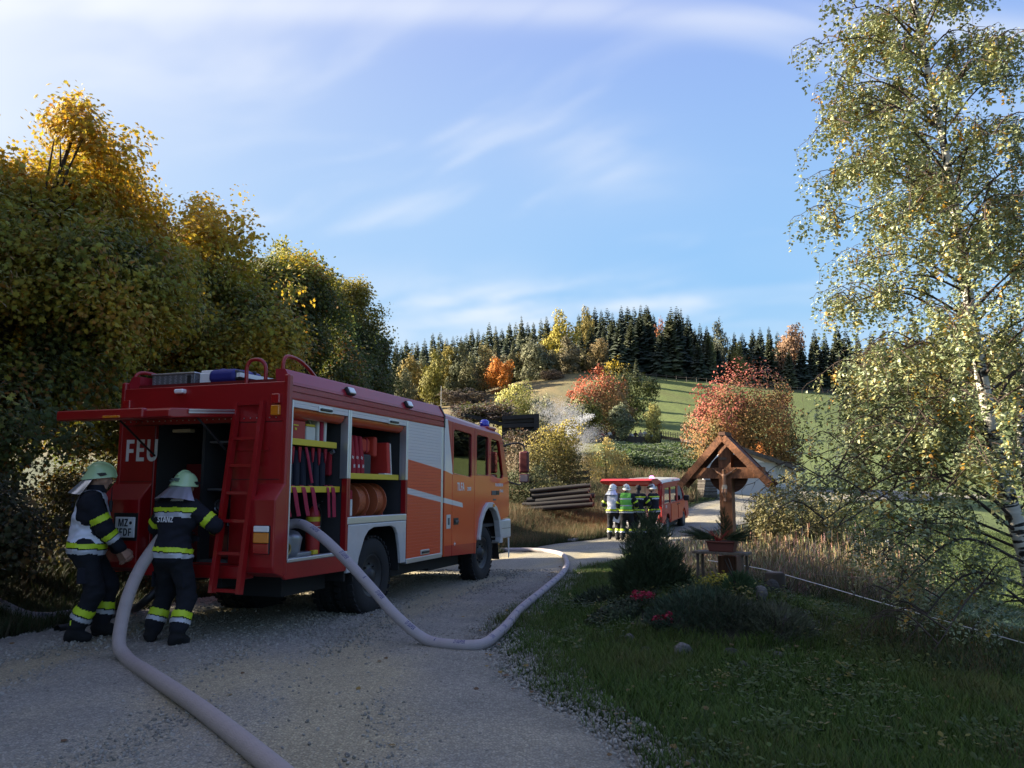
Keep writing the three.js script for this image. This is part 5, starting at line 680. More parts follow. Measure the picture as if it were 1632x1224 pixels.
// ---------------------------------------------------------------- hoses
const hosePrint = (word) => canvasTex(1024, 128, (c, w, h) => { c.fillStyle = '#b9b8c2'; c.fillRect(0, 0, w, h); for (let i = 0; i < 260; i++) { c.fillStyle = i % 2 ? 'rgba(70,70,85,0.05)' : 'rgba(255,255,255,0.05)'; c.fillRect((i * 73) % w, (i * 37) % h, 40, 3); } c.fillStyle = '#3a4080'; c.font = 'bold 25px sans-serif'; for (const y of [28, 92]) { c.fillText(word, 60, y); if (word) c.fillText('A', 430, y); c.fillText(word, 640, y); } });
const plainTex = hosePrint(''), hoseTex = hosePrint('IT-SUPER'); plainTex.wrapS = plainTex.wrapT = THREE.RepeatWrapping; hoseTex.wrapS = hoseTex.wrapT = THREE.RepeatWrapping;
function hose(label, pts, r, { n = 140, uvTurn = 0, len = 1.1, mat, group = 'pale fire hoses laid over the road' } = {}) {
  const g = tube(pts, r, n, 14), uv = g.attributes.uv, c = new THREE.CatmullRomCurve3(pts, false, 'centripetal'), L = c.getLength();
  for (let i = 0; i < uv.count; i++) uv.setXY(i, uv.getX(i) * L / len, (uv.getY(i) + uvTurn) % 1.0001);
  return solo('fire_hose', g, mat ?? new THREE.MeshStandardMaterial({ map: hoseTex, roughness: 0.8, color: lin(0.68, 0.61, 0.54), bumpMap: grassBump, bumpScale: 0.003 }), label, 'hose', [0, 0, 0], 0, group);
}
const lie = (u, v, r = 0.055) => { const p = groundAt(u, v); return V(p.x, ground(p.x, p.z) + r + 0.02, p.z); };
hose('pale hose from the rear pump bay curving down past the firefighters to the foreground', [inTruck(-1.9, 1.0, -0.50), at(262, 852, 8.75), at(243, 876, 8.55), at(224, 905, 8.35), at(205, 948, 8.1), at(194, 990, 7.95), at(190, 1030, 7.75), lie(200, 1062, 0.06), lie(240, 1092, 0.06), lie(310, 1142, 0.06), lie(400, 1216, 0.06), lie(480, 1290, 0.06), lie(560, 1390, 0.06)], 0.062, { n: 220, uvTurn: 0.3, mat: new THREE.MeshStandardMaterial({ map: plainTex, roughness: 0.85, color: lin(0.66, 0.57, 0.46), bumpMap: grassBump, bumpScale: 0.004 }) });
hose('pale printed hose from the side locker lying in a bend over the road edge', [inTruck(-1.78, 1.10, 0.75), at(470, 834, 9.2), at(505, 850, 9.0), at(545, 886, 8.85), at(590, 935, 8.7), at(635, 985, 8.5), at(680, 1020, 8.4), lie(720, 1040), lie(760, 1041), lie(795, 1020), lie(830, 980), lie(870, 945), lie(898, 918), lie(903, 900), lie(888, 886), lie(850, 881), lie(800, 881), lie(740, 880), lie(690, 878)], 0.055, { n: 300, uvTurn: 0.42 });
hose('thin pale hose lying on the grass ahead of the fire engine', [lie(792, 880, 0.04), lie(800, 873, 0.04), lie(825, 868, 0.04), lie(850, 872, 0.04)], 0.045, { n: 40 });
hose('pale hose running along the verge towards the men at the red van', [at(888, 853, 26).setY(0.07), lie(890, 862, 0.05), lie(905, 863, 0.05), lie(940, 857, 0.05), lie(975, 853, 0.05), lie(1010, 851, 0.05)], 0.05, { n: 60 });
hose('second pale hose beside the one at the red van', [lie(888, 856, 0.05), lie(900, 852, 0.05), lie(940, 849, 0.05), lie(985, 846, 0.05)], 0.05, { n: 50 });
hose('pale hose lying in the grass at the left edge of the picture', [lie(-160, 1010, 0.05), lie(-40, 992, 0.05), lie(50, 996, 0.05), lie(110, 990, 0.05), lie(150, 975, 0.05), lie(170, 962, 0.05)], 0.055, { n: 60 });
hose('pale hose farther back in the grass at the left edge', [lie(-140, 985, 0.05), lie(-40, 968, 0.05), lie(50, 961, 0.05), lie(110, 957, 0.05)], 0.055, { n: 60 });
hose('black suction hose on the ground behind the two firefighters', [inTruck(-1.75, 0.75, -0.3), at(235, 955, 9.0), lie(205, 980, 0.05), lie(150, 1000, 0.04), lie(90, 1012, 0.04)], 0.045, { n: 60, mat: M(0.012, 0.012, 0.013, 0.5), group: null });
{ const p = groundAt(190, 950); const t = thing('hose_coupling', 'metal hose coupling with an orange cap on the ground between the firefighters', 'coupling', V(p.x, 0.06, p.z), 0.4); part('body', [bar([-0.08, 0, 0], [0.05, 0, 0], 0.045, 0.045, 14), new THREE.TorusGeometry(0.05, 0.012, 8, 16).rotateY(Math.PI / 2)], STEEL, t); part('cap', bar([0.05, 0, 0], [0.13, 0.01, 0], 0.035, 0.03, 12), ORANGEP, t); part('valve_handle', bar([0, 0.04, 0], [-0.03, 0.11, 0.02], 0.01), STEEL, t); }

// ---------------------------------------------------------------- people: a smooth field round a posed skeleton, meshed
function field(bones, cell, k = 0.018, pad = 0.07, folds = 0) {
  const lo = V(9, 9, 9), hi = V(-9, -9, -9); for (const b of bones) for (const [p, r] of [[b.a, b.ra], [b.b, b.rb]]) { lo.min(p.clone().subScalar(r + pad)); hi.max(p.clone().addScalar(r + pad)); }
  const n = [0, 1, 2].map((i) => Math.ceil((hi.getComponent(i) - lo.getComponent(i)) / cell) + 1), N = n[0] * n[1] * n[2], sum = new Float64Array(N);
  for (const b of bones) {
    const d = b.b.clone().sub(b.a), L2 = Math.max(1e-9, d.lengthSq()), R = Math.max(b.ra, b.rb) + pad + 0.03, r0 = [], r1 = [];
    for (let i = 0; i < 3; i++) { const a = Math.min(b.a.getComponent(i), b.b.getComponent(i)) - R, c = Math.max(b.a.getComponent(i), b.b.getComponent(i)) + R; r0[i] = Math.max(0, Math.floor((a - lo.getComponent(i)) / cell)); r1[i] = Math.min(n[i] - 1, Math.ceil((c - lo.getComponent(i)) / cell)); }
    for (let z = r0[2]; z <= r1[2]; z++) for (let y = r0[1]; y <= r1[1]; y++) for (let x = r0[0]; x <= r1[0]; x++) {
      const px = lo.x + x * cell - b.a.x, py = lo.y + y * cell - b.a.y, pz = lo.z + z * cell - b.a.z, t = clamp((px * d.x + py * d.y + pz * d.z) / L2), dist = Math.hypot(px - d.x * t, py - d.y * t, pz - d.z * t) - mix(b.ra, b.rb, t);
      sum[(z * n[1] + y) * n[0] + x] += Math.exp(-dist / k);
    }
  }
  const v = new Float32Array(N); for (let i = 0; i < N; i++) v[i] = sum[i] > 1e-30 ? -k * Math.log(sum[i]) : 1;
  if (folds) for (let z = 0; z < n[2]; z++) for (let y = 0; y < n[1]; y++) for (let x = 0; x < n[0]; x++) { const i = (z * n[1] + y) * n[0] + x; if (v[i] < 0.06) { const X = lo.x + x * cell, Y = lo.y + y * cell, Z = lo.z + z * cell, w = noise(X * 5 + 3, Y * 5, Z * 5); v[i] += folds * (noise(X * 9 + w * 2, Y * 17 + w * 3 + X * 6, Z * 9) - 0.5 + 0.5 * (noise(X * 22, Y * 30, Z * 22) - 0.5)); } }
  return { v, n, lo, cell };
}
function netOf({ v, n, lo, cell }, iso = 0) {   // surface nets
  const [nx, ny, nz] = n, id = new Int32Array(nx * ny * nz).fill(-1), pos = [], idx = [], at3 = (x, y, z) => (z * ny + y) * nx + x, C = [[0, 0, 0], [1, 0, 0], [0, 1, 0], [1, 1, 0], [0, 0, 1], [1, 0, 1], [0, 1, 1], [1, 1, 1]], E = [[0, 1], [2, 3], [4, 5], [6, 7], [0, 2], [1, 3], [4, 6], [5, 7], [0, 4], [1, 5], [2, 6], [3, 7]];
  for (let z = 0; z < nz - 1; z++) for (let y = 0; y < ny - 1; y++) for (let x = 0; x < nx - 1; x++) {
    let m = 0; const g = []; for (let c = 0; c < 8; c++) { const w = v[at3(x + C[c][0], y + C[c][1], z + C[c][2])] - iso; g[c] = w; if (w < 0) m |= 1 << c; }
    if (m === 0 || m === 255) continue; let sx = 0, sy = 0, sz = 0, k = 0;
    for (const [a, b] of E) if ((g[a] < 0) !== (g[b] < 0)) { const t = g[a] / (g[a] - g[b]); sx += mix(C[a][0], C[b][0], t); sy += mix(C[a][1], C[b][1], t); sz += mix(C[a][2], C[b][2], t); k++; }
    id[at3(x, y, z)] = pos.length / 3; pos.push(lo.x + (x + sx / k) * cell, lo.y + (y + sy / k) * cell, lo.z + (z + sz / k) * cell);
  }
  const quad = (a, b, c, d, flip) => { if (a < 0 || b < 0 || c < 0 || d < 0) return; flip ? idx.push(a, c, b, a, d, c) : idx.push(a, b, c, a, c, d); };
  for (let z = 1; z < nz - 1; z++) for (let y = 1; y < ny - 1; y++) for (let x = 1; x < nx - 1; x++) {
    const s = v[at3(x, y, z)] < iso;
    if (s !== v[at3(x + 1, y, z)] < iso) quad(id[at3(x, y - 1, z - 1)], id[at3(x, y, z - 1)], id[at3(x, y, z)], id[at3(x, y - 1, z)], !s);
    if (s !== v[at3(x, y + 1, z)] < iso) quad(id[at3(x - 1, y, z - 1)], id[at3(x - 1, y, z)], id[at3(x, y, z)], id[at3(x, y, z - 1)], !s);
    if (s !== v[at3(x, y, z + 1)] < iso) quad(id[at3(x - 1, y - 1, z)], id[at3(x, y - 1, z)], id[at3(x, y, z)], id[at3(x - 1, y, z)], !s);
  }
  return { pos, idx };
}
const SKIN = [0.42, 0.235, 0.165];
// a left hand: palm down the -y axis, thumb towards +z, slightly curled fingers
function handGeo(curl, color) {
  const b = [], J = (a, c, ra, rb) => b.push({ a: V(...a), b: V(...c), ra, rb });
  for (const [z, l, w] of [[0.033, 0.068, 0.0098], [0.011, 0.077, 0.0102], [-0.011, 0.071, 0.0098], [-0.032, 0.056, 0.0086]]) {
    J([0, 0.012, z * 0.55], [0, -0.085, z], 0.016, 0.0125); let p = [0, -0.085, z], an = 0.25 * curl; for (const [k, f] of [[0.46, 1], [0.30, 0.92], [0.24, 0.82]]) { const q = [p[0] - Math.sin(an) * l * k, p[1] - Math.cos(an) * l * k, p[2] + z * 0.05]; J(p, q, w * f, w * f * 0.92); p = q; an += 0.55 * curl; }
  }
  J([0, -0.015, 0.018], [-0.012, -0.048, 0.050], 0.016, 0.013); J([-0.012, -0.048, 0.050], [-0.02, -0.078, 0.062], 0.0115, 0.0105); J([-0.02, -0.078, 0.062], [-0.03, -0.102, 0.062], 0.0105, 0.009);
  const { pos, idx } = netOf(field(b, 0.0045, 0.004, 0.015)); return paint(rawGeo(pos, idx), color);
}
const HANDS = { skin: handGeo(1.0, SKIN), glove: handGeo(0.8, [0.02, 0.02, 0.022]) };
// a head facing +z: skull, jaw, nose, brow, lips, ears, neck; eyes coloured in
const HEADRAW = netOf(field([[[0, 0.035, -0.02], [0, 0.03, 0.015], 0.088, 0.083], [[0, -0.04, 0.035], [0, -0.085, 0.062], 0.055, 0.034], [[-0.03, -0.02, 0.05], [0.03, -0.02, 0.05], 0.045, 0.045], [[0, 0.015, 0.094], [0, -0.028, 0.116], 0.009, 0.0135], [[-0.034, 0.026, 0.088], [0.034, 0.026, 0.088], 0.012, 0.012], [[-0.018, -0.058, 0.091], [0.018, -0.058, 0.091], 0.009, 0.009], [[-0.083, 0.01, -0.005], [-0.083, -0.03, -0.005], 0.014, 0.010], [[0.083, 0.01, -0.005], [0.083, -0.03, -0.005], 0.014, 0.010], [[0, -0.05, -0.015], [0, -0.17, -0.03], 0.056, 0.062]].map(([a, b, ra, rb]) => ({ a: V(...a), b: V(...b), ra, rb })), 0.0075, 0.008, 0.03));
function headGeo(mask) { const g = rawGeo(HEADRAW.pos.slice(), HEADRAW.idx.slice()); return paint(g, (x, y, z) => { if (mask && !(z > 0.055 && Math.abs(x) < 0.052 && y > -0.015 && y < 0.04)) return [0.014, 0.014, 0.018]; const e = Math.hypot(Math.abs(x) - 0.032, (y - 0.005) * 1.6); if (z > 0.05 && e < 0.007) return [0.03, 0.02, 0.015]; if (z > 0.05 && e < 0.014) return [0.6, 0.58, 0.55]; if (z > 0.07 && Math.abs(y + 0.058) < 0.008 && Math.abs(x) < 0.024) return [0.34, 0.12, 0.09]; return SKIN; }); }
function ik(a, target, l1, l2, hint) { const d = target.clone().sub(a), L = Math.min(d.length(), (l1 + l2) * 0.995); d.normalize(); const c = (l1 * l1 + L * L - l2 * l2) / (2 * l1 * L), h = hint.clone().addScaledVector(d, -hint.dot(d)).normalize(); return [a.clone().addScaledVector(d, l1 * c).addScaledVector(h, l1 * Math.sqrt(Math.max(0, 1 - c * c))), a.clone().addScaledVector(d, L)]; }
const CLOTH = new THREE.MeshPhysicalMaterial({ vertexColors: true, roughness: 0.92, sheen: 0.15, bumpMap: grassBump, bumpScale: 0.003 });
const HIVIS = M(0.50, 0.66, 0.02, 0.55), SILVER = M(0.46, 0.47, 0.50, 0.45, { metalness: 0.15 }), CAPE = M(0.62, 0.63, 0.68, 0.28, { metalness: 0.7 }), HELMET = M(0.47, 0.66, 0.36, 0.35, { clearcoat: 0.6 }), HELMETW = M(0.72, 0.73, 0.68, 0.35, { clearcoat: 0.6 }), VESTW = M(0.66, 0.67, 0.74, 0.6), VESTG = M(0.13, 0.45, 0.06, 0.7);
// o: pose in local axes (facing +z, +x is its left): feet [x, z], hands [x, y, z], lean, head yaw and pitch
function person(label, pos, turn, o, group) {
  const t = thing('person', label, 'person', pos, turn, group), cell = o.cell ?? 0.014, lean = o.lean ?? 0.05, B = [], s = o.s ?? 1;
  t.scale.setScalar(s);
  const hipY = 0.94 - (o.crouch ?? 0), sway = o.sway ?? 0, up = (h, x = 0, z = 0) => V(x + sway, hipY + (h - 0.94) * Math.cos(lean) - z * Math.sin(lean), (h - 0.94) * Math.sin(lean) + z * Math.cos(lean));
  const add = (a, b, ra, rb, tag, s0 = 0, s1 = 1) => B.push({ a, b, ra, rb, tag, s0, s1 });
  const bulk = o.bulk ?? 1;
  add(V(-0.075 + sway, hipY - 0.02, -0.01), V(0.075 + sway, hipY - 0.02, -0.01), 0.125 * bulk, 0.125 * bulk, 'torso'); add(up(0.92, -0.05, 0), up(0.92, 0.05, 0), 0.150 * bulk, 0.150 * bulk, 'torso'); add(up(1.0), up(1.18), 0.150 * bulk, 0.148 * bulk, 'torso'); add(up(1.28, -0.085), up(1.28, 0.085), 0.132 * bulk, 0.132 * bulk, 'torso'); add(up(1.40, -0.12, -0.01), up(1.40, 0.12, -0.01), 0.098 * bulk, 0.098 * bulk, 'torso'); add(up(1.44), up(1.54, 0, 0.01), 0.075, 0.065, 'neck');
  const hands = [];
  for (const m of [1, -1]) {
    const foot = m > 0 ? o.feet[0] : o.feet[1], ank = V(foot[0], 0.10 + (foot[2] ?? 0), foot[1]), hip = V(m * 0.095 + sway, hipY - 0.04, 0), fw = V(Math.sin((foot[3] ?? m * 0.25)), 0, Math.cos(foot[3] ?? m * 0.25));
    const [knee, an] = ik(hip, ank, 0.43, 0.42, V(m * 0.12, 0, 1));
    add(hip, knee, 0.105 * bulk, 0.082 * bulk, 'leg', 0, 0.5); add(knee, an.clone().lerp(knee, 0.25), 0.083 * bulk, 0.078 * bulk, 'leg', 0.5, 0.87); add(an.clone().lerp(knee, 0.36), an, 0.062, 0.058, 'boot'); add(an.clone().addScaledVector(fw, -0.035).setY(an.y - 0.045), an.clone().addScaledVector(fw, 0.13).setY(an.y - 0.055), 0.052, 0.044, 'boot'); add(an.clone(), an.clone().addScaledVector(fw, 0.09).setY(an.y - 0.04), 0.056, 0.046, 'boot');
    const sh = up(1.405, m * 0.185, -0.01), hd = V(...(m > 0 ? o.hands[0] : o.hands[1])), [el, wr] = ik(sh, hd, 0.295, 0.265, V(...((m > 0 ? o.elbows?.[0] : o.elbows?.[1]) ?? [m * 0.7, -0.6, -0.5])));
    add(sh, el, 0.082 * bulk, 0.070 * bulk, 'arm', 0, 0.52); add(el, wr, 0.069 * bulk, 0.055 * bulk, 'arm', 0.52, 1);
    const dir = wr.clone().sub(el).normalize(), q = new THREE.Quaternion().setFromUnitVectors(V(0, -1, 0), dir), g = HANDS[o.gloves ? 'glove' : 'skin'].clone(); if (m < 0) { g.scale(-1, 1, 1); const ix = g.index.array; for (let i = 0; i < ix.length; i += 3) { const a = ix[i]; ix[i] = ix[i + 1]; ix[i + 1] = a; } }
    if (!o.small) hands.push(g.rotateY(m > 0 ? -0.6 : 0.6).applyQuaternion(q).translate(wr.x + dir.x * 0.04, wr.y + dir.y * 0.04, wr.z + dir.z * 0.04)); else add(wr, wr.clone().addScaledVector(dir, 0.12), 0.045, 0.03, 'hand');
  }
  const hc = up(1.655, 0, 0.035), hq = new THREE.Quaternion().setFromEuler(new THREE.Euler(o.pitch ?? 0.1, o.yaw ?? 0, 0, 'YXZ')), put = (g) => g.applyQuaternion(hq).translate(hc.x, hc.y, hc.z);
  const jac = o.jacket ?? [0.0055, 0.0065, 0.013], tro = o.trousers ?? [0.005, 0.006, 0.010], boot = [0.005, 0.005, 0.0055], F1 = field(B, cell, 0.016, 0.05, o.small ? 0 : 0.024);
  const near = (p) => { let best = 9, r = null; for (const b of B) { const d = b.b.clone().sub(b.a), k = clamp(p.clone().sub(b.a).dot(d) / Math.max(1e-9, d.lengthSq())), q = p.distanceTo(b.a.clone().addScaledVector(d, k)) - mix(b.ra, b.rb, k); if (q < best) { best = q; r = [b.tag, mix(b.s0, b.s1, k)]; } } return r; };
  const raw = netOf(F1, 0), g0 = rawGeo(raw.pos, raw.idx), tmp = V(0, 0, 0), inv = (p) => { const y = p.y - hipY, z = p.z; return 0.94 + y * Math.cos(lean) + z * Math.sin(lean); };   // height along the torso
  paint(g0, (x, y, z) => { tmp.set(x, y, z); const [tag, k] = near(tmp); if (tag === 'leg') return inv(tmp) > 0.84 && !o.plain ? jac : tro; if (tag === 'boot') return boot; if (tag === 'hand') return SKIN; return tag === 'torso' && inv(tmp) < 0.83 ? tro : jac; });
  part('body', [g0, put(headGeo(o.mask)), ...hands], CLOTH, t);
  // worn pieces: thin shells over the body where the test holds
  const shell = (name, off, mat, test, lab) => { const r = off === 0 ? raw : netOf(F1, off), keep = [], v = []; for (let i = 0; i < r.pos.length; i += 3) { const p = V(r.pos[i], r.pos[i + 1], r.pos[i + 2]), [tag, k] = near(p); v.push(test(tag, k, inv(p), p)); } for (let i = 0; i < r.idx.length; i += 3) if (v[r.idx[i]] && v[r.idx[i + 1]] && v[r.idx[i + 2]]) keep.push(r.idx[i], r.idx[i + 1], r.idx[i + 2]); if (!keep.length) return; const g = rawGeo(r.pos.slice(), keep); return part(name, g, mat, t, lab); };
  const band = (lo, hi) => (tag, k, h) => (tag === 'torso' || (tag === 'arm' && k < 0.10)) && h > lo && h < hi, arm = (lo, hi) => (tag, k) => tag === 'arm' && k > lo && k < hi, leg = (lo, hi) => (tag, k) => tag === 'leg' && k > lo && k < hi;
  if (!o.plain) {
    if (o.vest) shell('vest', 0.012, o.vest, (tag, k, h, p) => (tag === 'torso' || tag === 'neck') && h > (o.vestLow ?? 0.99) && h < 1.53 && Math.abs(p.x - sway) < 0.205 - (h > 1.2 ? 0.02 : 0));
    else { shell('reflective_band', 0.009, HIVIS, band(1.345, 1.405)); shell('reflective_band', 0.009, SILVER, band(1.285, 1.345)); }
    if (o.vestBands) { shell('reflective_band', 0.018, SILVER, band(1.30, 1.35)); shell('reflective_band', 0.018, SILVER, band(1.08, 1.13)); }
    shell('reflective_band', 0.010, HIVIS, band(0.925, 0.985)); shell('reflective_band', 0.010, SILVER, band(0.865, 0.925));
    shell('reflective_band', 0.009, HIVIS, arm(0.30, 0.43)); shell('reflective_band', 0.009, HIVIS, arm(0.66, 0.77)); shell('reflective_band', 0.009, SILVER, arm(0.77, 0.86));
    shell('reflective_band', 0.009, HIVIS, leg(0.69, 0.785)); shell('reflective_band', 0.009, SILVER, leg(0.785, 0.85));
  }
  if (o.helmet) {
    const pos = [], idx = [], nu = 36, nv = 12; for (let j = 0; j <= nv; j++) for (let i = 0; i <= nu; i++) { const a = i / nu * 6.283, f = j / nv, fr = Math.cos(a), rim = mix(0.028, -0.062, clamp(0.5 - fr * 0.62)), th = f * Math.PI / 2, fl = f > 0.8 ? 1 + (f - 0.8) * mix(0.25, 0.8, clamp(0.5 - fr * 0.5)) : 1; pos.push(Math.sin(th) * 0.122 * Math.sin(a) * fl, 0.035 + Math.cos(th) * 0.118 + (f > 0.55 ? (rim - 0.035) * ((f - 0.55) / 0.45) : 0), Math.sin(th) * 0.152 * fr * fl - 0.006); }
    for (let j = 0; j < nv; j++) for (let i = 0; i < nu; i++) { const a = j * (nu + 1) + i, b = a + nu + 1; idx.push(a, b, a + 1, b, b + 1, a + 1); }
    const h = part('helmet', put(rawGeo(pos, idx)), o.helmet, t);
    part('helmet_crest', put(tube([[0, 0.045, 0.148], [0, 0.125, 0.09], [0, 0.157, 0], [0, 0.13, -0.095], [0, 0.06, -0.152]], 0.011, 24, 8)), o.helmet, h);
    part('visor', put(join([rawGeo([], [])].slice(1).concat([new THREE.SphereGeometry(0.128, 20, 8, -Math.PI / 2 - 1.0 + Math.PI, 2.0, 1.22, 0.42).rotateY(-Math.PI / 2 + Math.PI).scale(1, 1, 1.22).translate(0, 0.045, 0.002)]))), M(0.02, 0.02, 0.022, 0.15, { clearcoat: 1 }), h);
    if (!o.small) { for (const m of [1, -1]) part('helmet_mark', put(extr([[-0.03, 0], [0.015, -0.022], [0.07, 0.008], [0.05, 0.026], [0.018, 0.018]], -0.004, 0.004).rotateY(m * Math.PI / 2).scale(1, 1, m > 0 ? -1 : 1).translate(m * 0.130, 0.035, 0.01)), BLACK, h); part('helmet_stripe', put(join([bb(-0.05, -0.012, 0.012, 0.022, -0.172, -0.158), bb(0.012, 0.05, 0.012, 0.022, -0.172, -0.158), bb(-0.055, -0.012, -0.012, -0.002, -0.180, -0.166), bb(0.012, 0.055, -0.012, -0.002, -0.180, -0.166), rb(-0.013, 0.013, 0.0, 0.025, -0.176, -0.158, 0.004)])), M(0.10, 0.14, 0.13, 0.6), h); part('lamp_clip', put(rbox(0.012, 0.02, 0.025, 0.133, 0.062, 0.02, 0.005)), HIVIS, h); }
    if (o.cape) { const P = [], I = []; const n = 22, span = 2.5; for (let j = 0; j <= 5; j++) for (let i = 0; i <= n; i++) { const a = Math.PI + (i / n - 0.5) * span, f = j / 5, r = 0.118 + f * 0.115 + 0.008 * Math.sin(i * 1.5) * f; P.push(Math.sin(a) * r * (1 + 0.1 * f), -0.015 - f * 0.185 - 0.02 * f * Math.cos((i / n - 0.5) * 3), Math.cos(a) * r * 1.08); } for (let j = 0; j < 5; j++) for (let i = 0; i < n; i++) { const a = j * (n + 1) + i, b = a + n + 1; I.push(a, b, a + 1, b, b + 1, a + 1); } part('neck_cape', put(rawGeo(P, I)), new THREE.MeshStandardMaterial({ color: lin(0.62, 0.63, 0.68), roughness: 0.3, metalness: 0.7, side: THREE.DoubleSide }), h); }
  } else if (!o.mask) part('hair', put(new THREE.SphereGeometry(0.098, 14, 10, 0, 6.29, 0, 1.7).scale(1, 1.05, 1.15).rotateX(-0.35).translate(0, 0.035, -0.012)), M(...(o.hair ?? [0.05, 0.03, 0.02]), 0.9), t);
  return { t, up, near, put, cloth: M(...jac, 0.9) };
}
function kit(w, z, front) {   // belt, radio, pocket flaps
  const P = (h, x, zz) => w.up(h, x, zz), at2 = (g, p) => g.translate(p.x, p.y, p.z), G = M(0.012, 0.012, 0.014, 0.6), m = front ? 1 : -1;
  part('radio', at2(rbox(0.055, 0.12, 0.035, 0, 0, 0, 0.01), P(1.36, 0.09, 0.145 * bk)), G, w.t); part('antenna', at2(bar([0, 0, 0], [0, 0.14, 0], 0.006, 0.004, 6), P(1.42, 0.07, 0.145 * bk)), G, w.t);
  for (const x of [-0.10, 0.10]) part('pocket_flap', at2(rbox(0.13, 0.05, 0.014, 0, 0, 0, 0.006, 2, [0.05, 0, 0]), P(1.10, x, 0.172 * bk)), w.cloth, w.t);
  for (const x of [-0.20, 0.20]) part('cargo_pocket', at2(rbox(0.02, 0.16, 0.14, 0, 0, 0, 0.008), V(x * 0.98, 0.66, 0.02)), w.cloth, w.t);
  part('collar', at2(lathe([[0.098, -0.04], [0.086, 0.04], [0.080, 0.04], [0.090, -0.04]], 20), P(1.535, 0, 0.012)), w.cloth, w.t);
}
const bk = 1.1;
const towards = (dx, dz) => Math.atan2(dx, dz);
{
  const w = person('firefighter seen from behind in dark uniform leaning into the pump bay', V(-3.60, 0.015, -8.62), towards(TD.x - 0.02, TD.z), { feet: [[0.19, -0.02, 0, 0.75], [-0.19, -0.10, 0, -0.1]], hands: [[0.22, 1.10, 0.36], [-0.26, 1.16, 0.38]], elbows: [[0.9, -0.35, -0.25], [-0.9, -0.35, -0.25]], lean: 0.15, pitch: 0.32, helmet: HELMET, cape: true, gloves: true, bulk: 1.12, cell: 0.012 });
  const p = w.up(1.235, 0, -0.172); part('lettering', lettering('STANZ', 0.060, 0.8).translate(-0.095, 0, 0).rotateY(Math.PI).rotateX(0.12).translate(p.x, p.y, p.z - 0.014), LETTER, w.t, 'grey letters STANZ on the back');
  const q = w.up(1.465, 0, -0.115); part('lettering', lettering('FEUERWEHR', 0.022, 0.9).translate(-0.085, 0, 0).rotateY(Math.PI).rotateX(0.5).translate(q.x - 0.06, q.y, q.z), LETTER, w.t);
  part('boot_tab', [rbox(0.012, 0.05, 0.035, 0.215, 0.20, -0.03, 0.005)], HIVIS, w.t);
  kit(w);
  const v = person('firefighter in a white vest standing sideways at the left rear corner of the fire engine', V(-4.60, 0.02, -8.80), towards(0.93, -0.36), { feet: [[0.13, 0.16, 0.02, 0.2], [-0.10, -0.06, 0, -0.15]], hands: [[0.20, 0.86, 0.28], [-0.14, 0.93, 0.33]], elbows: [[0.6, -0.7, -0.5], [-0.45, -0.85, -0.75]], lean: 0.07, pitch: 0.22, yaw: -0.12, s: 1.045, helmet: HELMET, cape: true, vest: VESTW, vestLow: 0.98, bulk: 1.13, cell: 0.012 });
  kit(v);
  const k = v.up(1.33, 0.0, -0.17); part('lettering', [lettering('EINSATZ', 0.045, 0.8).translate(-0.10, 0.06, 0), lettering('LEITER', 0.045, 0.8).translate(-0.09, 0, 0)].map((g) => g.rotateY(Math.PI).translate(k.x, k.y, k.z - 0.016)), DARKLETTER, v.t, 'dark letters on the back of the vest');
  part('boot_tab', [rbox(0.035, 0.05, 0.012, -0.165, 0.20, -0.08, 0.005)], HIVIS, v.t);
}

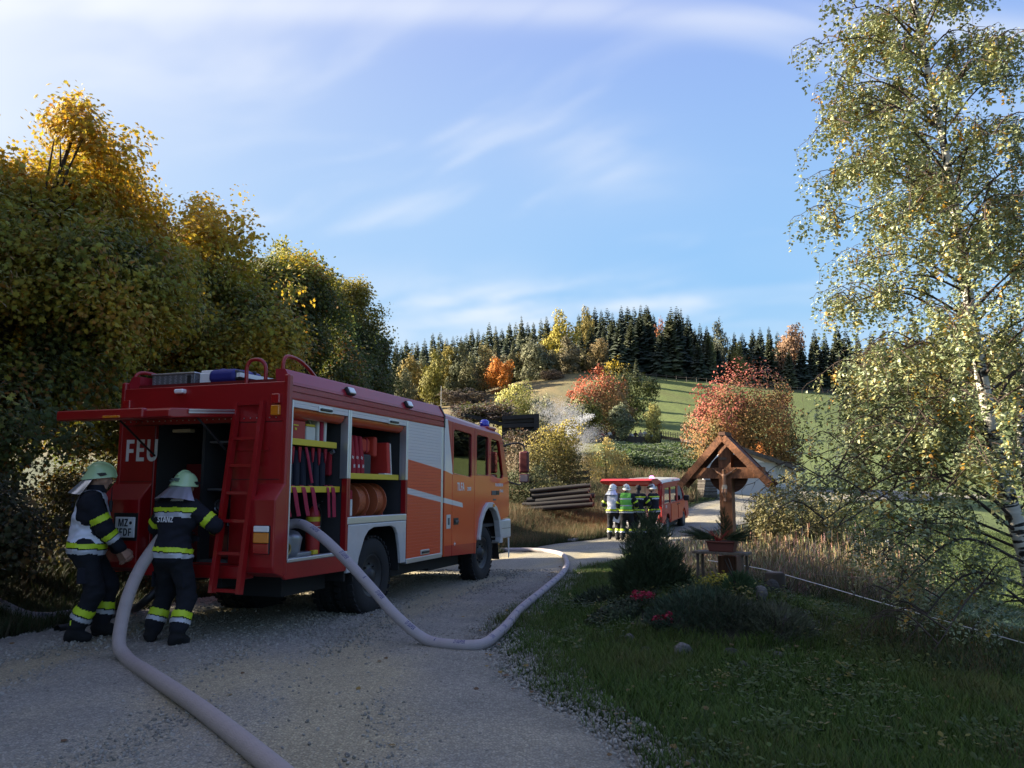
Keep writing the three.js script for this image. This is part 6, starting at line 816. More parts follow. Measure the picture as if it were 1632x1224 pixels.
// ---------------------------------------------------------------- the red van with its tailgate open: x forward, z to its right
{
  const VA = 22 * Math.PI / 180, VD = V(Math.sin(VA), 0, -Math.cos(VA)), VN = V(Math.cos(VA), 0, Math.sin(VA)), rr = V(5.15, 0, -27.7), v0 = rr.clone().addScaledVector(VN, -0.95);
  let t0scale; const slope = (ground(7, -32.4) - ground(5.15, -27.7)) / 5; v0.y = ground(rr.x, rr.z) + 0.02; t0scale = 0.97;
  const t = thing('van', 'red and orange van with white roof and raised tailgate on the road', 'van', v0, Math.PI / 2 - VA); t.scale.set(1.08, t0scale, 1); t.rotation.order = 'YXZ'; t.rotation.z = Math.atan(slope) * 0.8;
  const body = [[0.02, 0.42], [0.0, 0.75], [0.03, 1.15], [0.16, 1.70], [0.26, 1.86], [0.40, 1.90], [3.2, 1.90], [3.5, 1.84], [4.18, 1.22], [4.72, 1.04], [4.88, 0.85], [4.90, 0.42]], arches = (x) => [[x - 0.40, 0.42], [x - 0.34, 0.60], [x - 0.18, 0.74], [x, 0.78], [x + 0.18, 0.74], [x + 0.34, 0.60], [x + 0.40, 0.42]];
  const low = [...arches(0.98), ...arches(3.98)], out = [[0.02, 0.42], ...body.slice(1)].concat(low.slice().reverse());
  const vRed = paintMat(0.42, 0.012, 0.010, 0.6, { clearcoat: 0.1 }), vOrange = paintMat(0.66, 0.085, 0.010, 0.65, { clearcoat: 0.05 }), vWhite = paintMat(0.74, 0.74, 0.73);
  const w1 = [[0.42, 1.14], [1.42, 1.14], [1.42, 1.70], [0.56, 1.70]], w2 = [[1.56, 1.13], [2.62, 1.13], [2.62, 1.70], [1.56, 1.70]], w3 = [[2.84, 1.13], [3.98, 1.13], [3.92, 1.28], [3.45, 1.68], [2.84, 1.70]];
  for (const m of [1, -1]) { const fl = (g) => m > 0 ? g : mirrorZ(g);
    const s = part('side_panel', fl(extr(out, 0.90, 0.945, [w1, w2, w3], 0.012)), vRed, t);
    for (const w of [w1, w2, w3]) part('window', fl(extr(w, 0.915, 0.92)), GLASS, s);
    const d2 = part('sliding_door', fl(extr([[1.52, 0.46], [2.68, 0.46], [2.68, 1.08], [1.52, 1.08]], 0.945, 0.962, [], 0.006)), vOrange, t), d1 = part('front_door', fl(extr([[2.80, 0.46], [3.54, 0.46], [3.60, 0.66], [3.76, 0.80], [4.04, 0.84], [4.08, 1.08], [2.80, 1.08]], 0.945, 0.962, [], 0.006)), vOrange, t);
    part('handle', fl(rb(2.52, 2.64, 0.99, 1.03, 0.962, 0.985, 0.008)), BLACK, d2); part('handle', fl(rb(2.86, 2.98, 0.99, 1.03, 0.962, 0.985, 0.008)), BLACK, d1);
    part('mirror', fl(rbox(0.10, 0.22, 0.22, 3.72, 1.18, 1.10, 0.05, 3)), BLACK, t);
    part('roof_box', fl(rb(0.5, 3.0, 1.90, 1.925, 0.62, 0.70, 0.01)), GREYM, t);
    for (const x of [0.98, 3.98]) { const wheel = part('wheel', fl(bar([x, 0.32, 0.70], [x, 0.32, 0.90], 0.2, 0.2, 24)), CHASSIS, t); part('tyre', fl(lathe([[0.2, -0.1], [0.29, -0.11], [0.33, -0.07], [0.33, 0.07], [0.29, 0.11], [0.2, 0.1]], 28).rotateX(Math.PI / 2).translate(x, 0.32, 0.81)), RUBBER, wheel); part('rim', fl(lathe([[0, 0.03], [0.08, 0.03], [0.18, 0], [0.2, 0.02], [0.2, -0.05]], 20).rotateX(Math.PI / 2).translate(x, 0.32, 0.90)), GREYM, wheel); }
    part('tail_light', fl(extr([[-0.01, 1.0], [0.05, 1.45], [0.12, 1.44], [0.09, 1.0]], 0.86, 0.955, [], 0.01)), REDLENS, t);
    part('lettering', m > 0 ? lettering('MTF', 0.10, 0.8).translate(0.62, 0.98, 0.947) : mirrorZ(bb(0.6, 0.8, 0.98, 1.0, 0.946, 0.949)), LETTER, t);
  }
  const vroof = extr([[-0.945, 1.86], [-0.90, 1.955], [-0.78, 2.0], [0, 2.02], [0.78, 2.0], [0.90, 1.955], [0.945, 1.86], [0.86, 1.86], [0.7, 1.94], [-0.7, 1.94], [-0.86, 1.86]], 0.30, 3.50, [], 0.012).rotateY(Math.PI / 2); part('roof', vroof, vWhite, t);
  part('roof_lettering', [bb(1.9, 2.3, 1.925, 1.96, 0.925, 0.928)], GREYM, t);
  part('front_end', [extr([[3.45, 1.90], [3.55, 1.84], [4.20, 1.24], [4.16, 1.20], [3.42, 1.84]], -0.9, 0.9), ], GLASS, t); part('bonnet', extr([[4.16, 0.42], [4.16, 1.22], [4.72, 1.04], [4.90, 0.84], [4.92, 0.30], [4.3, 0.30]], -0.9, 0.9, [], 0.02), vOrange, t);
  part('rear_bumper', rb(-0.08, 0.16, 0.30, 0.52, -0.95, 0.95, 0.04, 3), WHITEP, t); part('rear_frame', [bb(0.10, 0.30, 1.80, 1.92, -0.9, 0.9), beam([0.03, 0.5, 0.88], [0.16, 1.8, 0.84], 0.1, 0.1), beam([0.03, 0.5, -0.88], [0.16, 1.8, -0.84], 0.1, 0.1)], vRed, t);
  part('load_bay', [bb(0.05, 2.6, 0.46, 0.52, -0.89, 0.89), bb(0.42, 0.45, 0.52, 1.85, -0.89, 0.89)], M(0.82, 0.82, 0.79, 0.6), t); part('shelf', [bb(0.25, 0.42, 0.98, 1.0, -0.85, 0.3), bb(0.25, 0.42, 0.5, 1.8, 0.3, 0.33)], ALU, t); part('underbody', [bb(0.2, 4.7, 0.22, 0.40, -0.75, 0.75)], CHASSIS, t);
  part('seats', [rb(1.6, 2.2, 0.5, 1.5, -0.8, 0.8, 0.08, 2), rb(3.0, 3.25, 0.6, 1.6, 0.15, 0.75, 0.06), rb(3.0, 3.25, 0.6, 1.6, -0.75, -0.15, 0.06)], M(0.03, 0.03, 0.035, 0.8), t);
  const g = part('tailgate', extr([[0.30, 1.96], [0.24, 1.88], [-0.35, 1.86], [-0.95, 1.93], [-1.10, 1.99], [-1.12, 2.03], [-0.9, 2.09], [-0.2, 2.07]], -0.88, 0.88, [], 0.02), vRed, t); part('tailgate_window', bb(-0.85, -0.25, 2.084, 2.090, -0.7, 0.7).rotateZ(-0.02), BLACK, g); part('gas_strut', [bar([0.14, 1.6, 0.84], [-0.3, 1.94, 0.84], 0.012), bar([0.14, 1.6, -0.84], [-0.3, 1.94, -0.84], 0.012)], BLACK, t);
  const lampP = [0.34, 2.03, 0.55], bl = part('beacon_base', rb(0.28, 0.40, 1.985, 2.02, 0.42, 0.68, 0.01), BLACK, t); part('beacon', lathe([[0, 0.14], [0.05, 0.135], [0.08, 0.10], [0.085, 0], [0, 0]], 16).translate(...[0.34, 2.02, 0.55]), new THREE.MeshStandardMaterial({ color: lin(0.3, 0.1, 0.5), emissive: lin(1.0, 0.25, 0.55), emissiveIntensity: 0.9, roughness: 0.3 }), bl);
  const pl = new THREE.PointLight(lin(1, 0.35, 0.6), 1.2); pl.position.set(0.34, 2.08, 0.55); pl.castShadow = true; t.add(pl);

  // the men behind it
  const face = towards(VD.x, VD.z), grp = 'firefighters behind the red van', P = (u, v, d) => { const p = at(u, v, d); return V(p.x, ground(p.x, p.z) + 0.05, p.z); };
  person('firefighter in a white vest with pale helmet, leftmost of the men behind the van', P(978, 857, 26.6), face + 0.1, { feet: [[0.13, 0.0], [-0.13, -0.04]], hands: [[0.24, 1.02, 0.26], [-0.22, 1.05, 0.28]], lean: 0.04, yaw: -0.5, helmet: HELMETW, cape: true, vest: VESTW, gloves: true, bulk: 1.08, cell: 0.018 }, grp);
  const b = person('firefighter in a green vest with pale helmet behind the van', P(999, 856, 26.3), face + 0.05, { feet: [[0.14, 0.0], [-0.14, 0.02]], hands: [[0.30, 0.86, 0.12], [-0.26, 0.98, 0.26]], elbows: [[0.8, -0.2, -0.5], [-0.8, -0.3, -0.4]], lean: 0.04, yaw: 0.5, helmet: HELMETW, vest: VESTG, vestBands: true, gloves: true, bulk: 1.1, cell: 0.018 }, grp);
  const c = person('firefighter in a black hood and dark jacket behind the van', P(1018, 856, 26.5), face - 0.05, { feet: [[0.13, 0.0], [-0.13, 0.02]], hands: [[0.26, 0.88, 0.10], [-0.24, 1.05, 0.30]], elbows: [[0.8, -0.2, -0.5], [-0.8, -0.3, -0.4]], lean: 0.05, mask: true, gloves: true, bulk: 1.1, cell: 0.018 }, grp);
  person('firefighter turned left with helmet and lowered visor, rightmost behind the van', P(1044, 856, 26.7), face + 1.25, { feet: [[0.13, 0.0], [-0.13, 0.02]], hands: [[0.16, 1.12, 0.36], [-0.14, 1.12, 0.38]], lean: 0.08, pitch: 0.3, helmet: HELMETW, gloves: true, bulk: 1.08, cell: 0.018 }, grp);
  const paper = (lab, o, x, y, z, tilt) => { const p = o.t.localToWorld(V(x, y, z)); const m = solo('paper_sheet', rawGeo([-0.11, -0.16, 0, 0.11, -0.15, 0.01, 0.12, 0.15, 0.03, -0.10, 0.16, 0.0, -0.11, -0.16, 0.004, 0.11, -0.15, 0.014, 0.12, 0.15, 0.034, -0.10, 0.16, 0.004], [0, 1, 2, 0, 2, 3, 4, 6, 5, 4, 7, 6]), new THREE.MeshStandardMaterial({ color: lin(0.75, 0.75, 0.76), side: THREE.DoubleSide }), lab, 'paper', p, tilt); m.rotation.z = 0.3; };
  scene.updateMatrixWorld(true);
  paper('white paper sheet held by the firefighter in the green vest', b, 0.33, 0.72, 0.12, face + 0.3); paper('white paper sheet held by the hooded firefighter', c, 0.29, 0.74, 0.12, face - 0.2);
}

// ---------------------------------------------------------------- the wayside cross, its planter and the rock garden
const woodTex = texture(512, tile((x, y) => { const g = fbm(x * 70, y * 3, 2, 3), b = fbm(x * 9, y * 1.3, 7, 3); return clamp(0.52 + 0.55 * (g - 0.5) + 0.5 * (b - 0.5) + 0.2); }), { h: 256 });
const wood = (r, g, b) => new THREE.MeshStandardMaterial({ color: lin(r, g, b), map: woodTex, roughness: 0.75, bumpMap: woodTex, bumpScale: 0.004 });
const WOOD = wood(0.42, 0.17, 0.075), WOODD = wood(0.22, 0.085, 0.042), WOODG = wood(0.26, 0.20, 0.15);
const CD = 11.2, cBase = at(1163, 900, CD); cBase.y = ground(cBase.x, cBase.z);
const cTurn = Math.atan2(-0.53, 0.85);                        // its face looks towards the road
const inCross = (x, y, z) => V(x, y, z).applyAxisAngle(V(0, 1, 0), cTurn).add(cBase);
{
  const t = thing('wayside_cross', 'brown wooden wayside cross with gabled roof and round disc behind the beam', 'wayside cross', cBase, cTurn), H = heightAt(690, CD, 1150) - cBase.y - 0.03, by = heightAt(754, CD, 1155) - cBase.y;
  part('post', [box(0.17, H - 0.06, 0.15, 0, (H - 0.06) / 2, 0)], WOOD, t); part('post_base', [rb(-0.13, 0.13, -0.1, 0.72, -0.115, 0.115, 0.01)], WOODD, t);
  part('crossbeam', [box(1.06, 0.15, 0.11, 0, by, 0.022)], WOOD, t);
  part('disc', [bar([0, by, -0.085], [0, by, -0.125], 0.275, 0.275, 40)], WOODD, t);
  const hs = 0.625, dr = 0.66, top = H, half = 0.10;
  for (const m of [-1, 1]) { const d = V(m * hs, -dr, 0), L = d.length(), an = Math.atan2(-dr, m * hs);
    for (let k = 0; k < 2; k++) { const w = 0.105; part('roof_plank', beam(V(m * 0.002, top, -half + 0.05 + k * w), V(m * hs, top - dr, -half + 0.05 + k * w), w - 0.005, 0.026 + 0.004 * (k % 2), V(0, 1, 0)), WOODD, t); }
    part('barge_board', [beam(V(m * 0.01, top - 0.04, half + 0.045), V(m * (hs + 0.01), top - dr - 0.045, half + 0.045), 0.03, 0.095, V(0, 1, 0))], WOOD, t); part('barge_board', [beam(V(m * 0.01, top - 0.04, -half - 0.02), V(m * (hs + 0.01), top - dr - 0.045, -half - 0.02), 0.03, 0.095, V(0, 1, 0))], WOODD, t); }
  part('ridge_cap', [box(0.09, 0.05, 0.31, 0, top + 0.012, 0.01)], WOODD, t);
  part('sign_board', [box(0.10, 0.035, 0.012, -0.02, by + 0.20, 0.082)], WOODG, t);
  // the carved figure
  const J = (a, b, ra, rb) => ({ a: V(...a), b: V(...b), ra, rb }), fig = [J([0, -0.005, 0.02], [0, -0.075, 0.018], 0.026, 0.022), J([0, -0.075, 0.018], [0, -0.135, 0.02], 0.022, 0.026), J([0, 0.035, 0.028], [0.004, 0.06, 0.034], 0.019, 0.021), J([0, 0.0, 0.02], [0, 0.045, 0.03], 0.012, 0.012)];
  for (const m of [-1, 1]) fig.push(J([m * 0.02, 0.002, 0.02], [m * 0.075, 0.035, 0.012], 0.012, 0.010), J([m * 0.075, 0.035, 0.012], [m * 0.135, 0.075, 0.006], 0.010, 0.007), J([m * 0.135, 0.075, 0.006], [m * 0.152, 0.088, 0.006], 0.009, 0.007), J([m * 0.015, -0.135, 0.02], [m * 0.020, -0.21, 0.042], 0.018, 0.014), J([m * 0.020, -0.21, 0.042], [m * 0.006, -0.285, 0.016], 0.014, 0.009), J([m * 0.006, -0.285, 0.016], [m * 0.008, -0.315, 0.03], 0.009, 0.008));
  const r = netOf(field(fig, 0.005, 0.004, 0.015)), g = paint(rawGeo(r.pos, r.idx), (x, y, z) => y < -0.115 && y > -0.165 ? [0.62, 0.52, 0.40] : y > 0.05 ? [0.16, 0.08, 0.04] : [0.42, 0.22, 0.13]);
  const c = solo('crucifix_figure', g, new THREE.MeshStandardMaterial({ vertexColors: true, roughness: 0.5 }), 'small carved crucifix figure with raised arms on the wooden cross', 'figure', inCross(0.0, by - 0.035, 0.085), cTurn); c.scale.setScalar(1.12);
  // table with planter
  const ty = heightAt(879, CD - 0.3, 1163) - cBase.y, tb = thing('planter_table', 'narrow wooden table on thin legs in front of the wooden cross', 'table', inCross(0, 0, 0.33), cTurn);
  part('table_top', [rb(-0.36, 0.0, ty - 0.03, ty, -0.15, 0.15, 0.004), rb(0.004, 0.36, ty - 0.034, ty - 0.003, -0.15, 0.15, 0.004)], WOODG, tb);
  for (const [x, z] of [[-0.30, 0.10], [0.30, 0.10], [-0.30, -0.10], [0.30, -0.10]]) part('leg', beam([x, ty - 0.03, z], [x * 1.02, -0.05, z * 1.1], 0.032, 0.034, V(0, 0, 1)), WOODG, tb);
  part('cross_bar', [box(0.6, 0.04, 0.03, 0, 0.20, 0.10)], WOODG, tb);
  const pl = thing('flower_box', 'reddish brown flower box on the table in front of the cross', 'planter', inCross(0.01, ty, 0.33), cTurn);
  pl.scale.set(0.84, 0.9, 0.9); part('box_wall', [extr([[-0.19, 0], [0.19, 0], [0.225, 0.135], [-0.225, 0.135]], -0.10, 0.10, [], 0.012)], M(0.115, 0.028, 0.018, 0.7), pl); part('rim', rb(-0.235, 0.235, 0.13, 0.155, -0.12, 0.12, 0.008), M(0.13, 0.032, 0.02, 0.7), pl); part('soil', bb(-0.2, 0.2, 0.15, 0.158, -0.09, 0.09), M(0.02, 0.013, 0.01, 1), pl);
}
// sprays of fir needles
function sprig(seed, L, w, n = 26) { const r = rng(seed), pos = [], idx = [], col = []; for (let i = 0; i < n; i++) for (const m of [-1, 1, 0]) { const f = (i + r() * 0.6) / n, y = f * L, len = w * (0.55 + 0.5 * r()) * (1 - 0.45 * f), a = m * (0.9 + 0.3 * r()), b = pos.length / 3, up = m ? 0.25 * (r() - 0.3) : 0.7, k = 0.7 + 0.6 * r(), tx = Math.sin(a) * len, ty = Math.cos(a) * len * 0.8; pos.push(-0.0016, y, 0, 0.0016, y + 0.003, 0, tx, y + ty, up * len); idx.push(b, b + 1, b + 2); for (let q = 0; q < 3; q++) col.push(k, k, k); } return rawGeo(pos, idx, col); }
{
  const r = rng(71), sg = sprig(3, 0.24, 0.042, 40), list = [], mat = leafMat({ color: lin(0.030, 0.052, 0.022), transmission: 0.08, roughness: 0.8 }), base = heightAt(862, CD - 0.3, 1163) - cBase.y;
  for (let i = 0; i < 130; i++) { const side = i % 2 ? 1 : -1, a = r(), dir = V(side * (0.5 + 0.7 * r()), 0.15 + 0.35 * r() - 0.25 * a, (r() - 0.4) * 0.9).normalize(), s = V(side * 0.12 * r(), 0.02, (r() - 0.5) * 0.12).addScaledVector(dir, 0.22 * r()); list.push({ p: s, q: new THREE.Quaternion().setFromUnitVectors(V(0, 1, 0), dir).multiply(new THREE.Quaternion().setFromAxisAngle(V(0, 1, 0), r() * 6.28)), s: 0.7 + 0.5 * r() }); }
  const t = thing('fir_branches', 'dark green fir branches laid in the flower box under the cross', 'branches', inCross(0.01, base + 0.0, 0.33), cTurn); instances('needle_spray', sg, mat, list, t);
  const up = [], t2 = thing('fir_sprig', 'upright fir sprig standing in front of the cross post', 'branch', inCross(0.03, base, 0.30), cTurn); for (let i = 0; i < 60; i++) { const f = r(), a = r() * 6.28, d = V(Math.cos(a) * (1.2 - f), 0.9, Math.sin(a) * (1.2 - f)).normalize(); up.push({ p: V(0, f * 0.34, 0).addScaledVector(d, 0.02), q: new THREE.Quaternion().setFromUnitVectors(V(0, 1, 0), d), s: 0.75 - 0.35 * f }); } instances('needle_spray', sg, mat, up, t2);
  const twigs = []; for (let i = 0; i < 26; i++) { const a = r() * 6.28, l = 0.08 + 0.1 * r(); twigs.push(limb([V(0.08 * (r() - 0.5), 0, 0.06), V(Math.cos(a) * l * 0.5, l * 0.6, 0.06 + Math.sin(a) * 0.04), V(Math.cos(a) * l, l, 0.07 + Math.sin(a) * 0.05)], [0.004, 0.003, 0.002], 4, 4)); }
  solo('red_twigs', twigs, M(0.30, 0.02, 0.015, 0.7), 'bunch of red twigs in the middle of the flower box', 'twigs', inCross(-0.02, base - 0.02, 0.33), cTurn);
}
// the mound of the rock garden
const moundH = (x, z) => { const dx = (x - 2.55) / 1.75, dz = (z + 10.0) / 2.0, q = dx * dx + dz * dz; return q > 1 ? 0 : 0.42 * (1 - q) ** 1.3 * (0.85 + 0.3 * fbm(x * 1.5, z * 1.5, 2, 3)); };
const gy = (x, z) => ground(x, z) + moundH(x, z);
{ const pos = [], col = [], idx = [], n = 60, uv = []; for (let j = 0; j <= n; j++) for (let i = 0; i <= n; i++) { const x = 2.55 + (i / n - 0.5) * 3.6, z = -10.0 + (j / n - 0.5) * 4.1, m = moundH(x, z); pos.push(x, ground(x, z) - 0.035 + m + (m > 0 ? (fbm(x * 6, z * 6, 1, 3) - 0.5) * 0.06 : 0), z); uv.push(x / 2, z / 2); const k = 0.7 + 0.6 * fbm(x * 3, z * 3, 5, 3); col.push(0.030 * k, 0.030 * k, 0.016 * k); } for (let j = 0; j < n; j++) for (let i = 0; i < n; i++) { const a = j * (n + 1) + i, b = a + n + 1; idx.push(a, b, a + 1, b, b + 1, a + 1); } const g = rawGeo(pos, idx, col); g.setAttribute('uv', new THREE.Float32BufferAttribute(uv, 2)); struct('garden_mound', g, new THREE.MeshStandardMaterial({ vertexColors: true, roughness: 1, map: grainTex })); }
function stoneGeo(seed, d = 3) { const g = new THREE.IcosahedronGeometry(1, d), p = g.attributes.position; for (let i = 0; i < p.count; i++) { const v = V(p.getX(i), p.getY(i), p.getZ(i)), k = 0.72 + 0.55 * noise(v.x * 1.3 + seed * 7, v.y * 1.3, v.z * 1.3) + 0.22 * noise(v.x * 3 + seed, v.y * 3, v.z * 3) + 0.10 * noise(v.x * 8 + seed, v.y * 8, v.z * 8); v.multiplyScalar(k); p.setXYZ(i, v.x, v.y, v.z); } g.computeVertexNormals(); return g; }
{
  const gt = texture(256, tile((x, y) => 0.6 + 0.7 * (fbm(x * 22, y * 22, 3, 4) - 0.5) + 0.15)), mats = [[0.10, 0.095, 0.085], [0.20, 0.19, 0.18], [0.055, 0.053, 0.05]].map((c) => new THREE.MeshStandardMaterial({ color: lin(...c), roughness: 0.95, map: gt, bumpMap: gt, bumpScale: 0.01 }));
  const S = [[1088, 1040, 0.16, 0.13, 1, 'upright grey stone at the front edge of the rock garden'], [1216, 998, 0.15, 0.14, 1, 'pale rounded stone at the right side of the rock garden'], [1003, 1018, 0.12, 0.07, 1, 'small pale stone at the left front of the rock garden'], [1232, 985, 0.18, 0.17, 2, 'dark blocky stone right of the pale rounded stone'], [1200, 1012, 0.18, 0.08, 0, 'flat stone below the pale rounded stone'], [1000, 994, 0.22, 0.06, 2, 'flat dark slab beside the red flowers'], [1048, 978, 0.16, 0.08, 0, 'grey stone above the red flowers'], [1165, 1042, 0.15, 0.08, 2, 'dark stone right of the broad dark stone'], [1250, 1020, 0.15, 0.10, 0, 'grey stone farthest right in the rock garden'], [1030, 1035, 0.13, 0.06, 2, 'low dark stone between the red flowers and the grass'], [1120, 962, 0.12, 0.06, 1, 'pale stone among the yellow plants'], [965, 985, 0.14, 0.07, 2, 'dark stone at the left end of the rock garden'], [1240, 1045, 0.12, 0.07, 0, 'small grey stone at the right foot of the rock garden'], [1185, 1060, 0.13, 0.06, 0, 'small stone lowest in front of the rock garden']];
  S.forEach(([u, v, w, h, m, lab], i) => { const p = groundAt(u, v + 6), s = solo('garden_stone', stoneGeo(i + 3), mats[m], lab, 'stone', V(p.x, gy(p.x, p.z) + h * 0.35, p.z), i * 1.3, 'stones of the rock garden'); s.scale.set(w * 0.5, h * 0.6, w * 0.44); });
}
function bushOf(name, label, category, pos, geo, mat, list, stems = 5, hgt = 0.5, seed = 1) { const t = thing(name, label, category, pos), r = rng(seed); instances('foliage', geo, mat, list, t); const st = []; for (let i = 0; i < stems; i++) { const a = r() * 6.28; st.push(limb([V(Math.cos(a) * 0.03, -0.05, Math.sin(a) * 0.03), V(Math.cos(a) * 0.08, hgt * 0.4, Math.sin(a) * 0.08), V(Math.cos(a) * 0.16, hgt * 0.8, Math.sin(a) * 0.16)], [0.018, 0.012, 0.005], 5, 5)); } part('stem', st, DARKBARK, t); return t; }
{
  // the big juniper
  const r = rng(81), sg = sprig(9, 0.075, 0.021, 20), mat = leafMat({ color: lin(0.050, 0.072, 0.034), transmission: 0.06, roughness: 0.85 }), JD = 10.6, p0 = at(1038, 900, JD), px = p0.x, pz = p0.z, y0 = gy(px, pz), toL = (u, v) => at(u, v, JD).sub(V(px, y0, pz)), list = [];
  const spikes = []; for (let i = 0; i < 62; i++) { const u = mix(978, 1096, r()), e = Math.abs((u - 1036) / 60), vt = mix(822, 905, e ** 1.7) + r() * 95 - 6, q = toL(u, vt); q.z += (r() - 0.5) * 0.8 * (1 - e * 0.5); spikes.push(q); } spikes.push(toL(1030, 814), toL(1046, 828), toL(1016, 838), toL(1062, 846), toL(1000, 858), toL(1082, 880), toL(1092, 905), toL(985, 900));
  for (const s of spikes) { const base = V(s.x * 0.55, Math.max(0.05, s.y * 0.25), s.z * 0.55), n = 120; for (let k = 0; k < n; k++) { const f = r() ** 0.8, p = base.clone().lerp(s, f), a = r() * 6.28, rad = 0.22 * (1 - f * 0.66) + 0.01; p.add(V(Math.cos(a) * rad * r(), (r() - 0.5) * 0.08, Math.sin(a) * rad * r())); const d = V(Math.cos(a) * 0.9 + (r() - 0.5), 0.7, Math.sin(a) * 0.9 + (r() - 0.5)).addScaledVector(s.clone().sub(base).normalize(), 0.4).normalize(); const c = 0.65 + 0.7 * r(); list.push({ p, q: new THREE.Quaternion().setFromUnitVectors(V(0, 1, 0), d).multiply(new THREE.Quaternion().setFromAxisAngle(V(0, 1, 0), r() * 6.28)), s: 0.7 + 0.6 * r(), c: [c, c, c * 0.95] }); } }
  bushOf('juniper_bush', 'tall dark green juniper bush in front of the red van left of the cross', 'bush', V(px, y0, pz), sg, mat, list, 9, 0.9, 5);
  // small conifer right
  const d2 = 9.7, p2 = at(1180, 980, d2), y2 = gy(p2.x, p2.z), top = at(1178, 915, d2).y - y2, l2 = []; for (let i = 0; i < 620; i++) { const f = r(), a = r() * 6.28, rad = 0.27 * (1 - f * 0.75) * Math.sqrt(r()), d = V(Math.cos(a), 0.9 + f, Math.sin(a)).normalize(), c = 0.7 + 0.6 * r(); l2.push({ p: V(Math.cos(a) * rad, f * top * 0.92, Math.sin(a) * rad), q: new THREE.Quaternion().setFromUnitVectors(V(0, 1, 0), d).multiply(new THREE.Quaternion().setFromAxisAngle(V(0, 1, 0), r() * 6.28)), s: 0.6 + 0.5 * r(), c: [c, c * 1.1, c] }); }
  bushOf('small_conifer', 'small dark conifer in front of the planter table right of the juniper', 'bush', V(p2.x, y2, p2.z), sg, leafMat({ color: lin(0.055, 0.09, 0.042), transmission: 0.06 }), l2, 3, 0.5, 6);
  // low shrubs and ground plants
  const low = (lab, u, v, w, h, col, n0, geo, seed, cat = 'shrub', name = 'low_shrub') => { const q = groundAt(u, v), yy = gy(q.x, q.z), rr = rng(seed), l = [], n = geo === sg ? n0 * 2.2 : n0; for (let i = 0; i < n; i++) { const a = rr() * 6.28, f = Math.sqrt(rr()), e = rr(), d = V(Math.cos(a) * f + (rr() - 0.5) * 1.4, 0.25 + e * 0.7, Math.sin(a) * f + (rr() - 0.5) * 1.4).normalize(), c = 0.6 + 0.8 * rr(), x = Math.cos(a) * f * w, z = Math.sin(a) * f * w * 0.8; l.push({ p: V(x, gy(q.x + x, q.z + z) - yy + e * h * (1 - f * f * 0.7), z), q: new THREE.Quaternion().setFromUnitVectors(V(0, 1, 0), d).multiply(new THREE.Quaternion().setFromAxisAngle(V(0, 1, 0), rr() * 6.28)), s: 0.6 + 0.6 * rr(), c: [c, c, c] }); } return bushOf(name, lab, cat, V(q.x, yy, q.z), geo, leafMat({ color: lin(...col.map((v) => v * 1.7)), transmission: 0.12 }), l, 3, h * 0.8, seed); };
  const ov = leafCluster(31, OVAL, 10, 0.035, 0.08, { tone: 0.5 });
  low('broad blue green creeping juniper in the middle of the rock garden', 1105, 1018, 0.50, 0.30, [0.028, 0.044, 0.025], 900, sg, 11);
  low('dark creeping shrub at the left end of the rock garden', 965, 968, 0.42, 0.26, [0.026, 0.036, 0.02], 620, sg, 12);
  low('brownish heather below the tall juniper', 1030, 968, 0.40, 0.22, [0.075, 0.045, 0.03], 520, sg, 13);
  low('dark leafy shrub left of the red flowers', 978, 1002, 0.30, 0.18, [0.022, 0.032, 0.016], 420, ov, 14);
  low('dark grassy shrub at the right front of the rock garden', 1165, 1025, 0.42, 0.24, [0.028, 0.034, 0.018], 560, sg, 15);
  low('dark green shrub between the juniper and the yellow plants', 1078, 970, 0.30, 0.26, [0.028, 0.042, 0.02], 480, sg, 16);
  low('yellow leaved plant left among the garden stones', 1103, 968, 0.17, 0.20, [0.30, 0.24, 0.03], 90, ov, 17, 'plant', 'yellow_plant');
  low('yellow leaved plant right behind the creeping juniper', 1146, 984, 0.24, 0.16, [0.26, 0.23, 0.03], 150, ov, 18, 'plant', 'yellow_plant');
  low('grey green weeds at the right end of the rock garden', 1240, 1030, 0.36, 0.26, [0.050, 0.055, 0.032], 420, sg, 19);
  low('small dark shrub behind the rock garden by the table leg', 1215, 975, 0.26, 0.22, [0.03, 0.045, 0.02], 300, sg, 20);
  // red cyclamens
  const petal = leafCluster(41, [[0, 0], [0.32, 0.25], [0.30, 0.7], [0, 1], [-0.30, 0.7], [-0.32, 0.25]], 7, 0.042, 0.035, { tone: 0.3, flat: 0.2 });
  for (const [u, v, n, w, lab] of [[1026, 1000, 22, 0.17, 'patch of crimson flowers left in the rock garden'], [1057, 1022, 11, 0.10, 'smaller patch of crimson flowers below the larger one']]) { const q = groundAt(u, v), yy = gy(q.x, q.z), t = thing('crimson_flowers', lab, 'flowers', V(q.x, yy, q.z)), st = []; for (let i = 0; i < n; i++) { const a = r() * 6.28, f = Math.sqrt(r()) * w, p = V(Math.cos(a) * f, 0.09 + 0.09 * r(), Math.sin(a) * f * 0.7); const b = part('bloom', petal, i % 3 ? FLOWER_A() : FLOWER_B(), t); b.position.copy(p); b.rotation.set(r() - 0.5, r() * 6, r() - 0.5); st.push(limb([V(p.x * 0.5, 0, p.z * 0.5), V(p.x, p.y * 0.6, p.z), p], [0.003, 0.0025, 0.002], 4, 4)); } part('stem', st, M(0.04, 0.07, 0.02, 0.8), t); const lv = []; for (let i = 0; i < 40; i++) { const a = r() * 6.28, f = Math.sqrt(r()) * w * 1.15; lv.push({ p: V(Math.cos(a) * f, 0.03 + 0.05 * r(), Math.sin(a) * f * 0.7), r: [(r() - 0.5), r() * 6, (r() - 0.5)], s: 0.8, c: [0.03, 0.05, 0.02] }); } instances('leaves', ov, LEAF, lv, t); }
}
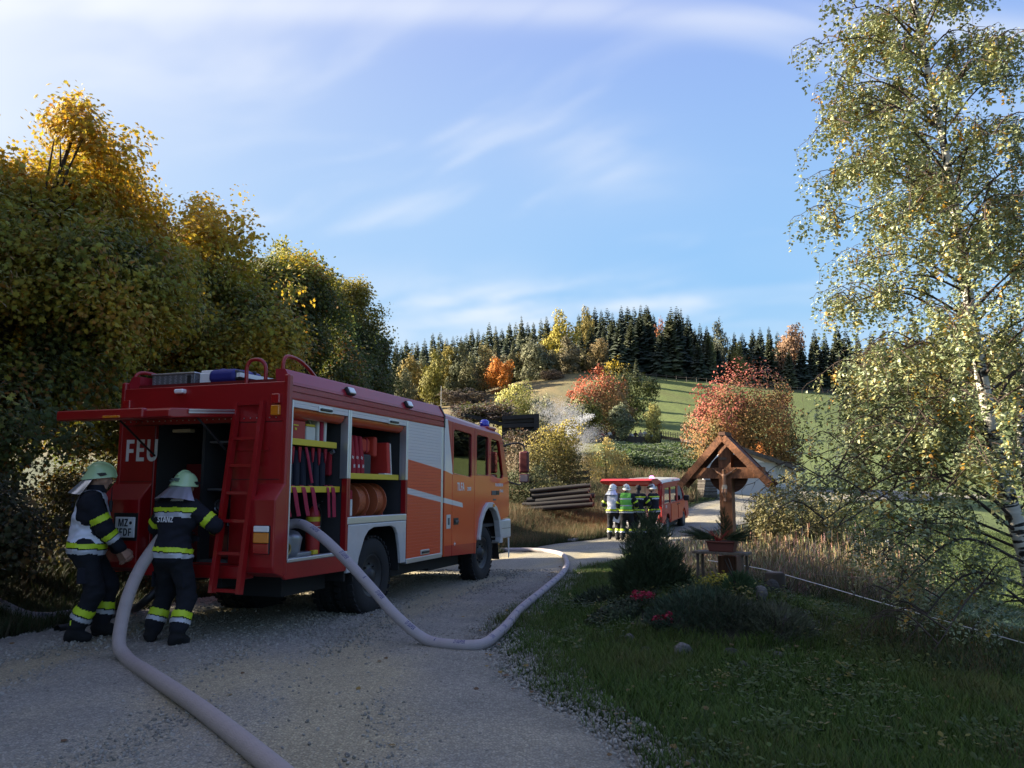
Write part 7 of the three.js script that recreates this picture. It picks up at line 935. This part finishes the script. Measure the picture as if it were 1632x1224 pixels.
function FLOWER_A() { return FLOWER_A.m ??= leafMat({ color: lin(0.30, 0.010, 0.035) }); }
function FLOWER_B() { return FLOWER_B.m ??= leafMat({ color: lin(0.36, 0.018, 0.06) }); }
{ // a mossy tree stump at the right of the garden and the electric fence
  const q = groundAt(1225, 985), t = thing('tree_stump', 'dark tree stump at the right end of the rock garden', 'stump', V(q.x + 0.1, gy(q.x, q.z), q.z)); part('stump', lathe([[0, 0.26], [0.10, 0.26], [0.125, 0.24], [0.13, 0.1], [0.17, -0.05]], 14), DARKBARK, t); part('cut_face', new THREE.CircleGeometry(0.10, 14).rotateX(-Math.PI / 2).translate(0, 0.262, 0), M(0.16, 0.13, 0.11, 0.9), t);
  const f = thing('electric_fence', 'white electric fence tape stretched from the cross across the meadow', 'fence', [0, 0, 0]); part('tape', tube([at(1128, 893, 13.2), at(1215, 907, 12.2), at(1300, 930, 11.3), at(1385, 955, 10.5), at(1500, 988, 9.6), at(1650, 1030, 8.8)], 0.0055, 60, 5), M(0.75, 0.75, 0.75, 0.5), f); part('wire', tube([at(1265, 913, 13.5), at(1400, 922, 12.8), at(1640, 925, 12)], 0.003, 30, 4), M(0.35, 0.25, 0.2, 0.6), f);
  for (const [u, v, d, h] of [[1416, 862, 14.5, 1.25]]) { const p = at(u, v, d); part('fence_post', [bar([p.x, ground(p.x, p.z) - 0.1, p.z], [p.x, p.y + 0.02, p.z], 0.014, 0.012, 8), box(0.10, 0.02, 0.02, p.x, p.y, p.z)], M(0.6, 0.6, 0.58, 0.5), f); }
}

// ---------------------------------------------------------------- things on the slope: charred barn, logs, fence and onlookers, spray, house
const LOGBARK = wood(0.042, 0.036, 0.031), LOGDARK = wood(0.028, 0.024, 0.021), CHAR = wood(0.022, 0.019, 0.018), OLDWOOD = wood(0.15, 0.125, 0.10), DARKWOOD = wood(0.075, 0.055, 0.042);
{
  const d = 45, P = (u, v, dd = d) => at(u, v, dd), t = thing('charred_barn', 'charred remains of a wooden barn with blackened beams behind the fire engine cab', 'barn', P(830, 720).setY(ground(P(830, 720).x, -d))), L = (u, v, dd) => P(u, v, dd).sub(t.position);
  for (const [u0, v0, u1, v1, dd, w, h] of [[800, 666, 858, 663, 44, 0.25, 0.22], [802, 672, 858, 669, 44.1, 0.2, 0.2], [801, 679, 858, 677, 44, 0.2, 0.22], [806, 685, 852, 684, 44.2, 0.2, 0.18], [801, 669, 858, 666, 44.4, 0.12, 0.2], [802, 675, 858, 673, 44.4, 0.12, 0.2], [802, 682, 857, 681, 44.4, 0.12, 0.16], [740, 655, 810, 669, 47, 0.22, 0.25], [735, 660, 800, 676, 46, 0.2, 0.2], [720, 652, 790, 660, 48, 0.25, 0.2]]) part('beam', beam(L(u0, v0, dd), L(u1, v1, dd), w, h), CHAR, t);
  for (const [u, v, dd] of [[855, 660, 44], [804, 672, 44.3], [826, 684, 44.4], [770, 665, 46.5], [735, 660, 47.2]]) { const a = L(u, v, dd), g = a.clone(); g.y = -0.3; part('post', beam(a, g, 0.28, 0.28, V(1, 0, 0)), CHAR, t); }
  for (let k = 0; k < 9; k++) part('plank', beam(L(806 + k * 5.4, 688, 44.5), L(806 + k * 5.4, 716 + (k * 7) % 12, 44.6), 0.03, 0.16, V(1, 0, 0)), k % 3 ? CHAR : DARKWOOD, t);
  const r = rng(91), l = []; for (let i = 0; i < 420; i++) l.push({ p: L(mix(725, 812, r()), mix(648, 668, r()) + (r() - 0.5) * 5, 46 + r() * 3), r: [r() - 0.5, r() * 6, r() - 0.5], s: 1.8 + r() * 1.2, c: r() < 0.6 ? [0.13, 0.085, 0.055] : [0.10, 0.11, 0.03] });
  instances('creeper', ovalTwigs, LEAF, l, t); for (let i = 0; i < 300; i++) l[i] = { p: L(mix(808, 870, r()), mix(690, 740, r()), 43 + r()), r: [r() - 0.5, r() * 6, r() - 0.5], s: 1.3 + r(), c: r() < 0.5 ? [0.14, 0.09, 0.06] : [0.07, 0.075, 0.025] }; instances('weeds', ovalTwigs, LEAF, l.slice(0, 300), t);
}
{
  const r = rng(93), endTex = M(0.16, 0.12, 0.085, 0.9), lab = ['lowest', 'second', 'third', 'fourth', 'topmost'], nth = ['front', 'second', 'rear'];
  let n = 0; for (let row = 0; row < 5; row++) for (let k = 0; k < 3; k++) { if (row === 4 && k === 2) continue; const d = 31.4 + k * 0.28 + row * 0.12 + (row % 2) * 0.1, u0 = 838 + (r() - 0.5) * 22 + row * 4, u1 = 946 + (r() - 0.5) * 16 - row * 3, p0 = at(u0, 832, d), p1 = at(u1, 824, d - 0.5), g = ground(p0.x, p0.z), y = 0.11 + row * 0.185; p0.y = g + y; p1.y = p0.y + 0.22 + 0.06 * (r() - 0.5); const R = 0.085 + 0.03 * r();
    const t = thing('log', lab[row] + ' layer log of the woodpile, ' + nth[k] + ' one in its layer', 'log', p0, 0, 'logs stacked beside the road'); const v = p1.clone().sub(p0); part('bark', limb([V(0, 0, 0), v.clone().multiplyScalar(0.5).add(V(0, 0.02 * (r() - 0.5), 0)), v], [R, R * 0.95, R * 0.85], 10, 8), row % 2 ? LOGBARK : LOGDARK, t); const q = new THREE.Quaternion().setFromUnitVectors(V(0, 0, 1), v.clone().normalize()); part('cut_face', new THREE.CircleGeometry(R * 0.85, 12).applyQuaternion(q).translate(v.x, v.y, v.z).translate(0.003, 0, 0), endTex, t); n++; }
  for (const [u0, v0, u1, v1, d, lab2] of [[905, 756, 938, 752, 40, 'dark plank lying below the straw yellow bush'], [908, 764, 940, 762, 39.5, 'second dark plank below the straw yellow bush'], [835, 801, 900, 797, 33, 'long grey pole lying on top behind the woodpile']]) { const a = at(u0, v0, d), b = at(u1, v1, d); solo('plank', beam(a, b, 0.22, 0.16), DARKWOOD, lab2, 'plank'); const g = a.clone().lerp(b, 0.5); }
}
{ // fence with onlookers
  const d = 103, t = thing('picket_fence', 'weathered wooden picket fence along the top of the green bank', 'fence', at(1080, 700, d)), o = t.position;
  for (let i = 0; i < 27; i++) { const u = 1052 + i * 2.75, top = mix(686, 694, i / 26), dd = d - i * 0.25, a = at(u, top + (i * 37 % 5) * 0.3, dd), b = at(u, mix(700, 712, i / 26), dd); part('picket', beam(a.sub(o), b.sub(o), 0.025, 0.10, V(1, 0, 0)), OLDWOOD, t); }
  part('rail', [beam(at(1050, 690, d).sub(o), at(1125, 699, d - 6.8).sub(o), 0.09, 0.05), beam(at(1050, 696, d).sub(o), at(1125, 707, d - 6.8).sub(o), 0.05, 0.35)], DARKWOOD, t);
  const w = thing('board_wall', 'dark low board wall in front of the onlookers on the bank', 'wall', at(1000, 700, d)), q = w.position;
  for (let k = 0; k < 4; k++) part('board', beam(at(940, 695 + k * 2.6, d + 0.6).sub(q), at(1052, 698 + k * 2.9, d).sub(q), 0.05, 0.22), DARKWOOD, w); for (let k = 0; k < 8; k++) part('post', beam(at(942 + k * 15.6, 692 + k * 0.4, d + 0.7).sub(q), at(942 + k * 15.6, 712, d + 0.7).sub(q), 0.14, 0.14, V(1, 0, 0)), DARKWOOD, w);
  const r = rng(95), C = [['white', [0.7, 0.7, 0.7]], ['dark', [0.02, 0.02, 0.025]], ['red', [0.35, 0.05, 0.04]], ['black', [0.012, 0.012, 0.014]], ['white', [0.72, 0.72, 0.72]], ['brown', [0.16, 0.08, 0.05]], ['reddish', [0.30, 0.10, 0.07]], ['white', [0.66, 0.66, 0.66]], ['black', [0.015, 0.015, 0.02]], ['beige', [0.42, 0.34, 0.27]], ['pale', [0.55, 0.57, 0.55]], ['light blue', [0.22, 0.38, 0.65]], ['dark', [0.03, 0.03, 0.04]], ['grey', [0.22, 0.22, 0.24]]];
  const where = ['leftmost of the onlookers near the spray', 'second onlooker from the left near the spray', 'third onlooker from the left', 'fourth onlooker from the left', 'in the left half of the row of onlookers', 'beside the white jacket in the left half', 'sixth onlooker left of the grey pine', 'just right of the grey green pine', 'second onlooker right of the grey pine', 'third onlooker right of the grey pine', 'fourth onlooker right of the grey pine', 'left of the young yellowish birch', 'below the young yellowish birch', 'rightmost of the onlookers beside the picket fence'];
  [947, 953, 960, 966, 972, 978, 985, 1006, 1013, 1021, 1028, 1037, 1046, 1052].forEach((u, i) => { const p = at(u, 700, d + 1.3), g = Math.max(ground(p.x, p.z), p.y - 1.0); person('onlooker in a ' + C[i][0] + ' jacket, ' + where[i], V(p.x, at(u, 685 + (i * 29 % 5), d + 1.3).y - 1.74, p.z), Math.PI + Math.PI / 2 * (r() - 0.7) * 0.8 + Math.PI, { feet: [[0.1, 0], [-0.1, 0.02]], hands: i % 3 ? [[0.16, 1.2, 0.28], [-0.16, 1.2, 0.28]] : [[0.26, 0.86, 0.05], [-0.26, 0.86, 0.05]], plain: true, small: true, cell: 0.032, jacket: C[i][1], trousers: [0.02, 0.022, 0.035], hair: [[0.05, 0.03, 0.02], [0.25, 0.17, 0.08], [0.02, 0.015, 0.012]][i % 3] }, 'onlookers behind the board wall'); });
}
{ // spray and smoke: fine drops
  const r = rng(97), l = [], n2 = () => (r() + r() + r() - 1.5) / 1.5, drop = new THREE.OctahedronGeometry(1, 0);
  for (let i = 0; i < 1300; i++) { const f = Math.pow(r(), 0.75), u = mix(947, 900, f) + n2() * 7, v = mix(662, 694, f * f * 0.6 + f * 0.3) + n2() * (4 + 26 * f), d = 64 + n2() * 2; l.push({ p: at(u, v, d), r: [r() * 6, r() * 6, 0], s: 0.016 + 0.012 * r() }); }
  tag(instances('water_spray', drop, new THREE.MeshPhysicalMaterial({ color: lin(0.85, 0.86, 0.88), roughness: 0.8, transmission: 0.35, thickness: 0, side: THREE.DoubleSide }), l), 'white fan of water spray in front of the small green tree', 'water', null, 'stuff');
  const s = []; for (const [u, v, su, sv, n] of [[905, 662, 28, 20, 6000], [878, 652, 28, 18, 4200], [925, 700, 26, 20, 6000], [915, 722, 16, 20, 2600], [945, 690, 20, 14, 2000], [895, 680, 24, 20, 4200]]) for (let i = 0; i < n; i++) { const p = at(u + n2() * su * 1.4, v + n2() * sv * 1.4, 66 + n2() * 4); if (fbm(p.x * 1.1, p.y * 1.4, p.z * 0.4, 3) < 0.38) continue; s.push({ p, r: [r() * 6, r() * 6, 0], s: 0.013 + 0.008 * r() }); }
  tag(instances('smoke', drop, new THREE.MeshPhysicalMaterial({ color: lin(0.50, 0.51, 0.54), roughness: 0.9, transmission: 0.4, thickness: 0, side: THREE.DoubleSide }), s), 'thin white smoke drifting over the slope beside the spray', 'smoke', null, 'stuff');
}
{ // the house behind the cross
  const d = 46, c = at(1215, 770, d), gyy = ground(c.x, c.z) - 0.2, px = (u) => at(u, 760, d).x - c.x, py = (v) => at(1215, v, d).y - gyy, t = thing('house', 'low house with pale walls and shallow roof behind the wayside cross', 'house', V(c.x, gyy, c.z), 0.12);
  const wallG = M(0.42, 0.42, 0.41, 0.9), wallP = M(0.50, 0.50, 0.50, 0.9), wallW = M(0.80, 0.79, 0.76, 0.85), roofM = M(0.10, 0.095, 0.09, 0.8), x0 = px(1118), x1 = px(1276), ap = px(1165), yA = py(712), yR = py(751), yL = py(730);
  part('wall', extr([[x0, 0], [px(1238), 0], [px(1238), py(737)], [x0, py(737)]], -0.25, 0), wallG, t, 'grey lower wall'); part('wall', extr([[x0, py(737)], [px(1220), py(737)], [ap, yA - 0.12], [x0, py(738)]], -0.22, 0.03), wallW, t, 'white gable'); part('wall', extr([[px(1238), 0], [x1, 0], [x1, py(752)], [px(1238), py(738)]], -0.6, -0.3), wallP, t, 'pale right wall');
  const slope = (xa, ya, xb, yb, z0, z1) => extr([[xa, ya], [xb, yb], [xb, yb + 0.14], [xa, ya + 0.14]], z0, z1); const rp = part('roof', [slope(ap, yA, px(1282), yR, -3.5, 0.35), slope(px(1156), py(718), ap, yA, -2.2, 0.35)], roofM, t); part('fascia', [beam([ap, yA + 0.02, 0.37], [px(1282), yR + 0.02, 0.37], 0.05, 0.2)], OLDWOOD, rp);
  part('window', rb(px(1250), px(1262), py(770), py(758), -0.32, -0.28, 0.01), BLACK, t); part('window_frame', rb(px(1249), px(1263), py(771.5), py(756.5), -0.33, -0.29, 0.01), WHITELENS, t);
  for (let k = 0; k < 7; k++) solo('firewood_stack', rb(-0.5, 0.5, 0, 0.13, -0.25, 0.25, 0.02), k % 2 ? OLDWOOD : DARKWOOD, ['lowest', 'second', 'third', 'fourth', 'fifth', 'sixth', 'topmost'][k] + ' layer of boards piled by the road beside the house', 'boards', at(1127, 775, 43).setY(ground(at(1127, 775, 43).x, -43) + k * 0.14), 0.5 + k * 0.04, 'boards piled beside the house');
}
{ // wooden fence line at the upper edge of the field and a pole left
  const t = thing('field_fence', 'thin fence line at the foot of the shaded spruces above the green field', 'fence', at(1130, 605, 187)); for (let i = 0; i < 20; i++) { const u = 1030 + i * 16, d = 186, p = at(u, 600, d); p.y = ground(p.x, p.z); part('fence_post', bar(p.clone().sub(t.position), p.clone().add(V(0, 1.3, 0)).sub(t.position), 0.07), OLDWOOD, t); }
  const pr = []; for (let i = 0; i < 20; i++) { const p = at(1030 + i * 16, 600, 186); pr.push(V(p.x, ground(p.x, p.z) + 1.1, p.z).sub(t.position)); } part('rail', tube(pr, 0.05, 60, 4), OLDWOOD, t);
  const p = at(703, 640, 150); p.y = ground(p.x, p.z); solo('pole', bar([0, 0, 0], [0, 5.2, 0], 0.06, 0.05), M(0.4, 0.4, 0.38, 0.7), 'thin pale pole in front of the rounded yellow green tree on the hill', 'pole', p);
}

// ---------------------------------------------------------------- what grows and lies on the ground
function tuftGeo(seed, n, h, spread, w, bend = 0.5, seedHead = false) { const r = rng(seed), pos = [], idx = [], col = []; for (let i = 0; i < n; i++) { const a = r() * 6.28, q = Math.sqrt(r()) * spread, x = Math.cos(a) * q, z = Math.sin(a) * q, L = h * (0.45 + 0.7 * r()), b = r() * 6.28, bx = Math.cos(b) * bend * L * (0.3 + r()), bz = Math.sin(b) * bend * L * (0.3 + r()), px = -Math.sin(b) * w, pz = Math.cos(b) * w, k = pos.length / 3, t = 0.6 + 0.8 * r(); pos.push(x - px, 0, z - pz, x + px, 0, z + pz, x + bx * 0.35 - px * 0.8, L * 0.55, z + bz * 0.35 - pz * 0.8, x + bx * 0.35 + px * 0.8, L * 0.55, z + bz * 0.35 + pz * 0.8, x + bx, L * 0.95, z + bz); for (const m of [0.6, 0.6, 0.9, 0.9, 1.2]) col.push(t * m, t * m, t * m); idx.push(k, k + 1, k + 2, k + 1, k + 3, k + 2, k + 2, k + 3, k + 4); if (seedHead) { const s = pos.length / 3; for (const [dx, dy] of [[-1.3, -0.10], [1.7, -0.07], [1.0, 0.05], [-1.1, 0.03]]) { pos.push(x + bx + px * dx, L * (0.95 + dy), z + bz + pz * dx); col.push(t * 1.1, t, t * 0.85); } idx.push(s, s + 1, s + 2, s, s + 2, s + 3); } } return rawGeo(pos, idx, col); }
const GRASSM = leafMat({ transmission: 0.25, roughness: 0.75 });
const S2 = (name, geo, list, label, cat, mat = GRASSM) => tag(instances(name, geo, mat, list), label, cat, null, 'stuff');
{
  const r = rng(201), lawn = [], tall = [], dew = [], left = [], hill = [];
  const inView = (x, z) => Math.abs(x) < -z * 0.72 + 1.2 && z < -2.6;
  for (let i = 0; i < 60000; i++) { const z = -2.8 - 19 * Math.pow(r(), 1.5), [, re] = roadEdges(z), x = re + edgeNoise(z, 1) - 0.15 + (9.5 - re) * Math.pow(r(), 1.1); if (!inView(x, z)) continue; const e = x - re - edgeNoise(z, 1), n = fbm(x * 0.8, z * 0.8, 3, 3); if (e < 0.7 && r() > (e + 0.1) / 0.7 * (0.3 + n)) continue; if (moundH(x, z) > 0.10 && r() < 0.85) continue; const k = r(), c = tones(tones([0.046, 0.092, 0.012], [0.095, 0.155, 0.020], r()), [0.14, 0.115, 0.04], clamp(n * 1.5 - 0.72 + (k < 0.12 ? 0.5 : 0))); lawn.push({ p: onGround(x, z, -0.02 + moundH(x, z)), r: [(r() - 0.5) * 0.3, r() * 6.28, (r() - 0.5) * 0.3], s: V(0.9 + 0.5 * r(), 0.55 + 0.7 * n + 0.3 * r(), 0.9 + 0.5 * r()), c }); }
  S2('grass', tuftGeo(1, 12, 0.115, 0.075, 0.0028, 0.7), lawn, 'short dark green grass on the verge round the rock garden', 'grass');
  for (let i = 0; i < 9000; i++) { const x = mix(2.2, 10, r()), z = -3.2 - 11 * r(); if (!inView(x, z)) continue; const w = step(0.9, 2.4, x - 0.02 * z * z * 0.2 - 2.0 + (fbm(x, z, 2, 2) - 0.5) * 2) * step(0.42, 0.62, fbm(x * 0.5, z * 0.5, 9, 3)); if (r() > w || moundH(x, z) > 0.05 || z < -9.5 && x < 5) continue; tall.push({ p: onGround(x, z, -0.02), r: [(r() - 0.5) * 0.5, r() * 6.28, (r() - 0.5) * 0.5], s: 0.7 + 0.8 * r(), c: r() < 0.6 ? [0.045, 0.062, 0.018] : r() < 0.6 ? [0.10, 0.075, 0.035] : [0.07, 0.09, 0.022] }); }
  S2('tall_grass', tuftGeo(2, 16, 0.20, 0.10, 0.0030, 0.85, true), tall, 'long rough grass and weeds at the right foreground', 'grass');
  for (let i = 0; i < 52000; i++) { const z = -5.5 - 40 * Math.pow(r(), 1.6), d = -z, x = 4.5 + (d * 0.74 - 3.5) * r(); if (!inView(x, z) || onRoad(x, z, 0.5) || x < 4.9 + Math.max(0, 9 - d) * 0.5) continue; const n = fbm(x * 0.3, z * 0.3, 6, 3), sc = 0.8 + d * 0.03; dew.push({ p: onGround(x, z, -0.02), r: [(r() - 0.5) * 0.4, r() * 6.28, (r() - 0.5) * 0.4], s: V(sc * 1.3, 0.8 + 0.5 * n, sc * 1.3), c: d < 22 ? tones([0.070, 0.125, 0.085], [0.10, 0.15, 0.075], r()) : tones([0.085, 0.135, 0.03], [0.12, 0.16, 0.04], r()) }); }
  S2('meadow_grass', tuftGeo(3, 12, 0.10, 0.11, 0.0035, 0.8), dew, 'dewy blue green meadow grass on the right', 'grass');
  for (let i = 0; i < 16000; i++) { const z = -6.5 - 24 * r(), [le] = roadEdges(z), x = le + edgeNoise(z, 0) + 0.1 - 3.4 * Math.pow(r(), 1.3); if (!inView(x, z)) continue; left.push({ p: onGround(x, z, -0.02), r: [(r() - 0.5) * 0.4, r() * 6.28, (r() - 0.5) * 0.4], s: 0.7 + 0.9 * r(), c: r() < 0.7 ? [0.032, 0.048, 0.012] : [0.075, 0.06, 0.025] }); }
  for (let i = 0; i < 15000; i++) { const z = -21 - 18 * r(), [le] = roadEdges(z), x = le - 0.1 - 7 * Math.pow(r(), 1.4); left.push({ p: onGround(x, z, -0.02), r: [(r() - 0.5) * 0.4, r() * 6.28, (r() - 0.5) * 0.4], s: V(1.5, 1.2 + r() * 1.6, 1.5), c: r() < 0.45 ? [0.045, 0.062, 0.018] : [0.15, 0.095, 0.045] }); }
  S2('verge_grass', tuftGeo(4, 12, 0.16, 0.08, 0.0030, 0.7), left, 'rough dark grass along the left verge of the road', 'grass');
  // dry reeds and stalks behind the cross
  const reeds = [], stalk = [];
  for (let i = 0; i < 6500; i++) { const z = -13.2 - 10 * Math.pow(r(), 1.2), d = -z, u = mix(1085, 1440, r()), x = (u - 816) / F * d; if (onRoad(x, z, 0.4)) continue; const n = fbm(x * 0.7, z * 0.7, 12, 3); if (n < 0.44 || (u < 1200 && d < 13.5)) continue; const hh = (0.25 + 0.75 * n) * mix(0.62, 1.0, step(1120, 1260, u)) * (0.4 + 0.9 * r()) * mix(1.0, 0.62, step(14, 21, d)); (r() < 0.75 ? reeds : stalk).push({ p: onGround(x, z, -0.03), r: [(r() - 0.5) * 0.3, r() * 6.28, (r() - 0.5) * 0.3], s: V(1, hh, 1), c: r() < 0.22 ? [0.10, 0.115, 0.04] : tones([0.26, 0.20, 0.12], [0.58, 0.51, 0.39], r()).map((v) => v * (0.55 + 0.5 * r())) }); }
  S2('dry_reeds', tuftGeo(5, 9, 1.15, 0.19, 0.0032, 0.5, true), reeds, 'tall dry straw coloured reeds behind the cross and along the meadow', 'reeds');
  S2('dry_weeds', tuftGeo(6, 7, 1.35, 0.18, 0.0032, 0.5, true), stalk, 'dry brown weed stalks among the reeds', 'weeds');
  // far slope: rough grass on the tan field, bracken under the barn
  for (let i = 0; i < 26000; i++) { const d = mix(34, 120, Math.pow(r(), 1.3)), u = mix(660, 1110, r()), x = (u - 816) / F * d, z = -d; if (onRoad(x, z, 0.6) || (d > 76 && u > 915)) continue; const br = 1 - step(880, 1010, u); const low = d < 60; hill.push({ p: onGround(x, z, -0.05), r: [(r() - 0.5) * 0.4, r() * 6.28, (r() - 0.5) * 0.4], s: V(d * 0.045, 1.5 + r() * 2.0 + (low ? 1.5 * fbm(x * 0.3, z * 0.3, 5, 2) : 0), d * 0.045), c: low ? (r() < 0.5 ? [0.06, 0.075, 0.025] : [0.15, 0.105, 0.055]) : br > 0.5 ? tones([0.20, 0.15, 0.06], [0.30, 0.23, 0.10], r()) : tones([0.10, 0.14, 0.03], [0.14, 0.17, 0.045], r()) }); }
  S2('slope_grass', tuftGeo(7, 12, 0.22, 0.10, 0.004, 0.6), hill, 'rough grass and bracken on the slope below the forest', 'grass');
  const weeds = []; for (let i = 0; i < 2600; i++) { const z = -3.2 - 9 * r(), [, re] = roadEdges(z), x = re + 0.5 + 8 * r(); if (!inView(x, z) || fbm(x * 0.9, z * 0.9, 21, 3) < 0.5) continue; weeds.push({ p: onGround(x, z, 0.02 + 0.09 * r() + moundH(x, z)), r: [(r() - 0.5) * 0.7, r() * 6.28, (r() - 0.5) * 0.7], s: 0.30 + 0.45 * r(), c: r() < 0.8 ? tones([0.035, 0.06, 0.014], [0.08, 0.11, 0.02], r()) : [0.16, 0.14, 0.03] }); }
  S2('weeds', ovalTwigs, weeds, 'broad leaved weeds growing in the grass of the verge', 'weeds');
  // fallen leaves
  const fl = []; for (let i = 0; i < 2600; i++) { const z = -3.2 - 15 * Math.pow(r(), 1.2), x = mix(-7.5, 8, r()); if (!inView(x, z)) continue; const road = onRoad(x, z, -0.3); if (road && r() < 0.93) continue; fl.push({ p: onGround(x, z, (road ? 0.045 : 0.05) + moundH(x, z)), r: [(r() - 0.5) * 0.8 - Math.PI / 2, 0, r() * 6.28], s: 0.026 + 0.026 * r(), c: tones([0.26, 0.17, 0.04], [0.12, 0.065, 0.03], r()) }); }
  S2('fallen_leaves', rawGeo([0, 0, 0.06, 0.3, -0.1, 0, 0.55, 0.25, -0.04, 0.35, 0.6, 0.05, 0, 1, 0, -0.35, 0.6, -0.02, -0.55, 0.25, 0.05, -0.3, -0.1, 0], [0, 1, 2, 0, 2, 3, 0, 3, 4, 0, 4, 5, 0, 5, 6, 0, 6, 7, 0, 7, 1], new Array(24).fill(1)), fl, 'fallen yellow and brown leaves scattered on the verge', 'leaves');
  // loose stones on the road
  const st = [], pg = stoneGeo(55, 0); for (let i = 0; i < 100000; i++) { const z = -2.9 - 13.5 * Math.pow(r(), 1.55), [a, b] = roadEdges(z), x = mix(a, b + 0.5, r()); if (!inView(x, z)) continue; const t = (x - a) / (b - a) * 2 - 1, n = fbm(x * 0.9, z * 0.55, 2, 4), track = Math.exp(-((Math.abs(t + 0.05) - 0.50) ** 2) / 0.022) + 0.7 * Math.exp(-((t - 0.08) ** 2) / 0.012); const edge = step(0.75, 0.98, Math.abs(t)); if (r() < clamp(track * 0.85 + (n - 0.5) * 2.2 - edge * 0.5, 0, 0.975)) continue; const k = 0.55 + 0.7 * r(), s = (0.006 + 0.011 * r() * r() + 0.003 * edge * r()) * (0.9 + -z * 0.035); st.push({ p: onGround(x, z, 0.028 + s * 0.25 - edge * 0.012), r: [r() * 3, r() * 6, r() * 3], s: V(s, s * 0.7, s * 0.85), c: [0.275 * k, 0.257 * k, 0.212 * k] }); }
  tag(instances('gravel', pg, new THREE.MeshStandardMaterial({ color: 0xffffff, roughness: 0.95 }), st), 'loose grey gravel stones on the road', 'gravel', null, 'stuff');
}
{ // tangled bushes behind the cross, right
  const r = rng(301);
  for (const [u, v, d, w, h, lab, a, b] of [[1268, 872, 15.5, 0.85, 1.9, 'pale leaved tangled bush right of the cross', [0.17, 0.16, 0.055], [0.32, 0.27, 0.10]], [1335, 850, 19, 1.0, 2.0, 'olive bush behind the pale tangled bush', [0.11, 0.115, 0.035], [0.22, 0.20, 0.06]], [1405, 868, 17, 0.7, 0.8, 'brownish thin bush under the birch branches', [0.18, 0.12, 0.07], [0.27, 0.19, 0.09]], [1262, 830, 24, 1.1, 2.0, 'light bush at the road bend behind the cross', [0.19, 0.17, 0.05], [0.33, 0.27, 0.08]]]) {
    const p = at(u, v, d), x = p.x, z = p.z; leafyTree('tangled_bush', lab, null, onGround(x, z), Math.floor(u), [[0, h * 0.55, 0, w, h * 0.5, w * 0.8], [w * 0.6, h * 0.4, 0.1, w * 0.6, h * 0.4, w * 0.6], [-w * 0.6, h * 0.45, 0, w * 0.65, h * 0.45, w * 0.6]], 900, 0.035, h * 0.8, (o, q) => tones(a, b, q()), ovalTwigs, [0.55, 0.95], { category: 'bush', sub: 7, bark: M(0.20, 0.14, 0.10, 0.9), inner: 0.1, gap: 0.40, freq: 1.6 });
  }
}

renderer.render(scene, camera);
